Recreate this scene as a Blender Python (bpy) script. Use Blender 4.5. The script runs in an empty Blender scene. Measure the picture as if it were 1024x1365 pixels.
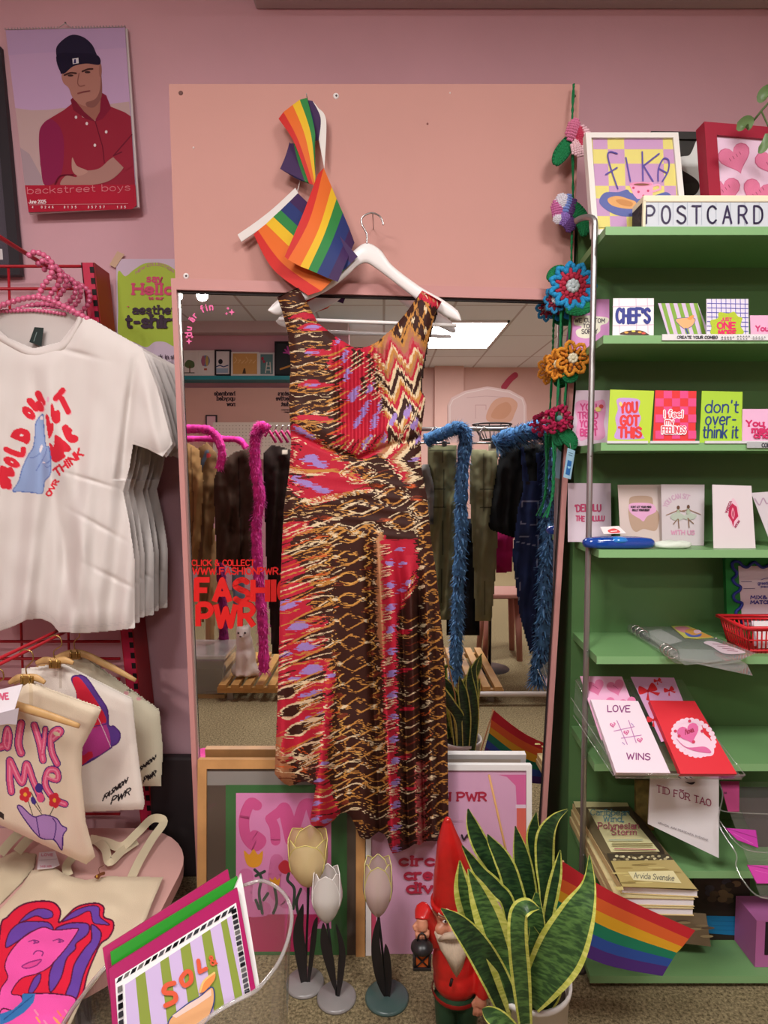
import bpy, bmesh, math, random
import numpy as np
from mathutils import Vector, Matrix
from mathutils.geometry import tessellate_polygon

random.seed(7)
RNG = np.random.default_rng(7)
scene = bpy.context.scene
COL = scene.collection

# ------------------------------------------------------------------ camera, world, exposure, lights
F, CX, CY, TH = 820.0, 512.0, 682.5, math.atan(48.5 / 820.0)
CAM = Vector((0.0, 0.0, 1.19))
cd = bpy.data.cameras.new('camera')
cam = bpy.data.objects.new('camera', cd)
COL.objects.link(cam)
cam.location = CAM
cam.rotation_euler = (math.pi / 2 - TH, 0, 0)
cd.sensor_fit = 'VERTICAL'
cd.sensor_height = 36.0
cd.lens = F / 1365.0 * 36.0
cd.clip_start = 0.02
scene.camera = cam

scene.view_settings.view_transform = 'Standard'
scene.view_settings.look = 'None'
scene.view_settings.exposure = 0.0
scene.view_settings.gamma = 1.0
scene.view_settings.use_curve_mapping = False
world = bpy.data.worlds.new('world')
scene.world = world
world.use_nodes = True
world.node_tree.nodes['Background'].inputs[0].default_value = (1.0, 0.93, 0.92, 1)
world.node_tree.nodes['Background'].inputs[1].default_value = 0.3

CEIL = 2.655
WALLY = 1.905
MIRF = 1.60      # depth where the boxed-out panel and the shelving begin
# ceiling light panels: (x, y, width, depth, watts); each gets a visible frame and diffuser later
PANELS = [(0.83, -3.55, 0.76, 1.25, 85), (-0.6, -0.15, 0.6, 0.6, 36), (0.85, -0.1, 0.6, 0.6, 34)]  # both square panels are unseen, added to light the racks and wall
LCOL = (1.0, 0.975, 0.965)
for i, (lx, ly, lw, ld, watts) in enumerate(PANELS):
    ad = bpy.data.lights.new('ceiling_panel_light', 'AREA')
    ad.shape = 'RECTANGLE'
    ad.size, ad.size_y, ad.energy, ad.color = lw * 0.95, ld * 0.95, watts, LCOL
    ao = bpy.data.objects.new('ceiling_panel_light', ad)
    ao.location = (lx, ly, CEIL - 0.022)
    COL.objects.link(ao)
SPOTS = [(-1.36, -1.6, -0.9, 1.9, 1.5, 60), (-1.55, -1.6, -0.7, 1.6, 0.6, 60)]   # track spots: x, y, target x, y, z, watts
for (lx, ly, tx, ty, tz, watts) in SPOTS:
    sd = bpy.data.lights.new('track_spot_light', 'SPOT')
    sd.energy, sd.spot_size, sd.spot_blend, sd.shadow_soft_size = watts, 1.5, 0.6, 0.04
    sd.color = (1.0, 0.92, 0.82)
    so = bpy.data.objects.new('track_spot_light', sd)
    so.location = (lx, ly, CEIL - 0.14)
    so.rotation_euler = (Vector((tx, ty, tz)) - so.location).to_track_quat('-Z', 'Y').to_euler()
    COL.objects.link(so)

# ------------------------------------------------------------------ pixel -> world helpers (photo 1024 x 1365)
FW = Vector((0, math.cos(TH), -math.sin(TH)))
UP = Vector((0, math.sin(TH), math.cos(TH)))


def ray(px, py):
    return FW + Vector((1, 0, 0)) * ((px - CX) / F) + UP * (-(py - CY) / F)


def W(px, py, Y):
    d = ray(px, py)
    return CAM + d * (Y / d.y)


def WZ(px, py, z):
    d = ray(px, py)
    return CAM + d * ((z - CAM.z) / d.z)


def Wnp(px, py, Y):
    dx = (px - CX) / F
    v = -(py - CY) / F
    dy = math.cos(TH) + math.sin(TH) * v
    dz = -math.sin(TH) + math.cos(TH) * v
    t = Y / dy
    return np.stack([dx * t, dy * t, CAM.z + dz * t], -1)


MIR_A = 0.003
MIR_P = Vector((0, 1.548, 1.19))
MIR_N = Vector((0, -math.cos(MIR_A), -math.sin(MIR_A)))
REFL = False


def reflect(p):
    p = Vector(p)
    return p - MIR_N * (2 * (p - MIR_P).dot(MIR_N))


class Plane:
    def __init__(s, a, b, c):
        s.o = Vector(a)
        n = (Vector(b) - s.o).cross(Vector(c) - s.o).normalized()
        if n.dot(CAM - s.o) < 0:
            n = -n
        s.n = n

    def at(s, px, py, h=0.0):
        d = ray(px, py)
        t = (s.o + s.n * h - CAM).dot(s.n) / d.dot(s.n)
        return CAM + d * t


def vplane(Y):
    return Plane((0, Y, 0), (1, Y, 0), (0, Y, 1))


def leanplane(yb, Yb, yt, Yt, px=512, yaw=0.0):
    """plane through pixel rows yb (depth Yb) and yt (depth Yt); yaw = dY per metre of x"""
    a = W(px, yb, Yb)
    b = W(px, yt, Yt)
    return Plane(a, b, a + Vector((1, yaw, 0)))


def zplane(z):
    return Plane((0, 0, z), (1, 0, z), (0, 1, z))


# ------------------------------------------------------------------ materials
def lin(c):
    c = c.lstrip('#')
    out = []
    for i in (0, 2, 4):
        v = int(c[i:i + 2], 16) / 255
        out.append(v / 12.92 if v <= 0.04045 else ((v + 0.055) / 1.055) ** 2.4)
    return tuple(out)


MATS = {}


def mat(hexc, rough=0.6, metal=0.0, noise=0.0, nscale=20.0, bump=0.0, bscale=200.0, spec=0.3, emit=0.0, sub=0.0, key=None):
    k = (hexc, rough, metal, noise, nscale, bump, bscale, spec, emit, key)
    if k in MATS:
        return MATS[k]
    m = bpy.data.materials.new('surface_' + hexc.lstrip('#'))
    m.use_nodes = True
    nt = m.node_tree
    b = nt.nodes['Principled BSDF']
    c = lin(hexc)
    b.inputs['Base Color'].default_value = (*c, 1)
    b.inputs['Roughness'].default_value = rough
    b.inputs['Metallic'].default_value = metal
    b.inputs['Specular IOR Level'].default_value = spec
    if emit:
        b.inputs['Emission Color'].default_value = (*c, 1)
        b.inputs['Emission Strength'].default_value = emit
    if noise or bump:
        tc = nt.nodes.new('ShaderNodeTexCoord')
    if noise:
        n = nt.nodes.new('ShaderNodeTexNoise')
        n.inputs['Scale'].default_value = nscale
        n.inputs['Detail'].default_value = 4
        nt.links.new(tc.outputs['Object'], n.inputs['Vector'])
        r = nt.nodes.new('ShaderNodeValToRGB')
        r.color_ramp.elements[0].position = 0.3
        r.color_ramp.elements[1].position = 0.7
        r.color_ramp.elements[0].color = (*[x * (1 - noise) for x in c], 1)
        r.color_ramp.elements[1].color = (*[min(1, x * (1 + noise)) for x in c], 1)
        nt.links.new(n.outputs['Fac'], r.inputs[0])
        nt.links.new(r.outputs[0], b.inputs['Base Color'])
    if bump:
        n2 = nt.nodes.new('ShaderNodeTexNoise')
        n2.inputs['Scale'].default_value = bscale
        n2.inputs['Detail'].default_value = 3
        nt.links.new(tc.outputs['Object'], n2.inputs['Vector'])
        bp = nt.nodes.new('ShaderNodeBump')
        bp.inputs['Strength'].default_value = bump
        bp.inputs['Distance'].default_value = 0.004
        nt.links.new(n2.outputs['Fac'], bp.inputs['Height'])
        nt.links.new(bp.outputs['Normal'], b.inputs['Normal'])
    MATS[k] = m
    return m


def clearmat(name, tint=(1, 1, 1), gloss=0.12, haze=0.0, rough=0.03, dens=1.0, hz=(1, 1, 1)):
    """thin clear plastic: see-through with fresnel reflection and a little milky haze"""
    if name in MATS:
        return MATS[name]
    m = bpy.data.materials.new(name)
    m.use_nodes = True
    nt = m.node_tree
    nt.nodes.clear()
    out = nt.nodes.new('ShaderNodeOutputMaterial')
    tr = nt.nodes.new('ShaderNodeBsdfTransparent')
    tr.inputs[0].default_value = (*[x * dens for x in tint], 1)
    gl = nt.nodes.new('ShaderNodeBsdfGlossy')
    gl.inputs['Roughness'].default_value = rough
    lf = nt.nodes.new('ShaderNodeLayerWeight')
    lf.inputs['Blend'].default_value = 0.5
    lw = nt.nodes.new('ShaderNodeMath')
    lw.operation = 'POWER'
    lw.inputs[1].default_value = 4.0
    nt.links.new(lf.outputs['Facing'], lw.inputs[0])
    ad = nt.nodes.new('ShaderNodeMath')
    ad.operation = 'MULTIPLY_ADD'
    ad.inputs[1].default_value = 0.8
    ad.inputs[2].default_value = gloss * 0.3
    nt.links.new(lw.outputs[0], ad.inputs[0])
    base = tr.outputs[0]
    if haze:
        df = nt.nodes.new('ShaderNodeBsdfDiffuse')
        df.inputs[0].default_value = (*hz, 1)
        tl = nt.nodes.new('ShaderNodeBsdfTranslucent')
        tl.inputs[0].default_value = (*hz, 1)
        m0 = nt.nodes.new('ShaderNodeMixShader')
        m0.inputs[0].default_value = 0.3
        nt.links.new(df.outputs[0], m0.inputs[1])
        nt.links.new(tl.outputs[0], m0.inputs[2])
        m1 = nt.nodes.new('ShaderNodeMixShader')
        m1.inputs[0].default_value = haze
        nt.links.new(base, m1.inputs[1])
        nt.links.new(m0.outputs[0], m1.inputs[2])
        base = m1.outputs[0]
    mx = nt.nodes.new('ShaderNodeMixShader')
    nt.links.new(ad.outputs[0], mx.inputs[0])
    nt.links.new(base, mx.inputs[1])
    nt.links.new(gl.outputs[0], mx.inputs[2])
    nt.links.new(mx.outputs[0], out.inputs[0])
    MATS[name] = m
    return m


def attrmat(name, rough=0.8, bump=0.15, bscale=500.0, sheen=0.0, spec=0.15):
    """cloth whose printed or woven pattern is stored on the mesh"""
    if name in MATS:
        return MATS[name]
    m = bpy.data.materials.new(name)
    m.use_nodes = True
    nt = m.node_tree
    b = nt.nodes['Principled BSDF']
    a = nt.nodes.new('ShaderNodeAttribute')
    a.attribute_name = 'pattern'
    nt.links.new(a.outputs['Color'], b.inputs['Base Color'])
    b.inputs['Roughness'].default_value = rough
    b.inputs['Specular IOR Level'].default_value = spec
    b.inputs['Sheen Weight'].default_value = sheen
    if bump:
        tc = nt.nodes.new('ShaderNodeTexCoord')
        n2 = nt.nodes.new('ShaderNodeTexNoise')
        n2.inputs['Scale'].default_value = bscale
        nt.links.new(tc.outputs['Object'], n2.inputs['Vector'])
        bp = nt.nodes.new('ShaderNodeBump')
        bp.inputs['Strength'].default_value = bump
        bp.inputs['Distance'].default_value = 0.002
        nt.links.new(n2.outputs['Fac'], bp.inputs['Height'])
        nt.links.new(bp.outputs['Normal'], b.inputs['Normal'])
    MATS[name] = m
    return m


def M(c):
    return mat(c) if isinstance(c, str) else c


# ------------------------------------------------------------------ objects
def tag(o, label=None, cat=None, group=None, kind=None):
    if label:
        o['label'] = label
    if cat:
        o['category'] = cat
    if group:
        o['group'] = group
    if kind:
        o['kind'] = kind
    return o


def thing(name, label, cat, loc, group=None):
    o = bpy.data.objects.new(name, None)
    COL.objects.link(o)
    o.empty_display_size = 0.05
    o.location = reflect(loc) if REFL else Vector(loc)
    return tag(o, label, cat, group)


def dup(root, delta, label=None, group=None):
    r = root.copy()
    COL.objects.link(r)
    r.location = root.location + Vector(delta)
    if label:
        r['label'] = label
    if group:
        r['group'] = group
    for ch in list(root.children):
        c = ch.copy()
        COL.objects.link(c)
        c.parent = r
        for g in list(ch.children):
            d = g.copy()
            COL.objects.link(d)
            d.parent = c
    return r


def wloc(o):
    p = Vector((0, 0, 0))
    while o is not None:
        p += o.location
        o = o.parent
    return p


class MB:
    def __init__(s):
        s.v, s.f, s.mi, s.sm, s.mats = [], [], [], [], []

    def mid(s, m):
        m = M(m)
        if m not in s.mats:
            s.mats.append(m)
        return s.mats.index(m)

    def add(s, verts, faces, m, smooth=False):
        b = len(s.v)
        s.v += [tuple(p) for p in verts]
        i = s.mid(m)
        for f in faces:
            s.f.append([b + k for k in f])
            s.mi.append(i)
            s.sm.append(smooth)

    def obox(s, o, ex, ey, ez, m):
        """box from corner o along three edge vectors"""
        o, ex, ey, ez = Vector(o), Vector(ex), Vector(ey), Vector(ez)
        vs = [o, o + ex, o + ex + ey, o + ey, o + ez, o + ex + ez, o + ex + ey + ez, o + ey + ez]
        fs = [(0, 3, 2, 1), (4, 5, 6, 7), (0, 1, 5, 4), (1, 2, 6, 5), (2, 3, 7, 6), (3, 0, 4, 7)]
        if ex.cross(ey).dot(ez) < 0:
            fs = [f[::-1] for f in fs]
        s.add(vs, fs, m)

    def box(s, lo, hi, m):
        lo, hi = Vector(lo), Vector(hi)
        d = hi - lo
        s.obox(lo, (d.x, 0, 0), (0, d.y, 0), (0, 0, d.z), m)

    def bbox(s, lo, hi, m, bev=0.004, seg=2):
        """bevelled box"""
        bm = bmesh.new()
        bmesh.ops.create_cube(bm, size=1.0)
        lo, hi = Vector(lo), Vector(hi)
        d = hi - lo
        for v in bm.verts:
            v.co = Vector((lo.x + (v.co.x + .5) * d.x, lo.y + (v.co.y + .5) * d.y, lo.z + (v.co.z + .5) * d.z))
        bmesh.ops.bevel(bm, geom=list(bm.edges), offset=min(bev, min(d) * .45), segments=seg, affect='EDGES', profile=0.5)
        bm.verts.index_update()
        s.add([v.co.copy() for v in bm.verts], [[v.index for v in f.verts] for f in bm.faces], m, False)
        bm.free()

    def tube(s, pts, r, m, seg=10, caps=True, smooth=True, flat=1.0):
        pts = [Vector(p) for p in pts]
        n = len(pts)
        rs = r if hasattr(r, '__len__') else [r] * n
        tg = [(pts[min(i + 1, n - 1)] - pts[max(i - 1, 0)]).normalized() for i in range(n)]
        ref = Vector((0, 0, 1)) if abs(tg[0].z) < 0.9 else Vector((1, 0, 0))
        u = (ref - tg[0] * ref.dot(tg[0])).normalized()
        vs, fs = [], []
        for i in range(n):
            u = (u - tg[i] * u.dot(tg[i])).normalized()
            w = tg[i].cross(u)
            for k in range(seg):
                a = 2 * math.pi * k / seg
                vs.append(pts[i] + (u * math.cos(a) + w * math.sin(a) * flat) * rs[i])
        for i in range(n - 1):
            for k in range(seg):
                k2 = (k + 1) % seg
                fs.append((i * seg + k, i * seg + k2, (i + 1) * seg + k2, (i + 1) * seg + k))
        if caps:
            fs.append(tuple(range(seg))[::-1])
            fs.append(tuple((n - 1) * seg + k for k in range(seg)))
        s.add(vs, fs, m, smooth)

    def lathe(s, c, prof, m, seg=24, smooth=True, sx=1.0, sy=1.0):
        c = Vector(c)
        vs, fs = [], []
        n = len(prof)
        for (r, z) in prof:
            for k in range(seg):
                a = 2 * math.pi * k / seg
                vs.append(c + Vector((r * math.cos(a) * sx, r * math.sin(a) * sy, z)))
        for i in range(n - 1):
            for k in range(seg):
                k2 = (k + 1) % seg
                fs.append((i * seg + k, i * seg + k2, (i + 1) * seg + k2, (i + 1) * seg + k))
        s.add(vs, fs, m, smooth)

    def ball(s, c, r, m, u=12, v=8, rot=None):
        c = Vector(c)
        r = r if hasattr(r, '__len__') else (r, r, r)
        vs = []
        for i in range(v + 1):
            t = math.pi * i / v
            for k in range(u):
                a = 2 * math.pi * k / u
                p = Vector((r[0] * math.sin(t) * math.cos(a), r[1] * math.sin(t) * math.sin(a), r[2] * math.cos(t)))
                if rot is not None:
                    p = rot @ p
                vs.append(c + p)
        fs = []
        for i in range(v):
            for k in range(u):
                k2 = (k + 1) % u
                fs.append((i * u + k, (i + 1) * u + k, (i + 1) * u + k2, i * u + k2))
        s.add(vs, fs, m, True)

    def grid(s, P, m, smooth=True, closed=False):
        """P[i][j] world points"""
        ni, nj = len(P), len(P[0])
        vs = [p for r in P for p in r]
        fs = []
        for i in range(ni - 1):
            for j in range(nj - (0 if closed else 1)):
                j2 = (j + 1) % nj
                fs.append((i * nj + j, i * nj + j2, (i + 1) * nj + j2, (i + 1) * nj + j))
        s.add(vs, fs, m, smooth)

    def slab(s, pts, n, th, m, side=None):
        """convex or concave planar outline pts (front face), thickness th behind along -n"""
        pts = [Vector(p) for p in pts]
        n = Vector(n)
        tri = tessellate_polygon([pts])
        k = len(pts)
        back = [p - n * th for p in pts]
        fr = []
        for t in tri:
            a, b, c = (pts[i] for i in t)
            fr.append(t if (b - a).cross(c - a).dot(n) > 0 else t[::-1])
        s.add(pts + back, [tuple(t) for t in fr] + [tuple(i + k for i in t[::-1]) for t in fr], m)
        s.add(pts + back, [(i, (i + 1) % k, (i + 1) % k + k, i + k) for i in range(k)], side or m)

    def build(s, name, parent=None, label=None, origin=None, cat=None, group=None, kind=None):
        vs = s.v
        if REFL:
            vs = [tuple(reflect(p)) for p in vs]
        if parent is not None:
            org = wloc(parent)
            if origin is not None:
                org = Vector(origin)
        else:
            if origin is not None:
                org = Vector(origin)
            else:
                a = np.array(vs)
                lo, hi = a.min(0), a.max(0)
                org = Vector(((lo[0] + hi[0]) / 2, (lo[1] + hi[1]) / 2, lo[2]))
        me = bpy.data.meshes.new(name)
        fs = [f[::-1] for f in s.f] if REFL else s.f
        me.from_pydata([(p[0] - org.x, p[1] - org.y, p[2] - org.z) for p in vs], [], fs)
        for m in s.mats:
            me.materials.append(m)
        me.polygons.foreach_set('material_index', s.mi)
        me.polygons.foreach_set('use_smooth', s.sm)
        me.update()
        o = bpy.data.objects.new(name, me)
        COL.objects.link(o)
        if parent is not None:
            o.parent = parent
            o.location = org - wloc(parent)
        else:
            o.location = org
        return tag(o, label, cat, group, kind)


def organic(mb_list, m, voxel=0.004, smooth=4):
    """fuse overlapping blobs into one continuous skin; returns (verts, faces)"""
    me = bpy.data.meshes.new('tmp')
    me.from_pydata(mb_list.v, [], mb_list.f)
    o = bpy.data.objects.new('tmp', me)
    COL.objects.link(o)
    r = o.modifiers.new('r', 'REMESH')
    r.mode = 'VOXEL'
    r.voxel_size = voxel
    sm = o.modifiers.new('s', 'SMOOTH')
    sm.iterations = smooth
    sm.factor = 0.5
    dg = bpy.context.evaluated_depsgraph_get()
    ev = o.evaluated_get(dg)
    m2 = ev.to_mesh()
    vs = [v.co.copy() for v in m2.vertices]
    fs = [tuple(p.vertices) for p in m2.polygons]
    ev.to_mesh_clear()
    bpy.data.objects.remove(o)
    bpy.data.meshes.remove(me)
    out = MB()
    out.add(vs, fs, m, True)
    return out


# ------------------------------------------------------------------ noise
def vnoise(x, y, seed=0):
    x, y = np.asarray(x, float), np.asarray(y, float)
    xi, yi = np.floor(x).astype(np.int64), np.floor(y).astype(np.int64)
    fx, fy = x - xi, y - yi
    fx = fx * fx * (3 - 2 * fx)
    fy = fy * fy * (3 - 2 * fy)

    def h(a, b):
        k = (a * 374761393 + b * 668265263 + seed * 974634777) & 0x7fffffff
        k = ((k ^ (k >> 13)) * 1274126177) & 0x7fffffff
        return ((k ^ (k >> 16)) & 0xffff) / 65535.0
    return (h(xi, yi) * (1 - fx) + h(xi + 1, yi) * fx) * (1 - fy) + (h(xi, yi + 1) * (1 - fx) + h(xi + 1, yi + 1) * fx) * fy


def boxblur(a, r):
    for ax in (0, 1):
        for _ in range(2):
            p = np.pad(a, [(r + 1, r) if k == ax else (0, 0) for k in (0, 1)], mode='edge')
            c = np.cumsum(p, axis=ax)
            n = a.shape[ax]
            if ax == 0:
                a = (c[2 * r + 1:2 * r + 1 + n] - c[:n]) / (2 * r + 1)
            else:
                a = (c[:, 2 * r + 1:2 * r + 1 + n] - c[:, :n]) / (2 * r + 1)
    return a


# ------------------------------------------------------------------ hand lettering strokes
G = {}


def _g(ch, w, s):
    st = []
    for part in s.split('|'):
        sm = part.startswith('~')
        pts = [tuple(float(q) for q in t.split(',')) for t in part.lstrip('~').split()]
        st.append((sm, pts))
    G[ch] = (w, st)


for line in '''
A 6 0,0 3,10 6,0|1.2,3.5 4.8,3.5
B 5.5 0,0 0,10|~0,10 3.5,10 5,8 3.5,5.4 0,5.3|~0,5.3 4,5.2 5.5,2.7 4,0 0,0
C 5.5 ~5.5,8.3 3.3,10 .8,8.5 0,5 .8,1.5 3.3,0 5.5,1.7
D 5.8 0,0 0,10|~0,10 3,9.8 5.2,8 5.8,5 5.2,2 3,.2 0,0
E 5 5,10 0,10 0,0 5,0|0,5.2 4,5.2
F 5 5,10 0,10 0,0|0,5.2 4,5.2
G 6 ~5.6,8.5 3.3,10 .8,8.5 0,5 .8,1.5 3.3,0 5.4,1.2 6,4.6|6,4.6 3.4,4.6
H 5.6 0,0 0,10|5.6,0 5.6,10|0,5.2 5.6,5.2
I 1 .5,0 .5,10
J 4.5 ~4.5,10 4.5,3 3.6,.6 2,0 .5,.8 0,2.4
K 5.5 0,0 0,10|5.5,10 0,4|1.7,5.6 5.5,0
L 4.6 0,10 0,0 4.6,0
M 7 0,0 .6,10 3.5,3 6.4,10 7,0
N 5.8 0,0 0,10 5.8,0 5.8,10
O 6 ~3,10 .8,8.6 0,5 .8,1.4 3,0 5.2,1.4 6,5 5.2,8.6 3,10
P 5.3 0,0 0,10|~0,10 3.6,10 5.3,7.5 3.6,4.8 0,4.7
Q 6 ~3,10 .8,8.6 0,5 .8,1.4 3,0 5.2,1.4 6,5 5.2,8.6 3,10|3.8,2.5 6.2,-.5
R 5.5 0,0 0,10|~0,10 3.6,10 5.3,7.6 3.6,5 0,4.9|2.6,4.9 5.5,0
S 5.2 ~5,8.6 3,10 .7,9 .3,7 2.4,5.4 4.6,4.2 5.2,2.2 4,.4 2,0 0,1.5
T 5.6 0,10 5.6,10|2.8,10 2.8,0
U 5.6 ~0,10 0,4 .7,1.2 2.8,0 4.9,1.2 5.6,4 5.6,10
V 5.8 0,10 2.9,0 5.8,10
W 8 0,10 2,0 4,8 6,0 8,10
X 5.6 0,0 5.6,10|0,10 5.6,0
Y 5.6 0,10 2.8,5 5.6,10|2.8,5 2.8,0
Z 5.4 0,10 5.4,10 0,0 5.4,0
a 4.6 ~.4,5.6 2.2,6.6 4.2,5.6 4.5,3|4.5,5 4.5,0|~4.5,3.6 2,3.8 .2,2.3 .8,.4 2.4,0 4.5,1.4
b 4.8 0,0 0,10|~0,4.5 1.2,6.2 3.2,6.4 4.8,4.6 4.8,2 3.2,0 1.2,.2 0,1.8
c 4.3 ~4.3,5.4 2.4,6.5 .6,5.2 0,3.2 .6,1.2 2.4,0 4.3,1
d 4.8 4.8,0 4.8,10|~4.8,4.5 3.6,6.2 1.6,6.4 0,4.6 0,2 1.6,0 3.6,.2 4.8,1.8
e 4.6 ~0,3.4 4.5,3.6 4,5.8 2.3,6.6 .5,5.2 0,3.2 .6,1 2.4,0 4.4,1
f 3.2 ~3.3,9.6 2,10 1.1,8.8 1.1,6 1.1,0|0,6.4 3,6.4
g 4.8 4.8,6.4 4.8,-1|~4.8,-1 4,-2.8 2.2,-3 .4,-2.3|~4.8,4.5 3.6,6.2 1.6,6.4 0,4.6 0,2 1.6,0 3.6,.2 4.8,1.8
h 4.5 0,0 0,10|~0,4.5 1,6 2.6,6.6 4.2,5.6 4.5,4 4.5,0
i 1 .5,0 .5,6.4|.5,8.6 .5,9.2
j 2 ~1.5,6.4 1.5,-1 .8,-2.6 -.5,-2.8|1.5,8.6 1.5,9.2
k 4.4 0,0 0,10|4.2,6.4 0,2.6|1.5,4 4.4,0
l 1 .5,0 .5,10
m 7.2 0,0 0,6.4|~0,4.5 1,6.2 2.4,6.5 3.5,5.4 3.6,4 3.6,0|~3.6,4.5 4.6,6.2 6,6.5 7.1,5.4 7.2,4 7.2,0
n 4.5 0,0 0,6.4|~0,4.5 1,6 2.6,6.6 4.2,5.6 4.5,4 4.5,0
o 4.8 ~2.4,6.5 .6,5.4 0,3.2 .6,1 2.4,0 4.2,1 4.8,3.2 4.2,5.4 2.4,6.5
p 4.8 0,-3 0,6.4|~0,4.5 1.2,6.2 3.2,6.4 4.8,4.6 4.8,2 3.2,0 1.2,.2 0,1.8
q 4.8 4.8,-3 4.8,6.4|~4.8,4.5 3.6,6.2 1.6,6.4 0,4.6 0,2 1.6,0 3.6,.2 4.8,1.8
r 3.2 0,0 0,6.4|~0,4 1,6 3.2,6.4
s 4 ~3.8,5.5 2.2,6.5 .4,5.6 .6,4 2.6,3.2 3.9,2.2 3.6,.6 2,0 0,1
t 3.2 ~1.2,9 1.2,2 1.8,.3 3.2,.2|0,6.4 3,6.4
u 4.5 ~0,6.4 0,2.2 .6,.5 2,0 3.6,.6 4.5,2|4.5,6.4 4.5,0
v 4.5 0,6.4 2.2,0 4.5,6.4
w 6.6 0,6.4 1.7,0 3.3,5.4 5,0 6.6,6.4
x 4.4 0,0 4.4,6.4|0,6.4 4.4,0
y 4.5 0,6.4 2.4,0|~4.5,6.4 2.4,0 1.2,-2.6 0,-3
z 4.2 0,6.4 4.2,6.4 0,0 4.2,0
0 5.4 ~2.7,10 .6,8.5 0,5 .6,1.5 2.7,0 4.8,1.5 5.4,5 4.8,8.5 2.7,10
1 2.4 0,8 1.8,10 1.8,0
2 5 ~.2,7.8 1.2,9.6 3,10 4.7,8.6 4.4,6 0,0|0,0 5,0
3 5 ~.3,9 2.5,10 4.6,8.5 4.2,6 2,5.3|~2,5.3 4.8,4.4 5,1.8 2.8,0 0,1
4 5.2 4,0 4,10 0,3 5.2,3
5 5 4.6,10 .6,10 .4,5.6|~.4,5.6 2.8,6.2 5,4.6 4.8,1.6 2.6,0 0,.8
6 5 ~4.4,9.4 2.2,10 .4,7 0,3.4 1,.6 3,0 5,1.6 4.8,4.4 2.8,5.8 .3,4
7 5 0,10 5,10 1.6,0
8 5 ~2.5,5.4 .5,6.8 .6,9 2.5,10 4.4,9 4.5,6.8 2.5,5.4 .2,3.8 .3,1.2 2.5,0 4.7,1.2 4.8,3.8 2.5,5.4
9 5 ~4.7,6 2.2,4.2 0,5.6 .2,8.4 2,10 4,9.4 5,6.6 4.6,3 2.8,.6 .6,.6
& 6 ~6,0 1,7 .9,9 2.4,10 3.6,8.8 3.2,7 .6,4.2 0,2 1.2,.2 3,.2 5,2 5.6,4.2
- 3.5 .4,4 3.1,4
. 1 .5,0 .5,.5
, 1 .6,.6 .2,-1.2
' 1 .5,10 .4,8
! 1 .5,10 .5,3|.5,.5 .5,0
~ 3 0,5 3,5
'''.strip().split('\n'):
    a, b, c = line.split(' ', 2)
    _g(a, float(b), c.replace('|~', '|~'))
for base, ac in (('a', 'å'), ('a', 'ä'), ('o', 'ö'), ('A', 'Ä'), ('O', 'Ö')):
    w, st = G[base]
    top = 8.6 if base.islower() else 12
    if ac == 'å':
        G[ac] = (w, st + [(True, [(w / 2, top - .6), (w / 2 - 1, top + .5), (w / 2, top + 1.6), (w / 2 + 1, top + .5), (w / 2, top - .6)])])
    else:
        G[ac] = (w, st + [(False, [(w * .25, top), (w * .25, top + .6)]), (False, [(w * .75, top), (w * .75, top + .6)])])


def crom(pts, n=5):
    if len(pts) < 3:
        return list(pts)
    closed = abs(pts[0][0] - pts[-1][0]) + abs(pts[0][1] - pts[-1][1]) < 1e-6
    out = []
    m = len(pts)
    for i in range(m - 1):
        p1, p2 = pts[i], pts[i + 1]
        p0 = pts[i - 1] if i > 0 else (pts[-2] if closed else p1)
        p3 = pts[i + 2] if i + 2 < m else (pts[1] if closed else p2)
        for k in range(n):
            t = k / n
            out.append(tuple(0.5 * ((2 * b) + (-a + c) * t + (2 * a - 5 * b + 4 * c - d) * t * t + (-a + 3 * b - 3 * c + d) * t ** 3)
                             for a, b, c, d in zip(p0, p1, p2, p3)))
    out.append(tuple(pts[-1]))
    return out


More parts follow.
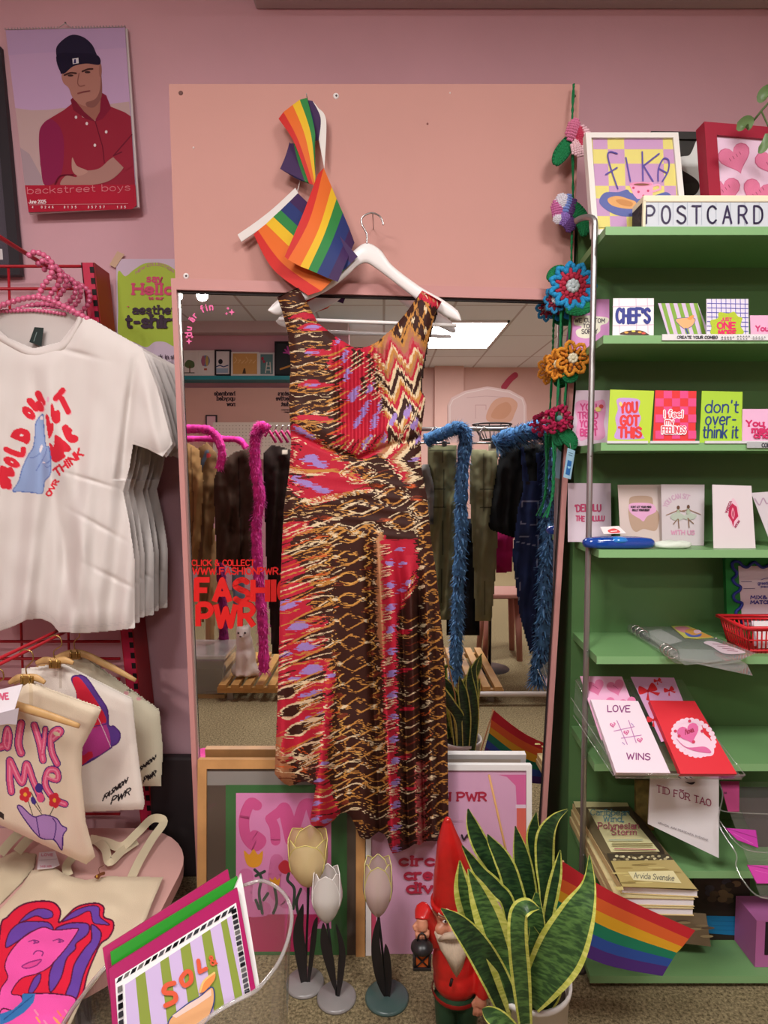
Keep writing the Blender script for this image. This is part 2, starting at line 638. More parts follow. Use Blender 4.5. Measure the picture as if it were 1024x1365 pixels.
class Draw:
    """shared drawing verbs; zoom maps drawing coordinates to photo pixels"""
    def setzoom(s, z=None):
        s.z = z or (0, 0, 1)
        return s

    def px(s, p):
        return (s.z[0] + p[0] * s.z[2], s.z[1] + p[1] * s.z[2])

    def poly(s, pts, c):
        s._poly([[s.px(p) for p in pts]], c)

    def blob(s, pts, c, n=6, line=None, lw=1):
        pts = list(pts) + [pts[0]]
        q = crom(pts, n)[:-1]
        s.poly(q, c)
        if line:
            s.stroke(q + [q[0]], lw, line)

    def rect(s, x0, y0, x1, y1, c):
        s.poly([(x0, y0), (x1, y0), (x1, y1), (x0, y1)], c)

    def ell(s, x, y, rx, ry, c, rot=0, n=18):
        ca, sa = math.cos(rot), math.sin(rot)
        s.poly([(x + rx * math.cos(a) * ca - ry * math.sin(a) * sa, y + rx * math.cos(a) * sa + ry * math.sin(a) * ca)
                for a in [2 * math.pi * k / n for k in range(n)]], c)

    def heart(s, x, y, r, c, rot=0):
        P = []
        for k in range(24):
            t = 2 * math.pi * k / 24
            hx, hy = 16 * math.sin(t) ** 3 / 16, -(13 * math.cos(t) - 5 * math.cos(2 * t) - 2 * math.cos(3 * t) - math.cos(4 * t)) / 16
            P.append((x + r * (hx * math.cos(rot) - hy * math.sin(rot)), y + r * (hx * math.sin(rot) + hy * math.cos(rot))))
        s.poly(P, c)

    def stroke(s, pts, w, c, smooth=False, rnd=True):
        if smooth:
            pts = crom(pts, 6)
        w = w * s.z[2] / 2
        P = [s.px(p) for p in pts]
        polys = []
        for (a, b) in zip(P[:-1], P[1:]):
            dx, dy = b[0] - a[0], b[1] - a[1]
            l = math.hypot(dx, dy)
            if l < 1e-6:
                continue
            nx, ny = -dy / l * w, dx / l * w
            polys.append([(a[0] + nx, a[1] + ny), (b[0] + nx, b[1] + ny), (b[0] - nx, b[1] - ny), (a[0] - nx, a[1] - ny)])
        if w > 0.35:
            n = 6 if w < 1.2 else 10
            for k, p in enumerate(P):
                if not rnd and (k == 0 or k == len(P) - 1):
                    continue
                polys.append([(p[0] + w * math.cos(2 * math.pi * i / n), p[1] + w * math.sin(2 * math.pi * i / n)) for i in range(n)])
        s._poly(polys, c)

    def text(s, t, x, y, h, c, w=1.0, xs=1.0, gap=1.8, rot=0.0, serif=False, slant=0.0, jit=0.0, warp=None, fit=None, center=False, rnd=True):
        """baseline-left at x, y; cap height h; rot in degrees anticlockwise"""
        tot = sum((G[ch][0] + gap) if ch in G else 4.0 for ch in t) - gap
        if fit:
            xs = fit / (tot * h / 10)
        k = h / 10
        cx = -tot * k * xs / 2 if center else 0
        ca, sa = math.cos(math.radians(rot)), math.sin(math.radians(rot))
        allp = []
        for ch in t:
            if ch not in G:
                cx += 4.0 * k * xs
                continue
            gw, st = G[ch]
            jy = (random.random() - .5) * jit * h
            ja = (random.random() - .5) * jit * .8
            for sm, pts in st:
                q = crom(pts, 4) if sm else pts
                lst = []
                for (gx, gy) in q:
                    gx, gy = gx + slant * gy - ja * (gy - 5), gy + ja * gx
                    X, Y = cx + gx * k * xs, gy * k + jy
                    if warp:
                        lst.append(warp(X, Y))
                    else:
                        lst.append((x + X * ca - Y * sa, y - X * sa - Y * ca))
                if len(lst) == 2 and lst[0] == lst[1]:
                    continue
                allp.append((lst, sm, pts))
            cx += (gw + gap) * k * xs
        for lst, sm, pts in allp:
            s.stroke(lst, w, c, rnd=rnd)
            if serif and not sm:
                for (p, q) in ((lst[0], lst[1]), (lst[-1], lst[-2])):
                    if abs(p[0] - q[0]) < abs(p[1] - q[1]) * .8:
                        e = h * 0.14
                        s.stroke([(p[0] - e * ca, p[1] + e * sa), (p[0] + e * ca, p[1] - e * sa)], w * .7, c)


class Art(Draw):
    """printed shapes laid on a plane of a mesh"""
    def __init__(s, mb, plane, z=None, h0=0.0002, rough=0.6):
        s.mb, s.pl, s.h, s.rough = mb, plane, h0, rough
        s.setzoom(z)

    def _poly(s, polys, c):
        s.h += 0.00005
        m = mat(c, s.rough) if isinstance(c, str) else c
        for i_, P in enumerate(polys):
            V = [s.pl.at(p[0], p[1], s.h + (i_ % 12) * 4e-6) for p in P]
            k = len(V)
            if k <= 4:
                tri = [tuple(range(k))]
            else:
                tri = tessellate_polygon([[Vector((p[0], p[1], 0)) for p in P]])
            fs = []
            for t in tri:
                a, b, cc = V[t[0]], V[t[1]], V[t[2]]
                fs.append(tuple(t) if (b - a).cross(cc - a).dot(s.pl.n) > 0 else tuple(t)[::-1])
            s.mb.add(V, fs, m)


class Canvas(Draw):
    """pattern sampled on a grid of cloth vertices over a photo-pixel window"""
    def __init__(s, x0, y0, x1, y1, S, base='ffffff'):
        s.x0, s.y0, s.S = x0, y0, S
        s.nx, s.ny = int((x1 - x0) * S) + 1, int((y1 - y0) * S) + 1
        s.c = np.zeros((s.ny, s.nx, 3))
        s.c[:] = lin(base)
        s.X, s.Y = np.meshgrid(x0 + np.arange(s.nx) / S, y0 + np.arange(s.ny) / S)
        s.mask = np.zeros((s.ny, s.nx), bool)
        s.clip = None
        s.setzoom()

    def inside(s, P):
        P = np.asarray(P, float)
        i0 = max(0, int((P[:, 0].min() - s.x0) * s.S) - 1)
        i1 = min(s.nx, int((P[:, 0].max() - s.x0) * s.S) + 3)
        j0 = max(0, int((P[:, 1].min() - s.y0) * s.S) - 1)
        j1 = min(s.ny, int((P[:, 1].max() - s.y0) * s.S) + 3)
        if i1 <= i0 or j1 <= j0:
            return None
        X, Y = s.X[j0:j1, i0:i1], s.Y[j0:j1, i0:i1]
        r = np.zeros(X.shape, bool)
        n = len(P)
        for a in range(n):
            xa, ya = P[a]
            xb, yb = P[(a + 1) % n]
            if ya == yb:
                continue
            cond = ((ya > Y) != (yb > Y)) & (X < (xb - xa) * (Y - ya) / (yb - ya) + xa)
            r ^= cond
        return (slice(j0, j1), slice(i0, i1)), r

    def _poly(s, polys, c):
        col = lin(c)
        for P in polys:
            got = s.inside(P)
            if got is None:
                continue
            sl, r = got
            s.c[sl][r] = col

    def outline(s, pts, val=True, smooth=False):
        if smooth:
            pts = crom(list(pts) + [pts[0]], 6)[:-1]
        got = s.inside([s.px(p) for p in pts])
        if got:
            sl, r = got
            s.mask[sl][r] = val

    def cloth(s, name, Y, material, parent=None, label=None, thick=0.0015, back=True, point=None, **kw):
        """mesh from the masked samples at depths Y (array); one continuous sheet with thickness"""
        m = s.mask
        idx = -np.ones(m.shape, np.int64)
        idx[m] = np.arange(m.sum())
        P = Wnp(s.X[m], s.Y[m], Y[m]) if point is None else point(s.X[m], s.Y[m], Y[m])
        C = np.ones((len(P), 4))
        C[:, :3] = s.c[m]
        q = m[:-1, :-1] & m[1:, :-1] & m[:-1, 1:] & m[1:, 1:]
        a, b, c, d = idx[:-1, :-1][q], idx[1:, :-1][q], idx[1:, 1:][q], idx[:-1, 1:][q]
        faces = np.stack([a, b, c, d], 1)
        n = len(P)
        if back:
            D = P - np.array(CAM)
            D /= np.linalg.norm(D, axis=1)[:, None]
            P2 = P + D * thick
            # boundary edges
            e = np.concatenate([faces[:, [0, 1]], faces[:, [1, 2]], faces[:, [2, 3]], faces[:, [3, 0]]])
            key = np.minimum(e[:, 0], e[:, 1]) * n + np.maximum(e[:, 0], e[:, 1])
            u, ii, cnt = np.unique(key, return_index=True, return_counts=True)
            be = e[ii[cnt == 1]]
            rim = np.stack([be[:, 1], be[:, 0], be[:, 0] + n, be[:, 1] + n], 1)
            faces = np.concatenate([faces, faces[:, ::-1] + n, rim])
            P = np.concatenate([P, P2])
            C = np.concatenate([C, C])
        if REFL:
            nn, pp = np.array(MIR_N), np.array(MIR_P)
            P = P - 2 * ((P - pp) @ nn)[:, None] * nn
            faces = faces[:, ::-1]
        org = wloc(parent) if parent is not None else Vector(((P[:, 0].min() + P[:, 0].max()) / 2, (P[:, 1].min() + P[:, 1].max()) / 2, P[:, 2].min()))
        P = P - np.array(org)
        me = bpy.data.meshes.new(name)
        me.vertices.add(len(P))
        me.vertices.foreach_set('co', P.astype(np.float32).ravel())
        me.loops.add(faces.size)
        me.loops.foreach_set('vertex_index', faces.astype(np.int32).ravel())
        me.polygons.add(len(faces))
        me.polygons.foreach_set('loop_start', np.arange(0, faces.size, 4, dtype=np.int32))
        me.polygons.foreach_set('use_smooth', np.ones(len(faces), bool))
        at = me.color_attributes.new('pattern', 'FLOAT_COLOR', 'POINT')
        at.data.foreach_set('color', C.astype(np.float32).ravel())
        me.materials.append(material)
        me.update()
        me.validate()
        o = bpy.data.objects.new(name, me)
        COL.objects.link(o)
        if parent is not None:
            o.parent = parent
        else:
            o.location = org
        return tag(o, label, kw.get('cat'), kw.get('group'), kw.get('kind'))


def zoom(x0, y0, w, out=1024.0):
    return (x0, y0, w / out)


def struct(mb, name):
    return mb.build(name, kind='structure', origin=(0, 0, 0))


def flatthing(name, label, cat, quad, plane, th, base, art=None, z=None, group=None, rough=0.6, side=None, parent=None):
    """flat printed thing (card, poster): outline quad in photo pixels on plane"""
    mb = MB()
    zz = z or (0, 0, 1)
    q = [(zz[0] + p[0] * zz[2], zz[1] + p[1] * zz[2]) for p in quad]
    pts = [plane.at(p[0], p[1]) for p in q]
    mb.slab(pts, plane.n, th, mat(base, rough) if isinstance(base, str) else base, side)
    if art:
        art(Art(mb, plane, z, rough=rough))
    if parent is not None:
        return mb.build(name, parent, label)
    return mb.build(name, None, label, cat=cat, group=group)


def framed(name, label, cat, quad, plane, depth, bar, fcol, pic, art=None, z=None, frough=0.45, glass=True, group=None, lip=0.006, backcol='d8c8b8'):
    """picture frame: four mitred bars, printed picture, glass pane"""
    zz = z or (0, 0, 1)
    q = [(zz[0] + p[0] * zz[2], zz[1] + p[1] * zz[2]) for p in quad]
    P = [plane.at(*p) for p in q]
    n = plane.n
    cen = sum(P, Vector()) / 4
    low = min(P, key=lambda v: v.z)
    root = thing(name, label, cat, Vector((cen.x, cen.y, low.z)), group)
    mb = MB()
    I = []
    for i in range(4):
        a, b, c = P[i - 1], P[i], P[(i + 1) % 4]
        u, v = (a - b).normalized(), (c - b).normalized()
        I.append(b + (u + v) * bar)
    fm = M(fcol) if not isinstance(fcol, str) else mat(fcol, frough)
    for i in range(4):
        j = (i + 1) % 4
        A, B, C, D = P[i], P[j], I[j], I[i]
        vs = [A, B, C, D] + [x - n * depth for x in (A, B, C, D)]
        fs = [(0, 1, 2, 3), (7, 6, 5, 4), (0, 4, 5, 1), (2, 6, 7, 3), (1, 5, 6, 2), (3, 7, 4, 0)]
        if (B - A).cross(C - A).dot(n) < 0:
            fs = [f[::-1] for f in fs]
        mb.add(vs, fs, fm)
    mb.build('frame', root)
    mp = MB()
    h = -lip
    mp.slab([x + n * h for x in I], n, 0.003, pic)
    if art:
        pl = Plane(I[0] + n * h, I[1] + n * h, I[2] + n * h)
        art(Art(mp, pl, z, rough=0.5))
    mp.build('picture', root)
    mbk = MB()
    mbk.slab([x - n * (depth - .004) for x in I], n, 0.003, backcol)
    mbk.build('backing_board', root)
    if glass:
        mg = MB()
        mg.slab([x + n * (h + .0035) for x in I], n, 0.0012, clearmat('picture_glass', gloss=0.05))
        mg.build('glass_pane', root)
    return root
# ------------------------------------------------------------------ the setting
WALLC = mat('d4a6b0', 0.75, noise=0.04, nscale=3, bump=0.08, bscale=120)
WALLP = mat('d6b0a6', 0.75, noise=0.03, nscale=3, bump=0.05, bscale=120)


def carpet_material():
    m = bpy.data.materials.new('grey_carpet')
    m.use_nodes = True
    nt = m.node_tree
    b = nt.nodes['Principled BSDF']
    tc = nt.nodes.new('ShaderNodeTexCoord')
    n = nt.nodes.new('ShaderNodeTexNoise')
    n.inputs['Scale'].default_value = 140
    n.inputs['Detail'].default_value = 5
    n.inputs['Roughness'].default_value = 0.75
    nt.links.new(tc.outputs['Object'], n.inputs['Vector'])
    r = nt.nodes.new('ShaderNodeValToRGB')
    r.color_ramp.elements[0].position, r.color_ramp.elements[1].position = 0.35, 0.68
    r.color_ramp.elements[0].color = (*lin('463d2a'), 1)
    r.color_ramp.elements[1].color = (*lin('b4a47e'), 1)
    nt.links.new(n.outputs['Fac'], r.inputs[0])
    nt.links.new(r.outputs[0], b.inputs['Base Color'])
    b.inputs['Roughness'].default_value = 0.95
    b.inputs['Specular IOR Level'].default_value = 0.1
    bp = nt.nodes.new('ShaderNodeBump')
    bp.inputs['Strength'].default_value = 0.6
    bp.inputs['Distance'].default_value = 0.006
    nt.links.new(n.outputs['Fac'], bp.inputs['Height'])
    nt.links.new(bp.outputs['Normal'], b.inputs['Normal'])
    return m


def tile_material():
    m = bpy.data.materials.new('ceiling_tiles')
    m.use_nodes = True
    nt = m.node_tree
    b = nt.nodes['Principled BSDF']
    tc = nt.nodes.new('ShaderNodeTexCoord')
    br = nt.nodes.new('ShaderNodeTexBrick')
    br.offset = 0.0
    br.inputs['Scale'].default_value = 1.0
    br.inputs['Brick Width'].default_value = 0.62
    br.inputs['Row Height'].default_value = 1.2
    br.inputs['Mortar Size'].default_value = 0.012
    br.inputs['Color1'].default_value = (*lin('e0eef4'), 1)
    br.inputs['Color2'].default_value = (*lin('dae8ee'), 1)
    br.inputs['Mortar'].default_value = (*lin('b4b6b8'), 1)
    nt.links.new(tc.outputs['Object'], br.inputs['Vector'])
    nt.links.new(br.outputs['Color'], b.inputs['Base Color'])
    b.inputs['Roughness'].default_value = 0.9
    return m


XL, XR, YF = -2.6, 3.0, -5.6
mb = MB()
mb.box((XL, YF, -0.1), (XR, WALLY + .1, 0.0), carpet_material())
struct(mb, 'floor')
mb = MB()
mb.box((XL, YF, CEIL), (XR, WALLY + .1, CEIL + .1), tile_material())
struct(mb, 'ceiling')
mb = MB()
mb.box((XL, WALLY, 0), (XR, WALLY + .1, CEIL), WALLC)
struct(mb, 'wall_back')
mb = MB()
mb.box((XL - .1, YF, 0), (XL, WALLY + .1, CEIL), WALLC)
struct(mb, 'wall_left')
mb = MB()
mb.box((XR, YF, 0), (XR + .1, WALLY + .1, CEIL), WALLP)
struct(mb, 'wall_right')
mb = MB()
mb.box((XL, YF - .1, 0), (XR, YF, CEIL), WALLP)
struct(mb, 'wall_front')
mb = MB()
mb.box((XL, -3.3, 0), (-0.35, -3.09, CEIL), WALLC)
mb.box((XL, -3.09, CEIL - .11), (-0.35, -2.95, CEIL), mat('c9b9b8'))
struct(mb, 'wall_partition')
mb = MB()
mb.box((0.7, YF, 0), (1.1, YF + .12, CEIL), WALLP)
struct(mb, 'trim_2')
# grey ceiling duct above the board
p = W(341, 13, WALLY)
mb = MB()
mb.bbox((p.x, WALLY - .42, p.z), (2.2, WALLY, CEIL), mat('b5aeab', 0.7, bump=.1), 0.006)
mb.box((p.x + .012, WALLY - .07, p.z - .002), (2.2, WALLY - .064, p.z + .001), mat('5f5856'))
struct(mb, 'trim_1')

# ceiling light panels (frame + glowing diffuser)
LNAMES = ['bright rectangular ceiling light panel seen in the mirror right of the dress',
          'added square ceiling light panel, out of view, over the left side of the shop floor',
          'added square ceiling light panel, out of view, over the right side of the shop floor']
for (lx, ly, lw, ld, watts), nm in zip(PANELS, LNAMES):
    root = thing('ceiling_light', nm, 'ceiling light', (lx, ly, CEIL - .02), 'ceiling light panels')
    mb = MB()
    for (a, b, c, d) in ((-lw / 2, -ld / 2, lw / 2, -ld / 2 + .02), (-lw / 2, ld / 2 - .02, lw / 2, ld / 2), (-lw / 2, -ld / 2, -lw / 2 + .02, ld / 2), (lw / 2 - .02, -ld / 2, lw / 2, ld / 2)):
        mb.box((lx + a, ly + b, CEIL - .02), (lx + c, ly + d, CEIL), 'd8d5d0')
    mb.build('frame', root)
    mb = MB()
    mb.box((lx - lw / 2 + .02, ly - ld / 2 + .02, CEIL - .014), (lx + lw / 2 - .02, ly + ld / 2 - .02, CEIL - .004), mat('fff6ea', emit=4.0, key='panel'))
    mb.build('diffuser', root)

# track spotlights reflected at the mirror's top left
root = thing('track_light', 'track of spotlights on the ceiling, seen bright in mirror top left', 'ceiling light', (-1.45, -1.6, CEIL))
mb = MB()
mb.box((-1.8, -1.62, CEIL - .03), (-1.1, -1.58, CEIL), '3a3636')
mb.build('track', root)
for (lx, ly, tx, ty, tz, watts) in SPOTS:
    d = (Vector((tx, ty, tz)) - Vector((lx, ly, CEIL - .14))).normalized()
    c = Vector((lx, ly, CEIL - .10))
    mb = MB()
    mb.tube([c - d * .06, c - d * .05, c + d * .03], [.02, .032, .034], '4a4646', 14, True)
    mb.tube([(lx, ly, CEIL - .03), c], .008, '4a4646')
    h = mb.build('spot_head', root)
    mb = MB()
    mb.lathe((0, 0, 0), [(0.0, 0), (.03, 0)], mat('fff4e0', emit=25, key='spot'), 14)
    o = mb.build('lamp_face', root, origin=(0, 0, 0))
    o.data.transform(d.to_track_quat('Z', 'Y').to_matrix().to_4x4())
    o.location = c + d * .031 - root.location

# ------------------------------------------------------------------ pink board behind the mirror
mb = MB()
BY = 1.578
q = [W(225, 112, BY), W(773, 112, BY), W(762, 440, BY), W(236, 440, BY)]

root = thing('backing_board', 'large flat pink painted board behind the mirror and flags', 'board', (0.0, BY, q[2].z))
mb.slab(q, (0, -1, 0), WALLY - BY - .002, mat('c7948b', 0.7, noise=0.03, nscale=3, bump=.05, bscale=90), mat('c08e86'))
mb.build('board', root)
for (x, y, r, c) in ((241, 124, 3, '6b4a46'), (448, 128, 4, 'e8e2e0'), (570, 165, 1.4, '8a5a55'), (600, 124, 1.2, 'e5d5d2'), (248, 368, 4, 'e6e0de'), (258, 197, 1.4, 'e6d2cf'), (766, 128, 2, '6b4a46')):
    mb = MB()
    ct = W(x, y, BY)
    rr = r * BY / F
    mb.ball(ct, (rr, .002, rr), c, 8, 6)
    if r >= 4:
        mb.ball(ct + Vector((.001, -.002, 0)), (rr * .35, .002, rr * .35), '5a5050', 8, 6)
    mb.build('screw', root)

# ------------------------------------------------------------------ the tall mirror
def mirY(z):
    return MIR_P.y - math.tan(MIR_A) * (z - MIR_P.z)


MPL = Plane(MIR_P, MIR_P + Vector((1, 0, 0)), MIR_P + Vector((0, -math.sin(MIR_A), math.cos(MIR_A))))
TL, TR = MPL.at(230, 373), MPL.at(771, 388)
BL, BR = MPL.at(271, 1330), MPL.at(712, 1330)
z0 = 0.03
BL = TL + (BL - TL) * ((TL.z - z0) / (TL.z - BL.z))
BR = TR + (BR - TR) * ((TR.z - z0) / (TR.z - BR.z))
root = thing('standing_mirror', 'tall pink framed mirror leaning on the wall behind the dress', 'mirror', ((BL.x + BR.x) / 2, BL.y, BL.z))
n = MPL.n
bt, bs = 14 * 1.55 / F, 6.5 * 1.55 / F
MF = mat('c28a86', 0.45)
iTL, iTR = MPL.at(246, 388), MPL.at(757, 402)
u = (BL - TL).normalized()
u2 = (BR - TR).normalized()
xr = (TR - TL).normalized()
iBL, iBR = BL + xr * bs - u * bs, BR - xr * bs - u2 * bs
iTL = TL + xr * bs + u * bt
iTR = TR - xr * bs + u2 * bt
mb = MB()
for A, B, C, D in ((TL, TR, iTR, iTL), (TR, BR, iBR, iTR), (BR, BL, iBL, iBR), (BL, TL, iTL, iBL)):
    vs = [x + n * .012 for x in (A, B, C, D)] + [x - n * .014 for x in (A, B, C, D)]
    mb.add(vs, [(3, 2, 1, 0), (4, 5, 6, 7), (0, 1, 5, 4), (2, 3, 7, 6), (1, 2, 6, 5), (3, 0, 4, 7)], MF)
mb.build('mirror_frame', root)
mb = MB()
mb.slab([iTL, iTR, iBR, iBL], n, .004, mat('f4f2f2', 0.0, 1.0, spec=1.0, key='mirror'), mat('303030'))
mb.build('mirror_glass', root)
# bright bevel strip along the inner left edge and dark seal at the top
mb = MB()
a, b = iTL + n * .003, iBL + n * .003
w_ = xr * .006
mb.add([a, b, b + w_, a + w_], [(0, 1, 2, 3)], mat('e8e6e4', 0.15, 0.9, key='bev'))
a2, b2 = iTL + n * .004, iTR + n * .004
mb.add([a2, b2, b2 + u * .006, a2 + u * .006], [(3, 2, 1, 0)], mat('2c2424'))
a, b = iTR + n * .003, iBR + n * .003
mb.add([a, b, b - xr * .004, a - xr * .004], [(3, 2, 1, 0)], mat('2c2424'))
mb.build('edge_seal', root)
# vinyl lettering
mb = MB()
A = Art(mb, MPL, None, h0=.0001, rough=.5)
RED = 'd8201e'
A.text('CLICK & COLLECT', 256, 754, 7.5, RED, 1.5, fit=83)
A.text('WWW.FASHIONPWR.SE', 257, 765.5, 8.5, RED, 1.7, fit=132)
A.text('FASHION', 262, 802, 29, RED, 7.2, fit=158, rnd=False)
A.text('PWR', 264, 835, 29, RED, 7.2, fit=74, rnd=False)
mb.build('vinyl_lettering', root, 'red vinyl shop lettering on the mirror')
mb = MB()
A = Art(mb, MPL, None, h0=.0001, rough=.5)
PINKV = 'ef6aa6'
R, cx, cy = 29, 284, 442


def arc(t0, txt, h):
    def wp(X, Y):
        a = math.radians(t0) - X / (R + 2)
        return (cx + (R + Y) * math.cos(a), cy - (R + Y) * math.sin(a))
    A.text(txt, 0, 0, h, PINKV, 1.7, warp=wp, gap=4.2)


arc(190, 'du', 8.2)
arc(154, 'är', 8.2)
arc(118, 'fin', 8.6)
mb.build('arched_lettering', root, 'pink arched vinyl lettering')
for (x, y, r) in ((252, 455, 4.5), (256, 449, 2.5), (249, 449, 2.5), (309, 416, 4.5), (302, 418, 2.5), (304, 411, 2.5)):
    mb = MB()
    A = Art(mb, MPL, None, h0=.0004, rough=.5)
    A.poly([(x + (r if k % 2 == 0 else r * .35) * math.cos(k * math.pi / 4), y + (r if k % 2 == 0 else r * .35) * math.sin(k * math.pi / 4)) for k in range(8)], PINKV)
    mb.build('sparkle', root)


# ------------------------------------------------------------------ the green shelving unit
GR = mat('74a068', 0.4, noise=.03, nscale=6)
GRE = mat('86b47c', 0.4)  # same green made lighter, colouring in the light on the front edges
GRB = mat('587f4e', 0.45, noise=.04, nscale=4)  # same green made darker, colouring in the shade at the back and plinth
SBY, SFY = 1.572, 1.36
SHY = [302, 447, 590, 733, 875, 1018, 1161, 1301]
SXL = W(803, 520, SFY).x
SXR = 1.22
root = thing('shelving_unit', 'green painted shelving unit of postcards at the right', 'shelf', ((SXL + SXR) / 2, SFY, 0.0))
xl = W(757, 700, SBY).x - .012
xb = W(773, 112, BY).x + .002
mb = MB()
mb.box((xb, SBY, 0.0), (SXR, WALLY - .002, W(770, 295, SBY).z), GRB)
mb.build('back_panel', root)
SZ = []
for i, y in enumerate(SHY):
    zt = W(900, y, SFY).z
    SZ.append(zt)
    th = .0175
    mb = MB()
    pts = [(SXL, SFY), (SXR, SFY), (SXR, SBY - .0005), (xb + .004, SBY - .0005)]
    vs = [(a, b, zt - th) for a, b in pts] + [(a, b, zt) for a, b in pts]
    mb.add(vs, [(3, 2, 1, 0), (4, 5, 6, 7), (1, 2, 6, 5), (2, 3, 7, 6), (3, 0, 4, 7)], GR)
    mb.add(vs, [(0, 1, 5, 4)], GRE)
    mb.build('shelf_board', root)
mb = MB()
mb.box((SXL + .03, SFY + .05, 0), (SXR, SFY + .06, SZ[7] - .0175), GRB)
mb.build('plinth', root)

# metal pole with a hooked top standing before the shelf
pz = W(793, 300, 1.415)
root = thing('metal_pole', 'thin grey metal pole with hooked top in front of the green shelf', 'pole', (pz.x, 1.415, 0))
mb = MB()
ST = mat('a8a6a6', 0.35, 0.85)
zt = W(789, 285, 1.415).z
pts = [(pz.x, 1.415, 0.0), (pz.x, 1.415, .6), (pz.x, 1.415, zt - .02)]
for k in range(1, 8):
    a = math.pi / 2 * k / 7 * 1.25
    pts.append((pz.x - .022 * (1 - math.cos(a)), 1.415 + .03 * (1 - math.cos(a)), zt - .02 + .022 * math.sin(a)))
mb.tube(pts, .0068, ST, 12)
mb.build('pole', root)
mb = MB()
for y in (608, 868, 1010, 1140):
    c = W(786, y, 1.408)
    mb.ball((pz.x, 1.4085, c.z), .002, '77706e', 6, 4)
mb.build('rivet', root)
mb = MB()
mb.lathe((pz.x, 1.415, 0), [(0, 0.012), (.012, .012), (.015, 0), (0, 0)], '55504e', 12)
mb.build('foot_cap', root)
# ------------------------------------------------------------------ things on the shelves
def PY(z, Y):
    r = (z - CAM.z) / Y
    # invert py for a point at height z, depth Y
    a, b = math.sin(TH), math.cos(TH)
    v = (r * b + a) / (b - r * a)
    return CY - v * F


def shelfplane(i, yb, lean, Yh=0.2, yaw=0.0, px=880):
    """plane standing on shelf i at depth yb, leaning back by lean metres per 0.2 m of height"""
    z = SZ[i]
    a = Vector((0, yb, z))
    x0 = W(px, 600, yb).x
    a.x = x0
    return Plane(a, a + Vector((1, yaw, 0)), a + Vector((0, lean, Yh)))


def oncard(name, label, quad, i, yb, lean, base, art=None, z=None, th=.0012, group=None, cat='postcard', yaw=0.0):
    """quad = pixel x of left/right at the top, pixel y of the top, pixel x of left/right at the bottom"""
    (xl, xr, yt, bl, br) = quad
    zz = z or (0, 0, 1)
    f = lambda x: zz[0] + x * zz[2]
    g = lambda y: zz[1] + y * zz[2]
    pl = shelfplane(i, yb, lean, yaw=yaw, px=(f(xl) + f(xr)) / 2)
    ybpx = PY(SZ[i] + .0005, yb)
    if yaw:
        ax, bx = pl.at(f(bl), ybpx), pl.at(f(br), ybpx)
        qb = [PY(SZ[i] + .0005, ax.y), PY(SZ[i] + .0005, bx.y)]
    else:
        qb = [ybpx, ybpx]
    yt = yt if hasattr(yt, '__len__') else (yt, yt)
    q = [(f(xl), g(yt[0])), (f(xr), g(yt[1])), (f(br), qb[1]), (f(bl), qb[0])]
    mb = MB()
    mb.slab([pl.at(*p) for p in q], pl.n, th, mat(base, .45) if isinstance(base, str) else base)
    if art:
        art(Art(mb, pl, z, rough=.45))
    return mb.build(name, None, label, cat=cat, group=group)


Z5, Z6, Z7, Z8 = zoom(680, 120, 344), zoom(680, 480, 344), zoom(720, 740, 304), zoom(720, 1020, 304)


# --- top of the unit
def fika(A):
    cols = ['c79ac4', 'e2d67a']
    xs0, xs1 = [328, 386, 452, 545, 606, 652], [335, 385, 462, 555, 620, 668]
    ys = [190, 235, 292, 380, 430, 500, 545]
    for r in range(6):
        for c in range(5):
            A.poly([(xs0[c] + r * 2, ys[r]), (xs0[c + 1] + r * 2, ys[r]), (xs0[c + 1] + r * 2 + 2, ys[r + 1]), (xs0[c] + r * 2 + 2, ys[r + 1])], cols[(r + c + (c > 2)) % 2])
    A.blob([(356, 450), (375, 408), (430, 405), (465, 395), (485, 410), (560, 420), (620, 405), (640, 430), (600, 470), (500, 500), (420, 495)], '5a66a8')
    A.blob([(388, 432), (425, 420), (470, 432), (500, 445), (490, 470), (440, 468), (400, 455)], 'e0a766')
    A.blob([(420, 437), (450, 434), (485, 446), (480, 462), (440, 455)], 'c98a4c')
    A.poly([(472, 372), (568, 366), (566, 430), (505, 432), (490, 415)], 'f0a8c8')
    A.ell(520, 374, 46, 9, 'e48fb4')
    A.ell(522, 375, 32, 5, '8a5140')
    A.stroke([(568, 380), (590, 376), (596, 392), (570, 402)], 8, 'f0a8c8', True)
    for (x, y) in ((490, 388), (510, 404), (548, 400), (530, 420)):
        A.ell(x, y, 5, 5, 'c93a6a')
    L = '5a4aa0'
    A.stroke([(425, 252), (400, 245), (388, 258), (400, 310), (428, 392)], 6, L, True)
    A.stroke([(380, 335), (425, 308)], 6, L)
    A.stroke([(460, 268), (478, 362)], 6, L)
    A.stroke([(525, 245), (528, 360)], 6, L)
    A.stroke([(592, 252), (530, 300), (568, 362)], 6, L)
    A.stroke([(588, 360), (590, 310), (610, 272), (630, 280), (628, 320), (605, 362)], 6, L, True)
    A.stroke([(592, 312), (622, 328)], 6, L)


ztop = SZ[0]
pl = shelfplane(0, 1.42, .03, px=840)
framed('framed_print', 'white framed print of a cup and pastry reading FIKA on purple checks', 'framed print',
       [(300, 168), (668, 168), (705, 558), (330, 575)], pl, .02, .0125, 'e6e2dc', 'e2d67a', fika, Z5)


def cow(A):
    A.blob([(665, 195), (735, 195), (735, 210), (715, 255), (690, 262), (660, 260)], '26231f')
    A.blob([(660, 310), (690, 322), (740, 355), (752, 385), (735, 415), (700, 420), (660, 415)], '26231f')


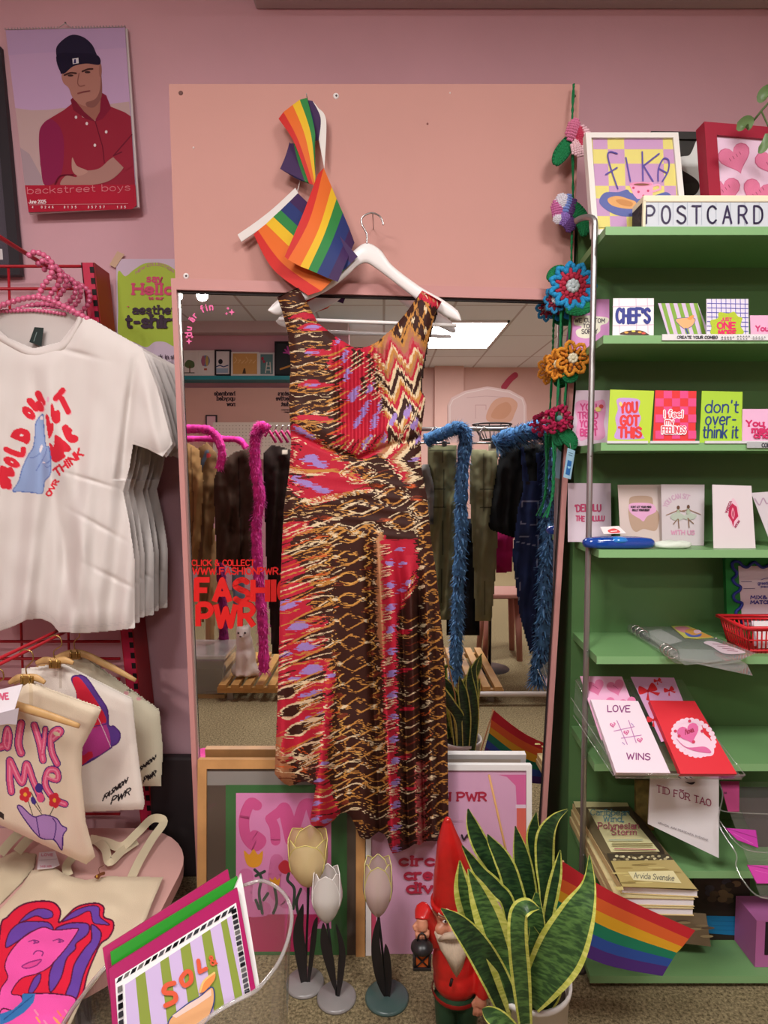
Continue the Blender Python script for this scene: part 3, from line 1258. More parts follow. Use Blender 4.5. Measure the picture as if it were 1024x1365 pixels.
pl = shelfplane(0, 1.50, .02, px=910)
framed('framed_print', 'black framed black and white cow spot print behind the FIKA frame', 'framed print',
       [(560, 163), (800, 166), (800, 545), (560, 545)], pl, .02, .018, '2a2624', 'dcdcd8', cow, Z5)


def hearts(A):
    for (x, y, r, ro) in ((893, 268, 66, -.35), (1040, 282, 66, -.35), (850, 400, 66, -.1), (985, 410, 66, .35), (1120, 400, 60, 0)):
        A.heart(x, y, r, 'c85f86', ro)
        A.heart(x, y, r * .94, 'dd7a9e', ro)
        for k in range(4):
            A.stroke([(x - 22 + k * 13, y + 10 - k * 9 - 6), (x - 16 + k * 13, y + 10 - k * 9 + 4)], 2.5, '9a3f60')


pl = shelfplane(0, 1.40, .02, yaw=.12, px=985)
framed('framed_print', 'red framed print of pink candy hearts at the top right of the shelf', 'framed print',
       [(771, 125), (1180, 158), (1180, 560), (800, 560)], pl, .03, .028, '9c2138', 'e8c8de', hearts, Z5)

# lightbox with letters
pl = vplane(1.365)
lb = thing('lightbox', 'white cinema lightbox reading POSTCARD on top of the shelf', 'lightbox', (W(960, 300, 1.365).x, 1.39, SZ[0]))
a, b = W(857, 262, 1.365), W(1075, 299, 1.365)
mb = MB()
mb.box((a.x, 1.365, SZ[0] + .0003), (b.x, 1.42, a.z), '2e2926')
mb.build('housing', lb)
mb = MB()
mb.bbox((a.x - .0005, 1.36, a.z - .013), (b.x, 1.4205, a.z + .001), mat('efe6c8', .4), .002)
mb.box((a.x - .0005, 1.36, SZ[0] + .0003), (a.x + .005, 1.366, a.z - .01), 'efe6c8')
mb.build('top_rail', lb)
mb = MB()
z0_, z1_ = SZ[0] + .001, a.z - .013
mb.box((a.x + .005, 1.3625, z0_), (b.x, 1.3655, z1_), mat('cfd6de', .4))
A = Art(mb, vplane(1.3622), Z5)
for k in range(9):
    x = 590 + k * 57
    A.rect(x - .8, 445, x + .8, 536, 'aab4c2')
mb.build('letter_panel', lb)
for ch, x in zip('POSTCARDS', (541, 603, 664, 724, 785, 846, 908, 969, 1030)):
    mb = MB()
    A = Art(mb, vplane(1.3615), Z5, rough=.4)
    A.text(ch, x, 528, 68, '352a4e', 7.5, fit=33)
    mb.build('letter', lb)

# hanging plant reaching in at the top right
root = thing('trailing_plant', 'green leafy plant trailing in at the top right corner', 'plant', W(1040, 190, 1.34))
mb = MB()
st_ = [W(1060, 60, 1.3), W(1040, 120, 1.32), W(1015, 148, 1.33), W(1003, 163, 1.34)]
mb.tube(st_, .0022, '4f6238', 6)
mb.tube([W(1015, 148, 1.33), W(1030, 180, 1.33), W(1036, 190, 1.33)], .0018, '4f6238', 6)
mb.build('stem', root)


def leaf(parts, c, wd, m, parent, tip=1.0, cup=.25, name='leaf', fold=None):
    """leaf blade along world points c, half widths wd"""
    n = len(c)
    P = []
    for i in range(n):
        t = (c[min(i + 1, n - 1)] - c[max(i - 1, 0)]).normalized()
        v = (CAM - c[i]).normalized()
        s_ = t.cross(v).normalized()
        nn = s_.cross(t).normalized()
        if nn.dot(v) < 0:
            nn = -nn
        row = []
        for k in range(5):
            u = (k - 2) / 2
            row.append(c[i] + s_ * (u * wd[i]) + nn * (abs(u) ** 1.5 * wd[i] * cup))
        P.append(row)
    b = MB()
    b.grid(P, m)
    Q = [[p - (CAM - p).normalized() * .0012 for p in r] for r in P]
    b.grid([r[::-1] for r in Q], m)
    return b.build(name, parent)


LG = mat('5d7648', .4, noise=.15, nscale=60)
for (pts, w0) in (([(1005, 160), (998, 163), (990, 168), (992, 172)], 9), ([(1022, 178), (1020, 192), (1015, 200), (1011, 204)], 5.5), ([(1036, 118), (1024, 122), (1018, 130), (1020, 134)], 9), ([(1030, 148), (1040, 160), (1050, 175), (1055, 180)], 9)):
    c = [W(x, y, 1.33) for x, y in pts]
    c = [Vector(q) for q in crom([tuple(v) for v in c], 4)]
    n = len(c)
    leaf(None, c, [w0 * 1.33 / F * math.sin(math.pi * min(.97, max(.06, i / (n - 1)))) ** .7 for i in range(n)], LG, root)


# --- second row of cards (shelf B)
def sorry(A):
    A.blob([(258, 905), (300, 895), (350, 898), (390, 905), (385, 925), (360, 935), (355, 960), (310, 985), (270, 978), (262, 955), (285, 940), (255, 930)], 'ece6d2')
    A.text('WE CUSTOM', 258, 922, 16, '4a3b48', 3, jit=.1, fit=118)
    A.text('TOO', 290, 943, 15, '4a3b48', 3, jit=.1, fit=40)
    A.text('SORRY', 285, 966, 17, '4a3b48', 3, jit=.1, fit=62)


oncard('postcard', 'purple postcard with a cream speech bubble saying sorry behind the metal pole', (258, 394, 830, 240, 394), 1, 1.52, .02, 'd58fc8', sorry, Z5)


def chefs(A):
    for x in (432, 500, 545):
        A.stroke([(x, 828), (x + 3, 966)], 2.5, 'd8b8d0')
    for y in (860, 935):
        A.stroke([(408, y), (570, y - 4)], 2.5, 'd8b8d0')
    A.text("CHEF'S", 424, 922, 54, '27308a', 12, xs=.5, jit=.08, fit=130)
    A.blob([(440, 970), (455, 958), (480, 954), (520, 954), (545, 966), (545, 972)], '4a2c20')
    for (x, y, c) in ((462, 962, 'e0a040'), (490, 957, 'd8d058'), (515, 961, 'e0a040'), (530, 965, 'd85040')):
        A.ell(x, y, 8, 4, c)


oncard('postcard', "white gridded postcard with dark blue lettering CHEF'S", (410, 571, 826, 407, 570), 1, 1.378, .03, 'f0ecec', chefs, Z5)


def cocktail(A):
    for k, x in enumerate((600, 632, 664, 696, 728)):
        A.poly([(x, 846), (x + 16, 846), (x + 50, 968), (x + 34, 968)], '82aa3e')
    A.blob([(660, 908), (730, 905), (728, 930), (705, 946), (690, 946), (670, 930)], 'eab07a', line='4a4a90', lw=2)
    A.stroke([(698, 946), (706, 966)], 6, '3f4490')
    A.blob([(704, 905), (725, 893), (730, 900), (716, 912)], 'e89a4e')


oncard('postcard', 'postcard with green stripes and an orange cocktail glass', (588, 745, 846, 632, 798), 1, 1.40, .05, 'd9c0de', cocktail, Z5)


def onemore(A):
    for x in range(800, 950, 19):
        A.stroke([(x, 830), (x + 2, 970)], 2.5, '5a58b8')
    for y in range(846, 965, 18):
        A.stroke([(783, y), (945, y + 3)], 2.5, '5a58b8')
    A.blob([(800, 940), (796, 915), (825, 905), (830, 882), (865, 886), (890, 880), (905, 898), (922, 905), (915, 935), (922, 968), (805, 970)], 'b5c834')
    A.text('JUST', 838, 917, 13, 'e0446a', 4, jit=.2, fit=42)
    A.text('ONE', 824, 946, 24, 'e02c64', 7, jit=.1, fit=70)
    A.text('MORE', 828, 972, 18, 'e02c64', 6, jit=.1, fit=68)


oncard('postcard', 'white postcard with blue grid and lime blob reading JUST ONE MORE', (780, 946, 829, 780, 948), 1, 1.378, .03, 'e4dcec', onemore, Z5)
oncard('postcard', 'pale pink postcard with magenta writing at the right end of the second shelf', (953, 1100, 894, 956, 1100), 1, 1.378, .02, 'e9b3d2',
       lambda A: A.text('You are', 976, 956, 20, 'd0407a', 6, fit=110), Z5)

# price strip on the shelf edge
sp = thing('shelf_label_strip', 'white label strip along the front of the second shelf', 'label', (W(960, 450, 1.355).x, 1.357, SZ[1]))
mb = MB()
a, b = W(883, 445.5, 1.357), W(1040, 453.5, 1.357)
mb.box((a.x, 1.3565, b.z), (b.x, 1.3592, a.z), 'e6e4e6')
A = Art(mb, vplane(1.3563), Z5, rough=.5)
A.text('CREATE YOUR COMBO', 664, 986, 10, '3a3a44', 2.6, fit=160)
for k in range(3):
    A.text('A A A A A', 840 + k * 62, 982 - (k % 2) * 3, 4, '5a5a64', 2, fit=50)
    A.text('A A A A', 840 + k * 62, 990, 4, '5a5a64', 2, fit=40)
mb.build('label_strip', sp)


# --- third row (shelf C)
def tried(A):
    A.blob([(262, 170), (290, 158), (330, 165), (372, 158), (380, 200), (372, 250), (378, 300), (350, 318), (310, 312), (280, 320), (262, 290), (268, 240), (260, 205)], 'efa2cc')
    for t, y, fw, x in (('YOU', 200, 62, 280), ('TRIED', 232, 78, 270), ('YOUR', 265, 66, 278), ('BEST', 300, 66, 280)):
        A.text(t, x, y, 25, 'd84a8a', 6, jit=.12, fit=fw)
    A.ell(350, 195, 12, 10, 'e8d27a')
    A.ell(362, 184, 9, 8, 'd84a4a')


oncard('postcard', 'pink postcard reading YOU TRIED YOUR BEST behind the metal pole', (262, 396, 120, 243, 388), 2, 1.52, .02, 'e6cfe0', tried, Z6)


def gotthis(A):
    A.blob([(425, 155), (470, 150), (515, 160), (510, 200), (520, 230), (512, 262), (528, 300), (525, 312), (420, 312), (424, 270), (418, 230), (428, 195)], 'c49ad6')
    for t, y, x, fw in (('YOU', 208, 438, 66), ('GOT', 258, 440, 70), ('THIS', 306, 432, 88)):
        A.text(t, x, y, 38, 'e03a3a', 10, jit=.1, fit=fw)
    A.blob([(432, 172), (440, 165), (446, 176), (440, 184)], 'e8d27a')


oncard('postcard', 'lime postcard with red lettering YOU GOT THIS on a lilac blob', (398, 572, (117, 122), 386, 556), 2, 1.378, .03, 'b9d43a', gotthis, Z6)


def feelings(A):
    xs = [577, 610, 643, 675, 707, 739]
    ys = [122, 152, 184, 216, 248, 280, 312]
    for r in range(6):
        for c in range(5):
            if (r + c) % 2:
                A.rect(xs[c], ys[r], xs[c + 1], ys[r + 1], 'e24e88')
    for t, y, x, fw in (('I feel', 226, 612, 74), ('my', 256, 618, 30), ('FEELINGS', 290, 604, 92)):
        A.text(t, x, y, 26, 'f6f0f4', 11, jit=.1, fit=fw)
        A.text(t, x, y, 26, 'e0304a', 3.6, jit=.1, fit=fw)


oncard('postcard', 'red and pink checked postcard reading I feel my FEELINGS', (577, 740, (120, 123), 567, 735), 2, 1.378, .03, 'e0363a', feelings, Z6)


def overthink(A):
    for t, y, x, fw in (("don't", 208, 775, 130), ('over-', 256, 776, 120), ('think it', 308, 766, 138)):
        A.text(t, x, y, 48, '28407a', 6, fit=fw, slant=.08)


oncard('postcard', "lime postcard with dark blue writing don't over-think it", (762, 923, (122, 126), 752, 920), 2, 1.378, .03, 'a9cf3c', overthink, Z6)


def making(A):
    for t, y, x, fw in (('You are', 262, 938, 150), ('making', 287, 962, 110), ('choice', 308, 970, 110)):
        A.text(t, x, y, 22, 'cf2f66', 7, fit=fw, serif=True)


oncard('postcard', 'short pink postcard with red serif writing at the right of the third shelf', (923, 1130, 194, 921, 1130), 2, 1.378, .02, 'eab6d6', making, Z6)
for nm, x0, x1, y0, y1 in (('white label strip below the lime and red cards', 557, 752, 313, 320), ('white label strip below the lime YOU GOT THIS card', 386, 548, 309, 317), ("white label strip below the don't over-think card", 775, 1040, 313, 321)):
    sp = thing('shelf_label_strip', nm, 'label', (W(680 + (x0 + x1) / 2 * .336, 590, 1.357).x, 1.357, SZ[2]))
    mb = MB()
    a, b = W(680 + x0 * .336, 480 + y0 * .336, 1.357), W(680 + x1 * .336, 480 + y1 * .336, 1.357)
    mb.box((a.x, 1.3570, SZ[2] - .002), (b.x, 1.3595, SZ[2] + .0035), 'dcdadc')
    mb.build('label_strip', sp)
sp = thing('shelf_label_strip', 'silver price label hanging at the right edge of the third shelf', 'label', (W(1010, 596, 1.355).x, 1.357, SZ[2] - .012))
mb = MB()
a, b = W(996, 589, 1.356), W(1040, 597, 1.356)
mb.box((a.x, 1.3555, b.z), (b.x, 1.3565, a.z), 'b4b6b8')
A = Art(mb, vplane(1.3553), None)
A.text('COMBO', 1016, 596, 5, '3a3a44', 1.2)
mb.build('label_strip', sp)


# --- fourth row (shelf D)
def delulu(A):
    A.text("'DELULU", 258, 600, 26, 'c94a74', 6, jit=.15, fit=102)
    A.text("THE SOLULU", 262, 638, 19, 'c94a74', 5, jit=.15, fit=112)


oncard('postcard', 'pale postcard with pink writing DELULU THE SOLULU behind the pole', (230, 400, (488, 489), 230, 402), 3, 1.52, .02, 'd9c6d4', delulu, Z6)


def pants(A):
    A.blob([(478, 545), (520, 538), (562, 545), (570, 580), (592, 610), (590, 650), (575, 678), (530, 670), (500, 682), (480, 660), (470, 610), (472, 575)], 'b79a86')
    A.blob([(474, 572), (520, 566), (566, 572), (580, 600), (545, 620), (530, 640), (515, 630), (478, 605)], 'dfa7cb')
    A.text('DONT LET YOUR MIND', 480, 586, 7, '3a3036', 2.2, fit=80)
    A.text('BULLY YOUR BODY', 486, 598, 7, '3a3036', 2.2, fit=68)


oncard('postcard', 'beige postcard with a drawing of pink briefs on a torso', (428, 600, (495, 494), 440, 620), 3, 1.45, .025, 'd2c0ba', pants, Z6)


def sit(A):
    A.setzoom(Z6)

    def wp(t0, R, cx, cy):
        return lambda X, Y: (cx + (R + Y) * math.sin(t0 + X / R), cy - (R + Y) * math.cos(t0 + X / R))
    A.text('YOU CAN SIT', 0, 0, 18, 'c9a6bc', 4, warp=wp(-1.15, 62, 680, 610), xs=.8)
    A.text('WITH US', 640, 692, 16, 'd79ab8', 4, fit=92)
    for (x, y, f) in ((668, 585, 1), (708, 582, -1)):
        A.ell(x, y, 6, 8, '6a4a3c')
        A.poly([(x - 6, y + 8), (x + 6, y + 8), (x + 8, y + 28), (x - 8, y + 28)], 'aab6a0')
        A.blob([(x - 30 * f, y + 30), (x - 12, y + 22), (x + 12, y + 24), (x + 26 * f, y + 40), (x, y + 52), (x - 26 * f, y + 46)], 'b5beb0')
        A.stroke([(x, y + 46), (x + 3, y + 82)], 4, '8a6a56')
        A.stroke([(x - 4 * f, y + 12), (x - 48 * f, y + 30)], 3, '9a7a66')
        A.stroke([(x + 4 * f, y + 12), (x + 26 * f, y + 16)], 3, '9a7a66')
        A.stroke([(x - 3, y + 46), (x - 20 * f, y + 66)], 3.5, '8a6a56')


oncard('postcard', 'pale postcard of two dancing ballerinas reading YOU CAN SIT WITH US', (600, 772, (493, 494), 604, 770), 3, 1.44, .012, 'cfc4c8', sit, Z6)


def redform(A):
    A.blob([(884, 548), (905, 580), (912, 620), (900, 650), (886, 664), (868, 630), (866, 600)], 'e3bccb')
    A.poly([(882, 568), (900, 582), (906, 620), (890, 640), (886, 662), (880, 640), (866, 618), (870, 585)], 'b8264e')
    A.blob([(884, 585), (892, 610), (886, 632), (878, 610)], 'e08aa2')
    A.ell(885, 610, 2.5, 14, 'a01c40')
    A.text('MARSCH', 0, 0, 11, 'a83a60', 2.4, warp=lambda X, Y: (864 + X * .35 - Y, 605 - X * .9))
    A.text('VULVA', 0, 0, 11, 'a83a60', 2.4, warp=lambda X, Y: (890 + X * .45 + Y * .6, 662 - X * .7 + Y * .3))


oncard('postcard', 'white postcard with a red diamond shaped flower drawing', (803, 958, (494, 499), 808, 975), 3, 1.385, .03, 'dcd0d4', redform, Z6)
oncard('postcard', 'tilted white postcard cut off at the right end of the fourth shelf', (957, 1130, (527, 515), 1040, 1130), 3, 1.42, .03, 'd3c8cf',
       lambda A: A.stroke([(972, 550), (990, 575), (1005, 548), (1020, 570), (1040, 550)], 5, 'b79ab0', True), Z6)

# blue sunglasses case, white soft pouch, small red and white tag
root = thing('glasses_case', 'translucent blue plastic glasses case lying on the fourth shelf', 'case', (W(826, 722, 1.38).x, 1.38, SZ[3]))
mb = MB()
n = 22
P = []
ca, cb = W(778, 718, 1.385), W(874, 718, 1.385)
hw = (cb.x - ca.x) / 2
cxm = (ca.x + cb.x) / 2
prof = [(.70, .0005), (.95, .003), (1.0, .011), (.98, .018), (.9, .023), (.6, .026), (.2, .024), (0.01, .023)]
for (k, h) in prof:
    P.append([Vector((cxm + hw * k * math.copysign(abs(math.cos(a)) ** .55, math.cos(a)), 1.392 + .024 * k * math.copysign(abs(math.sin(a)) ** .7, math.sin(a)), SZ[3] + h)) for a in [2 * math.pi * i / n for i in range(n)]])
mb.grid(P, mat('17449c', .12, spec=.8), closed=True)
mb.build('case_shell', root)
mb = MB()
mb.ball((cxm - .004, 1.385, SZ[3] + .019), (.028, .02, .009), mat('2c7fd4', .1, spec=.9), 14, 8)
mb.build('lens', root, 'lighter blue glasses lens showing through')
mb = MB()
P = []
c0 = W(898, 718, 1.385)
for (k, h) in ((.7, .0004), (.96, .003), (1, .008), (.9, .013), (.5, .017), (.01, .016)):
    P.append([Vector((c0.x + .044 * k * math.cos(a) * (1 + .08 * math.sin(3 * a)), 1.39 + .02 * k * math.sin(a), SZ[3] + h + .002 * k * math.sin(4 * a + 1) * (h > .005))) for a in [2 * math.pi * i / 28 for i in range(28)]])
mb.grid(P, mat('d5ddd0', .6), closed=True)
mb.build('soft_pouch', None, 'white soft glasses pouch lying right of the blue case', cat='pouch')
pl = Plane(W(840, 706, 1.415), W(870, 706, 1.415), W(840, 696, 1.43))
flatthing('folded_tag', 'small white and red paper tag lying behind the blue glasses case', 'tag', [(358, 662), (432, 658), (462, 688), (372, 690)], leanplane(711, 1.415, 700, 1.43, 820), .001, 'e8dcda',
          lambda A: (A.blob([(388, 676), (410, 668), (430, 674), (436, 684), (400, 686)], 'd5484a'), A.stroke([(400, 680), (424, 678)], 3, 'f0dede')), Z6)


# --- fifth shelf (E): binder, green sign, red basket
Z7b = zoom(900, 620, 124, 604)
sg = [(326, 590), (640, 590), (640, 1128), (342, 1124)]
pl = shelfplane(4, 1.50, .015, px=1000)
root = thing('sign_board', 'green sign board with a wavy blue border reading MIX & MATCH', 'sign', (W(1010, 845, 1.5).x, 1.5, SZ[4]))
mb = MB()
zz = Z7b
q = [(zz[0] + p[0] * zz[2], zz[1] + p[1] * zz[2]) for p in sg]
yb_ = PY(SZ[4] + .0006, 1.5)
q[2], q[3] = (1040, yb_), (q[3][0], yb_)
mb.slab([pl.at(*p) for p in q], pl.n, .012, '1c7a34', '145c28')
mb.build('board', root)
mb = MB()
A = Art(mb, pl, Z7b)
A.poly([(410, 655), (640, 655), (640, 1060), (440, 1070)], 'd9c6d2')
A.text('MIX&', 492, 868, 20, '4a3f8e', 7, fit=105, serif=True)
A.text('MATCH', 492, 900, 20, '4a3f8e', 7, fit=130, serif=True)
A.text('greeting', 540, 775, 18, '6a5f9e', 5, fit=90)
A.text('pack', 560, 795, 14, '6a5f9e', 4, fit=60)
A.stroke([(430, 757), (500, 757)], 3, '5a4f7e')
A.stroke([(445, 802), (520, 801)], 3, '5a4f7e')
A.stroke([(560, 745), (590, 735), (640, 732)], 4, '6a5f9e', True)
mb.build('paper_notice', root)
mb = MB()
pts = [(640, 625), (620, 640), (600, 655), (570, 665), (545, 650), (520, 630), (495, 640), (470, 662), (440, 655), (420, 632), (390, 625), (372, 640), (378, 670), (400, 695), (396, 720), (375, 740), (392, 770), (425, 790), (418, 815), (388, 835), (380, 860), (400, 885), (435, 895), (425, 925), (398, 950), (400, 985), (430, 1010), (445, 1040), (432, 1070), (425, 1090), (445, 1110)]
pts = crom([(zz[0] + p[0] * zz[2], zz[1] + p[1] * zz[2]) for p in pts], 4)
mb.tube([pl.at(x, y, .003) for x, y in pts], .0036, mat('28348e', .5), 8)
mb.build('wavy_border', root, 'wavy dark blue border')

root = thing('plastic_basket', 'small red plastic basket with slotted sides on the fifth shelf', 'basket', (W(1030, 860, 1.40).x, 1.41, SZ[4]))
RB = mat('d0262e', .35)
mb = MB()
x0, y0 = W(996, 850, 1.375).x, 1.372
xw, yw, hh = .19, .11, .062
zb = SZ[4] + .001
fl = .014


def bk(u, v, h):
    """point on the basket side: u along x 0..1, v along y 0..1 at height h"""
    e = fl * h / hh
    return Vector((x0 + .012 - e + u * (xw - .024 + 2 * e), y0 + .012 - e + v * (yw - .024 + 2 * e), zb + h))


mb.slab([bk(0, 0, 0), bk(1, 0, 0), bk(1, 1, 0), bk(0, 1, 0)], (0, 0, 1), .001, RB)
for h, r in ((.006, .003), (.031, .0018), (.056, .003)):
    mb.tube([bk(0, 0, h), bk(1, 0, h), bk(1, 1, h), bk(0, 1, h), bk(0, 0, h)], r, RB, 6)
for k in range(19):
    u = k / 18
    mb.tube([bk(u, 0, 0), bk(u, 0, .058)], .0019, RB, 5)
    mb.tube([bk(u, 1, 0), bk(u, 1, .058)], .0019, RB, 5)
for k in range(11):
    u = k / 10
    mb.tube([bk(0, u, 0), bk(0, u, .058)], .0019, RB, 5)
    mb.tube([bk(1, u, 0), bk(1, u, .058)], .0019, RB, 5)
mb.build('basket_body', root)
mb = MB()
mb.tube([bk(-.03, -.04, hh), bk(1.03, -.04, hh), bk(1.03, 1.04, hh), bk(-.03, 1.04, hh), bk(-.03, -.04, hh)], .0042, RB, 8)
mb.build('basket_rim', root)
mb = MB()
mb.obox(bk(.18, .2, .006), (.14, 0, 0), (0, .002, 0), (0, .02, .058), 'e6e0e2')
mb.obox(bk(.2, .4, .006), (.13, 0, 0), (0, .002, 0), (0, .015, .056), 'e6d6e2')
mb.build('card_stack', None, 'white cards standing inside the small red basket', cat='postcard')

# clear ring binder
root = thing('ring_binder', 'clear plastic ring binder of sticker sheets overhanging the fifth shelf', 'binder', (W(925, 860, 1.36).x, 1.37, SZ[4]))
zs = SZ[4]
CL = clearmat('clear_binder', gloss=.3, haze=.18, hz=(.9, .92, .9))


def bp(x, y, h=0.0):
    """zoomed pixel -> horizontal plane a little above the shelf"""
    return WZ(720 + x * Z7[2], 740 + y * Z7[2], zs + .004 + h)


mb = MB()
cov = [(405, 300), (600, 455), (650, 492), (900, 470), (968, 440), (800, 375), (640, 312), (470, 285)]
cv = [bp(x, y, .012) for x, y in cov]
mb.slab(cv, (0, 0, 1), .0008, CL)
cov2 = [(385, 330), (600, 465), (955, 540), (930, 490), (780, 400), (640, 330), (450, 290)]
mb.slab([bp(x, y, 0) for x, y in cov2], (0, 0, 1), .0008, CL)
mb.build('clear_cover', root)
mb = MB()
P = []
a, b = bp(392, 318, .006), bp(622, 462, .006)
for i in range(8):
    t = i / 7
    c = a.lerp(b, t)
    P.append([c + Vector((0.012 * math.cos(an), -.008 * math.cos(an), .013 * math.sin(an))) for an in [math.pi * (.25 + k / 8 * 1.5) for k in range(9)]])
mb.grid(P, CL)
mb.build('rolled_spine', root)
mb = MB()
CH = mat('c8c4c0', .15, .9)
for t in (.12, .2, .28, .74, .82, .9):
    c = bp(405 + (615 - 405) * t, 318 + (455 - 318) * t, .012)
    mb.tube([c + Vector((.011 * math.cos(an), 0, .011 * math.sin(an))) for an in [2 * math.pi * k / 12 for k in range(13)]], .0016, CH, 6)
mb.tube([bp(410, 325, .006), bp(490, 380, .006)], .004, mat('2c2a2a', .4), 8)
mb.tube([bp(560, 418, .006), bp(620, 458, .006)], .004, CH, 8)
mb.build('ring_mechanism', root, 'chrome and black ring mechanism')
mb = MB()
pl = zplane(zs + .0135)
mb.slab([bp(x, y, .009) for x, y in ((490, 340), (540, 330), (640, 385), (560, 405), (500, 375))], (0, 0, 1), .001, 'e8e4e4')
mb.slab([bp(x, y, .006) for x, y in ((620, 420), (780, 425), (930, 450), (760, 475), (630, 465))], (0, 0, 1), .004, mat('ccd0cc', .3))
mb.build('white_page', root)
mb = MB()
pl = zplane(zs + .0172)
A = Art(mb, pl, Z7, rough=.3)
A.poly([(588, 318), (660, 314), (782, 370), (705, 376), (650, 372)], 'd8cf6a')
A.blob([(605, 325), (650, 320), (690, 340), (660, 350), (625, 340)], 'e08aa0')
A.blob([(650, 340), (690, 330), (735, 350), (770, 366), (720, 370), (680, 360)], 'e0a050')
A.blob([(650, 346), (690, 360), (725, 352), (715, 366), (670, 366)], '5a6ac0')
A.blob([(690, 340), (710, 335), (725, 345), (700, 352)], 'ecc0d0')
mb.build('sticker_sheet', root, 'colourful sticker sheet in yellow, pink and blue')
mb = MB()
A = Art(mb, pl, Z7, rough=.3)
A.blob([(735, 392), (780, 387), (900, 425), (918, 440), (830, 442), (770, 410)], 'e6d2dc')
for k in range(4):
    A.stroke([(775 + k * 22, 398 + k * 10), (840 + k * 16, 402 + k * 10)], 2.5, '9a5a74')
mb.build('note_card', root)
mb = MB()
mb.ball(bp(790, 374, .016), (.003, .003, .003), CH, 8, 6)
mb.build('snap_button', root)

# --- sixth shelf (F): clear stepped card holder with cards
root = thing('card_holder', 'clear stepped acrylic card holder with greeting cards below the binder', 'card holder', (W(860, 1010, 1.34).x, 1.36, SZ[5]))
AC = clearmat('clear_acrylic', gloss=.35, haze=.03)
AE = clearmat('acrylic_edge', gloss=.5, haze=.14, hz=(.9, .93, .91))
# the holder slopes forward: back ledge high, front lip low
pb = leanplane(1040, 1.27, 895, 1.47, 850)


def hb(x, y, h=0.0):
    return pb.at(720 + x * Z7[2], 740 + y * Z7[2], h)


mb = MB()
mb.slab([hb(x, y, -.006) for x, y in ((165, 555), (640, 560), (905, 1000), (340, 1000))], pb.n, .002, AC)
mb.build('sloped_panel', root)
mb = MB()
lipA, lipB = hb(340, 1000, -.008), hb(905, 1006, -.008)
up = pb.n
mb.obox(lipA, lipB - lipA, up * .02, Vector((0, 0, .003)), AC)
mb.tube([lipA + up * .02, lipB + up * .02], .0012, AE, 6)
mb.tube([lipA, lipB], .0015, AE, 6)
mb.tube([hb(800, 830, .004), hb(880, 935, .012), lipB + up * .02], .0012, AE, 6)
mb.build('front_lip', root)
mb = MB()
for a, b in (((140, 640), (330, 940)), ((150, 720), (330, 990)), ((160, 560), (240, 700))):
    mb.tube([hb(*a, -.004), hb(*b, .006)], .0011, AE, 6)
l0, l1, l2 = hb(150, 700, -.006), hb(340, 1000, -.006), hb(340, 960, .012)
mb.add([l0, l1, l2, hb(160, 560, .0)], [(0, 1, 2, 3)], AC)
mb.build('side_wall', root)
mb = MB()
for (x, y) in ((620, 998), (650, 1000), (672, 998)):
    mb.tube([hb(x, y - 3, .013), hb(x + 12, y + 4, .013)], .001, '3a3434', 5)
mb.build('tray_marks', root)


def lovewins(A):
    A.text('LOVE', 304, 704, 28, '8a3a78', 5, jit=.1, fit=100)
    A.text('WINS', 390, 918, 28, '8a3a78', 5, jit=.1, fit=104)
    for a, b in (((345, 742), (392, 850)), ((398, 742), (432, 842)), ((332, 790), (424, 770)), ((365, 822), (455, 808))):
        A.stroke([a, b], 3.5, 'c07ab4')
    for (x, y) in ((327, 762), (388, 796), (449, 830)):
        A.heart(x, y, 13, 'd05a94', -.2)
        A.heart(x, y - 1, 8, 'f0cfe2', -.2)
        A.heart(x, y, 5, 'd05a94', -.2)
    A.stroke([(370, 840), (380, 850)], 3, 'b48ac8')
    A.stroke([(410, 755), (420, 765)], 3, 'b48ac8')


def candy(A):
    for (x, y) in ((250, 592), (340, 592), (300, 672), (395, 670)):
        A.heart(x, y, 40, 'e07aa6', -.3)
        A.stroke([(x - 12, y - 8), (x + 12, y + 8)], 2.5, 'b04a78')


def bows(A):
    for (x, y, r) in ((485, 610, 1), (528, 565, .4), (580, 608, .55), (510, 740, .7)):
        c = 'd02a34'
        A.blob([(x, y), (x - 40 * r, y - 22 * r), (x - 38 * r, y + 15 * r)], c)
        A.blob([(x, y), (x + 18 * r, y - 38 * r), (x + 42 * r, y - 5 * r)], c)
        A.poly([(x, y), (x + 55 * r, y + 8 * r), (x + 45 * r, y + 22 * r)], c)
        A.poly([(x, y), (x + 8 * r, y + 45 * r), (x - 8 * r, y + 40 * r)], c)
        A.ell(x, y, 7 * r, 7 * r, 'b01c28')


def cake(A):
    A.blob([(595, 800), (615, 770), (650, 740), (690, 735), (725, 765), (735, 800), (765, 830), (782, 880), (765, 902), (700, 895), (645, 870), (610, 835)], 'f2d0e2')
    for k in range(26):
        t = 2 * math.pi * k / 26
        A.ell(690 + 88 * math.cos(t) + 20 * math.sin(t), 820 + 80 * math.sin(t), 13, 11, 'f2d0e2')
    A.blob([(612, 822), (660, 862), (740, 860), (768, 888), (700, 880), (645, 858)], 'dc6a9e')
    A.heart(668, 798, 50, 'e06aa0', -.35)
    A.text('I', 652, 806, 20, 'a02848', 4)
    A.text('love', 662, 803, 22, 'a02848', 3.5, fit=30, rot=20)
    A.text('u', 682, 796, 22, 'a02848', 4, rot=20)
    for (x, y) in ((672, 745), (608, 790), (728, 790), (625, 812), (690, 838)):
        A.ell(x, y, 7, 7, 'd03a5a')


def hcard(name, label, quad, h, th, base, art, side=None):
    mb = MB()
    mb.slab([hb(x, y, h) for x, y in quad], pb.n, th, mat(base, .4), side)
    pl = Plane(hb(*quad[0], h), hb(*quad[1], h), hb(*quad[2], h))
    art(Art(mb, pl, Z7, rough=.4))
    return mb.build(name, None, label, cat='greeting card')


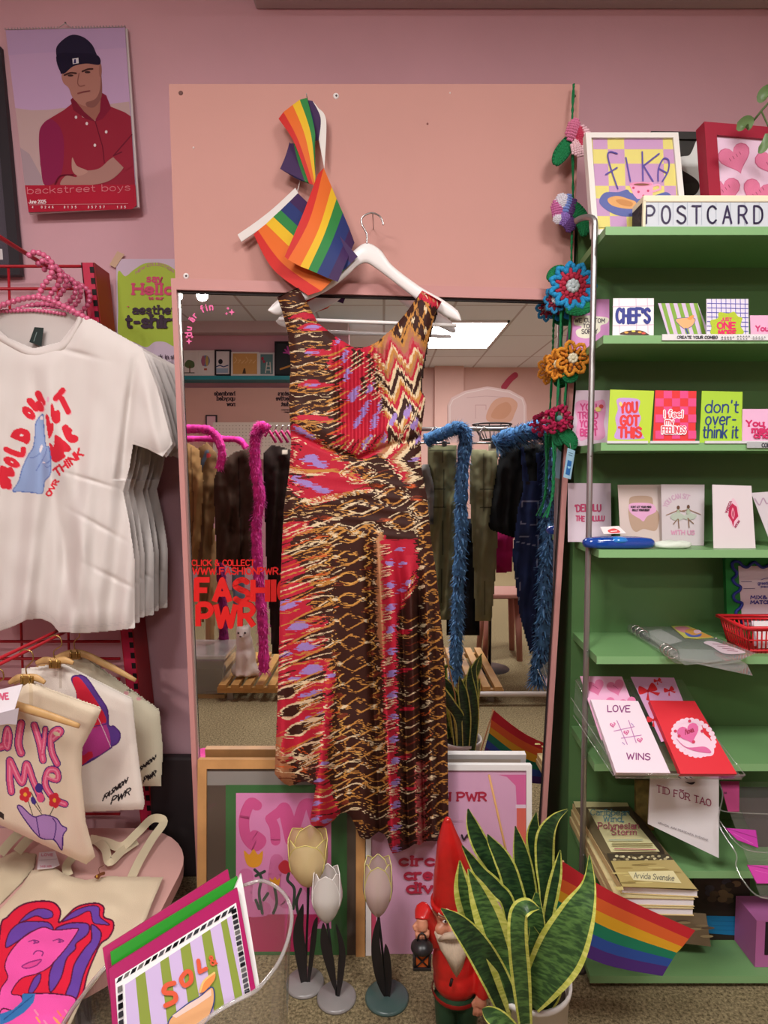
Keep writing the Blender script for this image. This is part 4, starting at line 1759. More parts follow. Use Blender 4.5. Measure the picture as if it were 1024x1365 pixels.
hcard('greeting_card', 'pink greeting card with candy hearts at the back of the holder', [(180, 543), (368, 545), (460, 780), (275, 830)], .006, .002, 'eab0d0', candy)
hcard('greeting_card', 'lilac greeting card with red bows in the holder', [(408, 546), (602, 550), (700, 800), (545, 838)], .006, .002, 'd6a2cc', bows)
hcard('greeting_card', 'stack of white LOVE WINS cards with a noughts and crosses game', [(228, 648), (440, 655), (585, 978), (342, 976)], .018, .014, 'f0dce8', lovewins)
hcard('greeting_card', 'bright red greeting card with a pink heart cake', [(492, 652), (695, 655), (885, 982), (632, 982)], .018, .012, 'e0303c', cake)

# --- seventh shelf (G): leaning white booklet, second clear holder, stack of books
pl = Plane(WZ(867, 1108, SZ[6] + .05), WZ(959, 1142, SZ[6] + .012), WZ(867, 1108, SZ[6] + .05) + Vector((0, .02, .25)))
Zr = zoom(860, 1000, 164, 933)
pw = leanplane(1141, 1.345, 1040, 1.38, 910, yaw=-.18)


def tid(A):
    A.text('TID FÖR TAO', 0, 0, 50, '8e2450', 6.5, warp=lambda X, Y: (90 + X, 315 + X * .27 - Y), fit=410, serif=True)
    A.text('ARVIDA JUNI PERSDARA SVENSKE', 0, 0, 14, '5a4a58', 2, warp=lambda X, Y: (100 + X, 557 + X * .35 - Y), fit=380)
    A.blob([(300, 238), (340, 245), (380, 240), (365, 258), (340, 258)], '2a2430')


flatthing('booklet', 'white booklet with dark red title TID FÖR TAO leaning under the card holder', 'booklet', [(42, 175), (560, 190), (560, 818), (24, 560)], pw, .006, 'd9d4d6', tid, Zr)


def holder(name, label, off):
    r = thing(name, label, 'card holder', WZ(1010, 1165, SZ[6]) + Vector((0, 0, 0)))
    pb2 = leanplane(1205, 1.22, 1050, 1.40, 1000)
    q = lambda x, y, h=0.0: pb2.at(860 + x * Zr[2], 1000 + y * Zr[2], h)
    m_ = MB()
    m_.slab([q(x, y, -.004) for x, y in ((560, 240), (1150, 240), (1150, 1130), (880, 1120))], pb2.n, .002, AC)
    m_.build('sloped_panel', r)
    m_ = MB()
    ln = crom([(560, 250), (590, 340), (560, 560), (690, 780), (690, 880), (760, 1010), (880, 1115), (1150, 1140)], 4)
    m_.tube([q(x, y, .008) for x, y in ln], .0016, AE, 6)
    m_.tube([q(x, y, .02) for x, y in crom([(570, 540), (690, 700), (830, 770), (1150, 775)], 4)], .0013, AE, 6)
    m_.tube([q(x, y, .01) for x, y in crom([(560, 430), (640, 470), (1150, 490)], 4)], .0013, AE, 6)
    m_.build('clear_rim', r)
    for nm, lab, pts, c in (('pink_card', 'deep pink card in the upper pocket', [(570, 235), (715, 235), (715, 465), (630, 465)], 'a8386e'),
                            ('pink_card', 'magenta envelope in the middle pocket', [(610, 590), (840, 605), (860, 740), (700, 680)], 'b8309a'),
                            ('pink_card', 'magenta envelope in the front pocket', [(775, 870), (1150, 880), (1150, 1010), (850, 1010)], 'c43a9c')):
        m_ = MB()
        m_.slab([q(x, y, .003) for x, y in pts], pb2.n, .002, c)
        a = Art(m_, Plane(q(0, 0, .003), q(100, 0, .003), q(0, 100, .003)), Zr)
        if c == 'a8386e':
            a.text('AA', 600, 330, 14, '5a1c3c', 5)
        else:
            xs, ys = [p[0] for p in pts], [p[1] for p in pts]
            a.stroke([pts[0], ((xs[1] + xs[2]) / 2, (ys[2] + ys[0]) / 2), pts[1]], 5, '8a2070')
            a.stroke([(pts[0][0] + 60, pts[0][1] + 40), (pts[2][0] - 40, pts[2][1] - 30)], 3, 'd868b8')
        o = m_.build(nm, None, ['deep pink card in the upper pocket of the lower right holder', 'magenta envelope in the middle pocket of the lower right holder', 'magenta envelope in the front pocket of the lower right holder'][('upper' in lab) * 0 + ('middle' in lab) * 1 + ('front' in lab) * 2], cat='card')
    return r


holder('card_holder', 'clear stepped acrylic card holder with magenta envelopes at lower right', 0)
pl = shelfplane(6, 1.45, .01, px=1010)
mb = MB()
mb.slab([pl.at(975, 1050), pl.at(1060, 1050), pl.at(1060, PY(SZ[6] + .001, 1.45)), pl.at(1010, PY(SZ[6] + .001, 1.45))], pl.n, .004, '3a2c2e')
mb.build('leaflet', None, 'dark leaflet standing behind the lower right card holder', cat='leaflet')


# stack of books lying at the front left of the seventh shelf
def book(h0, h1, quad, label, cover, art=None, pages='ece8ee', edge='c9b27e'):
    """book lying flat: quad is the cover outline in Z8 zoom pixels at the height of the top book"""
    zt = SZ[6] + h1
    r = thing('book', label, 'book', WZ(840, 1160, SZ[6] + h0), 'stacked paperbacks')
    q = [WZ(720 + x * Z8[2], 1020 + y * Z8[2], SZ[6] + BT) for x, y in quad]
    q = [Vector((p.x, p.y, zt)) for p in q]
    m_ = MB()
    m_.slab(q, (0, 0, 1), .0012, cover, edge)
    if art:
        art(Art(m_, zplane(zt), Z8, rough=.35))
    m_.slab([Vector((p.x, p.y, SZ[6] + h0 + .0016)) for p in q], (0, 0, 1), .0012, edge)
    m_.build('cover', r)
    m_ = MB()
    c = sum(q, Vector()) / 4
    qq = [c + (p - c) * .985 for p in q]
    m_.slab([Vector((p.x, p.y, zt - .0012)) for p in qq], (0, 0, 1), h1 - h0 - .003, pages)
    m_.build('page_block', r)
    m_ = MB()
    a, b = q[0], q[3]
    m_.obox(Vector((a.x - .0012, a.y, SZ[6] + h0 + .0004)), Vector((b.x - a.x, b.y - a.y, 0)), (.0012, 0, 0), (0, 0, h1 - h0 - .0008), edge)
    m_.build('spine', r)
    return r


BT = .052


def carib(A):
    A.poly([(150, 162), (392, 168), (400, 185), (160, 190)], 'd8cc9a')
    A.poly([(205, 195), (400, 185), (560, 390), (290, 400)], '554436')
    A.blob([(215, 205), (260, 200), (310, 330), (340, 392), (290, 395), (240, 320)], '6f6248')
    A.blob([(420, 205), (480, 270), (560, 392), (510, 380), (440, 260)], '3a3028')
    A.poly([(216, 196), (390, 210), (538, 388), (320, 390)], 'ddd6a2')
    A.text('Caribbean', 228, 224, 26, '5b92a4', 3.4, fit=172, serif=True)
    A.text('Wind,', 285, 253, 26, '5b92a4', 3.4, fit=90, serif=True)
    A.text('Polynesian', 262, 284, 26, 'b0506a', 3.6, fit=182, serif=True)
    A.text('Storm', 322, 312, 26, 'b0506a', 3.6, fit=110, serif=True)
    A.stroke([(310, 336), (460, 336)], 3, '8aa6a0')
    for y in (350, 360):
        A.stroke([(325, y), (505, y + 2)], 3.5, '8a7a4a')
    A.stroke([(335, 375), (520, 379)], 4, 'b0506a')
    A.poly([(300, 395), (575, 400), (600, 430), (320, 440)], '4a4234')
    for k in range(26):
        random.seed(k)
        A.ell(335 + k * 9.5, 405 + 22 * random.random(), 8, 5, ['b8ac84', 'd8cea2', '6a5e44'][k % 3])
    A.poly([(318, 430), (600, 425), (705, 556), (370, 545)], 'b7a468')
    for k in range(14):
        random.seed(50 + k)
        x, y = 340 + 18 * k, 440 + 90 * random.random()
        A.ell(x + 20, y, 40, 4, ['c8b878', 'a08c54', '8a7848'][k % 3])
    A.poly([(395, 478), (598, 474), (636, 530), (420, 516)], 'e2d8a6')
    A.text('Arvida Svenske', 422, 506, 24, '6a6a64', 2.8, fit=180, warp=None, rot=-4)
    A.poly([(330, 545), (372, 545), (376, 560), (350, 562)], 'c8b878')


bq = [(148, 172), (398, 180), (712, 562), (368, 545)]
book(.036, .052, bq, 'top paperback of the stack, titled Caribbean Wind, Polynesian Storm', '6a5a40', carib)
book(.018, .035, [(142, 170), (392, 178), (696, 566), (345, 558)], 'middle paperback of the stack on the lower green shelf', 'c8b98a')
book(.0005, .017, [(136, 172), (388, 178), (694, 570), (342, 562)], 'bottom paperback of the stack on the lower green shelf', 'c8b98a')

pl = shelfplane(6, 1.52, .01, px=860)
mb = MB()
mb.slab([pl.at(848, 1040), pl.at(872, 1040), pl.at(872, PY(SZ[6] + .001, 1.52)), pl.at(848, PY(SZ[6] + .001, 1.52))], pl.n, .01, mat('7a6a3c', .5, noise=.4, nscale=40))
mb.build('book', None, 'dark mottled book standing behind the leaning white booklet', cat='book')


# --- bottom shelf (H)
def brownpic(A):
    for k in range(16):
        random.seed(90 + k)
        A.ell(490 + 270 * random.random(), 690 + 90 * random.random(), 30, 6, ['8a7a5c', '5e5040', 'a4946e'][k % 3])


pl = shelfplane(7, 1.40, .05, px=900)
flatthing('photo_print', 'brown sepia landscape print behind the rainbow flag on the bottom shelf', 'print', [(470, 650), (745, 668), (768, 815), (560, 790)], pl, .003, '7a6a52', brownpic, Z8)
pl = shelfplane(7, 1.47, .02, px=960)


def darkart(A):
    for k in range(22):
        random.seed(130 + k)
        A.ell(750 + 170 * random.random(), 520 + 130 * random.random(), 22, 14, ['4a4030', '2c2820', '6a5a40', '3a3a44'][k % 4])
    A.poly([(748, 676), (935, 680), (935, 768), (755, 755)], '1c7ab0')
    for y in (700, 720, 740):
        A.stroke([(770, y), (880, y + 2)], 3, '1a6a9c')


mb = MB()
yb_ = PY(SZ[7] + .0006, 1.47)
mb.slab([pl.at(690 * Z8[2] + 720, 1168), pl.at(1000, 1168), pl.at(1000, yb_), pl.at(690 * Z8[2] + 720, yb_)], pl.n, .006, '322a24')
darkart(Art(mb, pl, Z8))
mb.build('record_sleeve', None, 'dark brown picture sleeve with a bright blue band on the bottom shelf', cat='print')
root = thing('gift_box', 'pink box with dark window at the right of the bottom shelf', 'box', (W(1020, 1250, 1.42).x, 1.42, SZ[7]))
mb = MB()
a = W(1003, 1180, 1.40)
mb.box((a.x + .004, 1.385, SZ[7] + .0006), (a.x + .16, 1.47, SZ[7] + .115), 'b86aa4')
mb.build('box_body', root)
mb = MB()
mb.box((a.x + .025, 1.3835, SZ[7] + .032), (a.x + .15, 1.385, SZ[7] + .112), mat('2c2028', .2))
mb.build('window', root)

# rainbow paper flag on a stick, held in the plant pot
FLAG = ['c02630', 'd8602c', 'd8a024', '1c7858', '2c4c98', '4a2a74']


def stripes(mb, lines, cols, mid=0.0, n=8, Yf=None, bul=0.0):
    """ruled flag: lines = list of pixel polylines (equal length); one stripe between neighbours"""
    for k, c in enumerate(cols):
        a, b = lines[k], lines[k + 1]
        P = []
        m = 3
        for j in range(m + 1):
            t = j / m
            row = []
            for p, q in zip(a, b):
                x, y, Y = p[0] + (q[0] - p[0]) * t, p[1] + (q[1] - p[1]) * t, p[2] + (q[2] - p[2]) * t
                row.append(W(x, y, Y))
            P.append(row)
        mt = mat(c, .65, key='fab')
        mb.grid(P, mt)
        back = [[p + (p - CAM).normalized() * .0009 for p in r][::-1] for r in P]
        mb.grid(back, mt)


def zl(z, pts):
    """zoomed polyline (x, y, Y) smoothed"""
    return crom([(z[0] + p[0] * z[2], z[1] + p[1] * z[2], p[2]) for p in pts], 5)


root = thing('paper_flag', 'small rainbow paper flag on a stick before the bottom shelf', 'flag', W(790, 1250, 1.16))
mb = MB()
u = [(100, 432), (95, 505), (82, 560), (75, 610), (60, 655), (45, 715), (25, 770)]
md = [(330, 590), (320, 640), (305, 690), (300, 740), (290, 790), (280, 830), (270, 875)]
lo = [(698, 742), (660, 790), (618, 838), (612, 845), (590, 885), (572, 915), (550, 946)]
lo = [(698, 742), (662, 790), (620, 836), (612, 848), (595, 880), (575, 912), (550, 946)]
u = [(102, 432), (92, 508), (84, 560), (76, 605), (62, 655), (48, 705), (30, 770)]
lo = [(697, 742), (668, 780), (640, 816), (614, 842), (596, 872), (575, 905), (550, 947)]
md = [(330, 572), (322, 625), (315, 680), (310, 735), (300, 788), (292, 838), (282, 892)]
stripes(mb, [zl(Z8, [(*a, 1.16), (*b, 1.18), (*c, 1.17)]) for a, b, c in zip(u, md, lo)], FLAG)
mb.build('flag_cloth', root)
mb = MB()
mb.tube([WZ(720 + 104 * Z8[2], 1020 + 428 * Z8[2], W(752, 1147, 1.165).z), W(728, 1262, 1.14), W(716, 1318, 1.075)], .0022, 'd8a878', 8)
mb.build('stick', root)
# the left-hand wall lies farther back than the mirror: depths in this section count from there
LS = 1.19
_W, _Wnp, _leanplane, _vplane = W, Wnp, leanplane, vplane


def W(px, py, Y):
    return _W(px, py, Y * LS)


def Wnp(px, py, Y):
    return _Wnp(px, py, Y * LS)


def leanplane(yb, Yb, yt, Yt, px=512, yaw=0.0):
    return _leanplane(yb, Yb, yt, Yt, px, yaw)   # goes through W above


def vplane(Y):
    return _vplane(Y * LS)


# ------------------------------------------------------------------ left wall: frame, calendar, poster
framed('framed_print', 'black picture frame cut off at the left edge beside the calendar', 'framed print',
       [(-170, 50), (1, 62), (27, 366), (-130, 372)], leanplane(366, 1.575, 62, 1.59, 0), .02, .03, '2e2a30', '4a4450',
       lambda A: A.poly([(-20, 330), (3, 332), (4, 346), (-18, 346)], 'd8d4d6'))

Zc = zoom(0, 0, 250)
cp = leanplane(283, 1.565, 38, 1.588, 100)
cal = thing('wall_calendar', 'wall calendar with photo of a man in dark beanie and red shirt', 'calendar', cp.at(100, 283))


def man(A):
    A.setzoom(Zc)
    
    A.poly([(31, 166), (681, 151), (689, 260), (46, 300)], 'bfa2ca')
    A.poly([(84, 590), (170, 602), (260, 600), (340, 590), (420, 590), (520, 585), (620, 565), (706, 555), (724, 800), (736, 1010), (136, 1012), (109, 800)], 'c2a6a6')
    A.poly([(110, 805), (160, 840), (225, 960), (235, 1010), (136, 1012)], 'ac97a0')
    # shirt
    A.poly([(212, 760), (220, 705), (240, 675), (270, 648), (350, 600), (400, 560), (450, 640), (520, 660), (600, 580), (680, 612), (714, 635), (738, 1010), (245, 1012), (220, 900)], '96283c')
    A.blob([(212, 760), (225, 690), (275, 650), (330, 700), (350, 800), (330, 960), (245, 1012), (222, 900)], '8c2450')
    A.poly([(385, 545), (400, 530), (510, 650), (520, 664), (470, 650), (400, 600)], '7a1e34')
    A.poly([(545, 500), (580, 520), (608, 590), (560, 650), (520, 664)], '84203a')
    # neck and face
    A.poly([(420, 560), (550, 540), (545, 610), (517, 660), (460, 610)], 'a06a5e')
    A.blob([(340, 400), (345, 450), (375, 480), (395, 530), (430, 565), (480, 582), (525, 570), (545, 530), (550, 450), (552, 370), (530, 330), (400, 350)], 'b07c70')
    A.blob([(470, 560), (520, 540), (545, 490), (552, 400), (556, 520), (520, 582), (480, 584)], '8a5a54')
    A.ell(548, 385, 8, 38, '9c6a60')
    A.blob([(306, 290), (320, 240), (385, 192), (450, 200), (500, 240), (525, 290), (545, 350), (470, 345), (400, 362), (340, 400), (330, 395)], '231f38')
    A.blob([(310, 300), (420, 290), (530, 300), (545, 352), (470, 347), (400, 362), (338, 402)], '1c1830')
    A.poly([(395, 320), (428, 315), (430, 345), (398, 350)], 'd8d4dc')
    A.poly([(405, 324), (414, 322), (416, 344), (402, 346)], '3a3a6a')
    A.stroke([(352, 410), (385, 398), (415, 400)], 10, '4a2e2c', True)
    A.stroke([(450, 390), (480, 378), (505, 376)], 10, '4a2e2c', True)
    A.ell(385, 412, 16, 6, '3e2a2c')
    A.ell(478, 394, 16, 6, '3e2a2c')
    A.stroke([(432, 400), (424, 450), (436, 470), (462, 466)], 6, '8e5c54', True)
    A.stroke([(425, 510), (455, 502), (490, 496)], 8, '8a4a4c', True)
    for (x, y) in ((415, 640), (474, 675), (580, 720), (518, 793)):
        A.ell(x, y, 7, 9, 'e6d8dc')
    A.stroke([(520, 665), (560, 800), (570, 890)], 4, '6c1a2e')
    # folded arms
    A.blob([(395, 905), (460, 930), (540, 920), (600, 870), (650, 845), (680, 860), (672, 920), (600, 985), (500, 1010), (420, 1010), (330, 1010), (360, 960), (420, 965)], 'ac8078')
    A.blob([(395, 860), (420, 905), (480, 935), (430, 960), (395, 930)], 'ba8e84')
    A.poly([(610, 850), (718, 735), (730, 900), (690, 930)], '96283c')
    A.stroke([(720, 735), (620, 850), (665, 830)], 7, '6c1a2e')
    A.stroke([(300, 1005), (330, 960), (400, 955)], 8, '6c1a2e', True)
    # band with dates
    A.poly([(136, 1012), (739, 1008), (747, 1122), (720, 1142), (156, 1159)], 'b02038')
    A.text('backstreet boys', 150, 1058, 36, 'd8808c', 4, fit=560, rot=2)
    A.text('June 2025', 158, 1110, 18, 'f0dce0', 4, fit=92)
    A.stroke([(160, 1118), (700, 1112)], 2, 'd8a0a8')
    for x in (175, 225, 245, 265, 285, 350, 370, 390, 410, 480, 500, 520, 545, 565, 640, 660, 680):
        A.text(str(x % 9), x, 1136, 11, 'f0dce0', 3)


mb = MB()
Qc = [cp.at(Zc[0] + x * Zc[2], y * Zc[2]) for x, y in ((30, 165), (682, 150), (748, 1125), (155, 1160))]
mb.slab([q - cp.n * .003 + Vector((.006 * (i in (1, 2)), 0, -.002 * (i > 1))) for i, q in enumerate(Qc)], cp.n, .006, 'cfc4c4')
mb.build('page_block', cal)
mb = MB()
mb.slab(Qc, cp.n, .001, mat('c6a6cc', .25))
man(Art(mb, cp, Zc, rough=.22))
mb.build('printed_page', cal)
mb = MB()
for k in range(40):
    t = k / 39
    if .44 < t < .56:
        continue
    c = Qc[0].lerp(Qc[1], t) + Vector((0, 0, .001))
    mb.tube([c + Vector((0, -.004 * math.cos(a), .005 * math.sin(a))) for a in (-.6, .4, 1.4, 2.4, 3.4)], .0008, 'b8b0b4', 4)
mb.tube([Qc[0] + Vector((0, .002, .003)), Qc[1] + Vector((0, .002, .003))], .001, 'b8b0b4', 5)
mb.build('spiral_binding', cal)
mb = MB()
c = Qc[0].lerp(Qc[1], .5)
mb.tube([c + Vector((-.018, 0, .004)), c + Vector((-.006, 0, .012)), c + Vector((0, 0, .015)), c + Vector((.006, 0, .012)), c + Vector((.018, 0, .004))], .001, 'b8b0b4', 5)
mb.ball(c + Vector((0, .002, .018)), .003, '6a6460', 6, 4)
mb.build('hanging_loop', cal)

Zp = zoom(0, 300, 250, 898)


def hello(A):
    A.blob([(565, 225), (600, 245), (640, 215), (690, 185), (750, 180), (800, 190), (850, 220), (900, 225), (900, 560), (840, 582), (790, 560), (740, 560), (700, 585), (640, 560), (570, 540), (566, 400)], 'a8bf3e')
    A.text('NEW COLLECTION', 0, 0, 13, 'b87a86', 3, warp=lambda X, Y: (650 + X, 235 - 42 * math.sin(math.pi * min(1, X / 190)) - Y), fit=180)
    A.text('say', 704, 272, 34, 'd0486e', 8, fit=72, serif=True)
    A.text('Hello', 638, 330, 48, 'd0486e', 13, fit=190, serif=True)
    A.text('to our', 712, 356, 14, 'd0486e', 4.5, fit=70, serif=True)
    A.text('aesthetic', 636, 424, 38, '3a2438', 9, fit=250, serif=True)
    A.text('t-shirts', 606, 488, 56, '3a2438', 15, fit=285, serif=True)
    A.text('~', 610, 400, 20, 'd0486e', 4)
    A.text('back in stock', 728, 640, 20, '3a2438', 4, fit=150)
    A.stroke([(790, 655), (830, 655)], 3, '6a5a64')
    A.stroke([(800, 668), (838, 668)], 3, '6a5a64')


root = thing('poster', 'lime and lilac poster reading say Hello behind the mirror', 'poster', W(195, 490, 1.59))
ppl = vplane(1.594)
mb = MB()
mb.slab([ppl.at(Zp[0] + x * Zp[2], 300 + y * Zp[2]) for x, y in ((556, 162), (860, 162), (860, 720), (562, 720))], ppl.n, .0015, 'cdb9cc')
hello(Art(mb, ppl, Zp))
mb.build('printed_sheet', root)
mb = MB()
pp2 = vplane(1.5925)
mb.slab([pp2.at(Zp[0] + x * Zp[2], 300 + y * Zp[2]) for x, y in ((524, 190), (562, 125), (596, 140), (552, 205))], pp2.n, .0006, mat('c9a88c', .5))
mb.build('masking_tape', root)

# ------------------------------------------------------------------ red display rack on the left
RK = mat('b0202c', .4)
RKS = mat('c22a4c', .4)
root = thing('display_rack', 'red metal wall rack with slotted upright and hanging arms', 'rack', (-.95, 1.8, .25))
A0, A1 = W(108, 350, 1.5), W(196, 1175, 1.5)
dv = (A1 - A0)
mb = MB()
mb.obox(A0, (.036, 0, 0), (0, .004, 0), dv, RKS)
mb.obox(A0 + Vector((.034, .0, 0)), (.004, 0, 0), (0, .095, 0), dv, mat('9a1c22', .45))
mb.obox(A0, (.003, 0, 0), (0, .095, 0), dv, RK)
up_ = mb.build('slotted_upright', root)
mb = MB()
L = dv.length
k = .012
while k < L - .03:
    o = A0 + dv * (k / L)
    mb.obox(o + Vector((.023, -.0006, 0)), (.012, 0, 0), (0, .001, 0), dv.normalized() * .017, '1c1214')
    k += .031
mb.build('slots', up_, 'dark punched slots')
mb = MB()
o = W(138, 404, 1.545)
mb.box((A0.x + .0385, 1.83, o.z - .01), (A0.x + .0395, 1.842, o.z + .008), 'e0c8c8')
mb.build('sticker', up_)
mb = MB()
for y in (355, 385, 420):
    p = W(108, y, 1.515)
    mb.tube([(-1.8, p.y, p.z), (p.x, p.y, p.z)], .0045, RK, 6)
for y in (820, 855, 878, 905, 1060, 1085, 1110):
    p = W(160, y, 1.515)
    mb.tube([(-1.8, p.y, p.z), (p.x, p.y, p.z)], .0045, RK, 6)
zt, zb_ = W(22, 354, 1.515).z, W(22, 1125, 1.515).z
for x in (-1.5, -1.36, -1.22, -1.08, -.94):
    mb.tube([(x, 1.807, zt), (x, 1.807, zb_)], .004, RK, 6)
mb.build('wire_grid', root)
AX, AZ = -.728 * LS, 1.19 + .452 * LS
for dx, dz in ((0, 0), (-.014, .006)):
    mb = MB()
    mb.tube([(AX + dx, 1.80, AZ + dz), (AX + dx, 1.05, AZ + dz)], .0042, RK, 8)
    mb.build('hanging_arm', root)
_r = W(35, 868, 1.17)
BX, BZ = _r.x, _r.z
for dx, dz in ((0, 0), (-.018, .004)):
    mb = MB()
    mb.tube([(BX + dx, 1.80, BZ + dz), (BX + dx, 1.2, BZ + dz)], .004, RK, 8)
    mb.build('hanging_arm', root)

# ------------------------------------------------------------------ t-shirts on pearl bead hangers
TY = 1.27
PEARL = mat('d8688e', .12, spec=.9, key='pearl')
hang = thing('bead_hanger', 'pink pearl bead clothes hanger nearest the camera holding the printed t-shirt', 'hanger', W(50, 400, TY), 'pearl bead hangers')


def beads(path, r=.0072, step=None):
    step = step or r * 1.75
    m_ = MB()
    pts = [Vector(p) for p in path]
    acc, last = 0.0, pts[0]
    m_.ball(last, r, PEARL, 8, 6)
    for p in pts[1:]:
        seg = p - last
        while seg.length >= step:
            last = last + seg.normalized() * step
            m_.ball(last, r, PEARL, 8, 6)
            seg = p - last
    return m_


def P3(lst, Y):
    return [W(x, y, Y) for x, y in crom(lst, 5)]


ap = W(50, 397, TY)
m_ = beads(P3([(-26, 421), (10, 404), (50, 396), (85, 408), (122, 428)], TY))
m_.build('shoulder_beads', hang)
m_ = beads(P3([(0, 415), (30, 414), (52, 414), (88, 419)], TY + .014), .005)
m_.build('bar_beads', hang)
m_ = beads(P3([(52, 394), (58, 380), (68, 368), (70, 352), (60, 341), (46, 336), (38, 341)], TY))
m_.build('hook_beads', hang)
OFF = [(0, 0, 0), (-.010, .05, 0), (-.020, .092, .002), (-.018, .13, -.002), (-.024, .165, 0), (-.02, .2, 0)]
ORD = ['second', 'third', 'fourth', 'fifth', 'sixth']
for k in range(5):
    dup(hang, Vector(OFF[k + 1]) * LS, 'pink pearl bead clothes hanger, %s from the front on the red arms' % ORD[k])

NX0, NY0, NX1, NY1, NS = -150, 396, 250, 852, 1.0
tee = thing('t_shirt', 'white t-shirt printed with a blue hand and red bubble letters', 't-shirt', W(42, 840, TY), 'white t-shirts on the red rack')
cv = Canvas(NX0, NY0, NX1, NY1, NS, 'd8d0cc')
half = [(104, 421), (124, 425), (150, 440), (190, 463), (210, 515), (225, 570), (231, 592), (217, 610), (198, 600), (178, 593), (173, 625), (165, 655), (172, 690), (181, 751), (180, 838)]
neck = [(98, 432), (80, 455), (45, 464), (12, 450), (-6, 435), (-16, 421)]
hem = [(156, 841), (110, 845), (78, 843), (68, 831), (54, 825), (36, 827), (17, 836), (0, 842), (-50, 836), (-98, 838)]
left = [(84 - x, y) for x, y in half][::-1]
cv.outline(half + hem + left[1:] + [(-20, 421)] + neck[::-1])
cv.setzoom(zoom(0, 480, 130, 887))
HB, HL = '8fa3cc', '5f74b0'
RD, RS = 'd42c3c', 'e8a0a8'


def bub(pts, w):
    cv.stroke([(x + 6, y + 6) for x, y in pts], w + 4, 'e6a4ae', len(pts) > 2)
    cv.stroke(pts, w, RD, len(pts) > 2)


# hold on
for s_ in ([(35, 990), (15, 1060), (30, 1140)], [(90, 1000), (105, 1030)], [(30, 1080), (70, 1100)], [(80, 1150), (75, 1130)]):
    bub(s_, 58)
cv.blob([(0, 970), (60, 975), (130, 1030), (120, 1060), (70, 1065), (75, 1100), (110, 1140), (80, 1170), (20, 1165), (0, 1130)], RD)
for (x, y, a, b, r) in ((105, 928, 82, 40, .45),):
    cv.ell(x + 6, y + 6, a, b, RS, r)
    cv.ell(x, y, a, b, RD, r)
    cv.ell(x + 4, y, 13, 6, 'e6dfdc', r)
bub([(55, 810), (130, 845), (200, 860), (212, 810)], 50)
cv.blob([(95, 690), (130, 635), (200, 620), (265, 650), (275, 720), (250, 765), (200, 745), (120, 715)], RD)
cv.ell(195, 685, 18, 10, 'e6dfdc')
cv.ell(264, 486, 78, 42, RS, .75)
cv.ell(260, 480, 76, 42, RD, .75)
cv.ell(266, 480, 10, 5, 'e6dfdc', .75)
bub([(270, 370), (330, 440)], 60)
bub([(345, 305), (385, 390)], 60)
bub([(350, 400), (372, 440)], 62)
cv.ell(437, 358, 11, 25, 'e0a8c0')
# let
bub([(430, 520), (448, 610), (452, 680)], 26)
cv.blob([(415, 505), (440, 505), (455, 570), (485, 575), (485, 640), (450, 715), (432, 660)], RD)
cv.blob([(470, 390), (490, 430), (500, 460), (535, 455), (552, 500), (545, 560), (505, 580), (470, 540), (458, 460)], RD)
bub([(505, 350), (570, 275)], 52)
bub([(560, 350), (620, 470)], 52)
# me
cv.blob([(450, 755), (475, 770), (490, 790), (495, 690), (530, 690), (640, 790), (635, 830), (580, 840), (595, 880), (530, 925), (480, 920), (460, 850)], RD)
cv.blob([(565, 610), (600, 585), (630, 610), (660, 640), (650, 670), (700, 690), (715, 730), (670, 755), (620, 740), (580, 680)], RD)
cv.text('OVR', 0, 0, 52, RD, 17, warp=lambda X, Y: (455 + X * .5 - Y * .75, 1240 - X * .85 - Y * .3), xs=1.5)
cv.text('THINK', 0, 0, 74, RD, 20, warp=lambda X, Y: (520 + X * .8 - Y * .5, 1060 - X * .66 - Y * .8), xs=1.3)
# hand
cv.blob([(118, 1190), (170, 1100), (205, 980), (260, 860), (300, 800), (318, 700), (325, 580), (345, 535), (375, 500), (395, 503), (398, 580), (405, 680), (418, 780), (445, 790), (460, 880), (465, 1000), (445, 1060), (405, 1105), (385, 1210), (300, 1205), (180, 1195)], HB, line=HL, lw=9)
cv.blob([(362, 535), (375, 508), (388, 512), (388, 545)], 'e0d8dc')
cv.blob([(360, 830), (365, 790), (385, 765), (388, 800), (370, 840)], 'e0d8dc')
cv.blob([(385, 938), (400, 925), (412, 940)], 'e0d8dc')
cv.stroke([(268, 890), (320, 880), (360, 850)], 7, HL, True)
cv.stroke([(420, 800), (415, 850), (370, 935), (330, 1005)], 7, HL, True)
cv.stroke([(460, 905), (430, 935), (385, 940)], 7, HL, True)
cv.stroke([(455, 960), (430, 975), (405, 960)], 7, HL, True)
cv.stroke([(462, 870), (464, 990)], 6, HL)
cv.setzoom()
# hem stitch lines
for off in (8, 10.5):
    cv.stroke([(x, y - off) for x, y in [(180, 838)] + hem], .7, 'cdc6c4')
cv.stroke([(231, 587), (217, 604), (198, 595), (179, 588)], .7, 'cdc6c4')


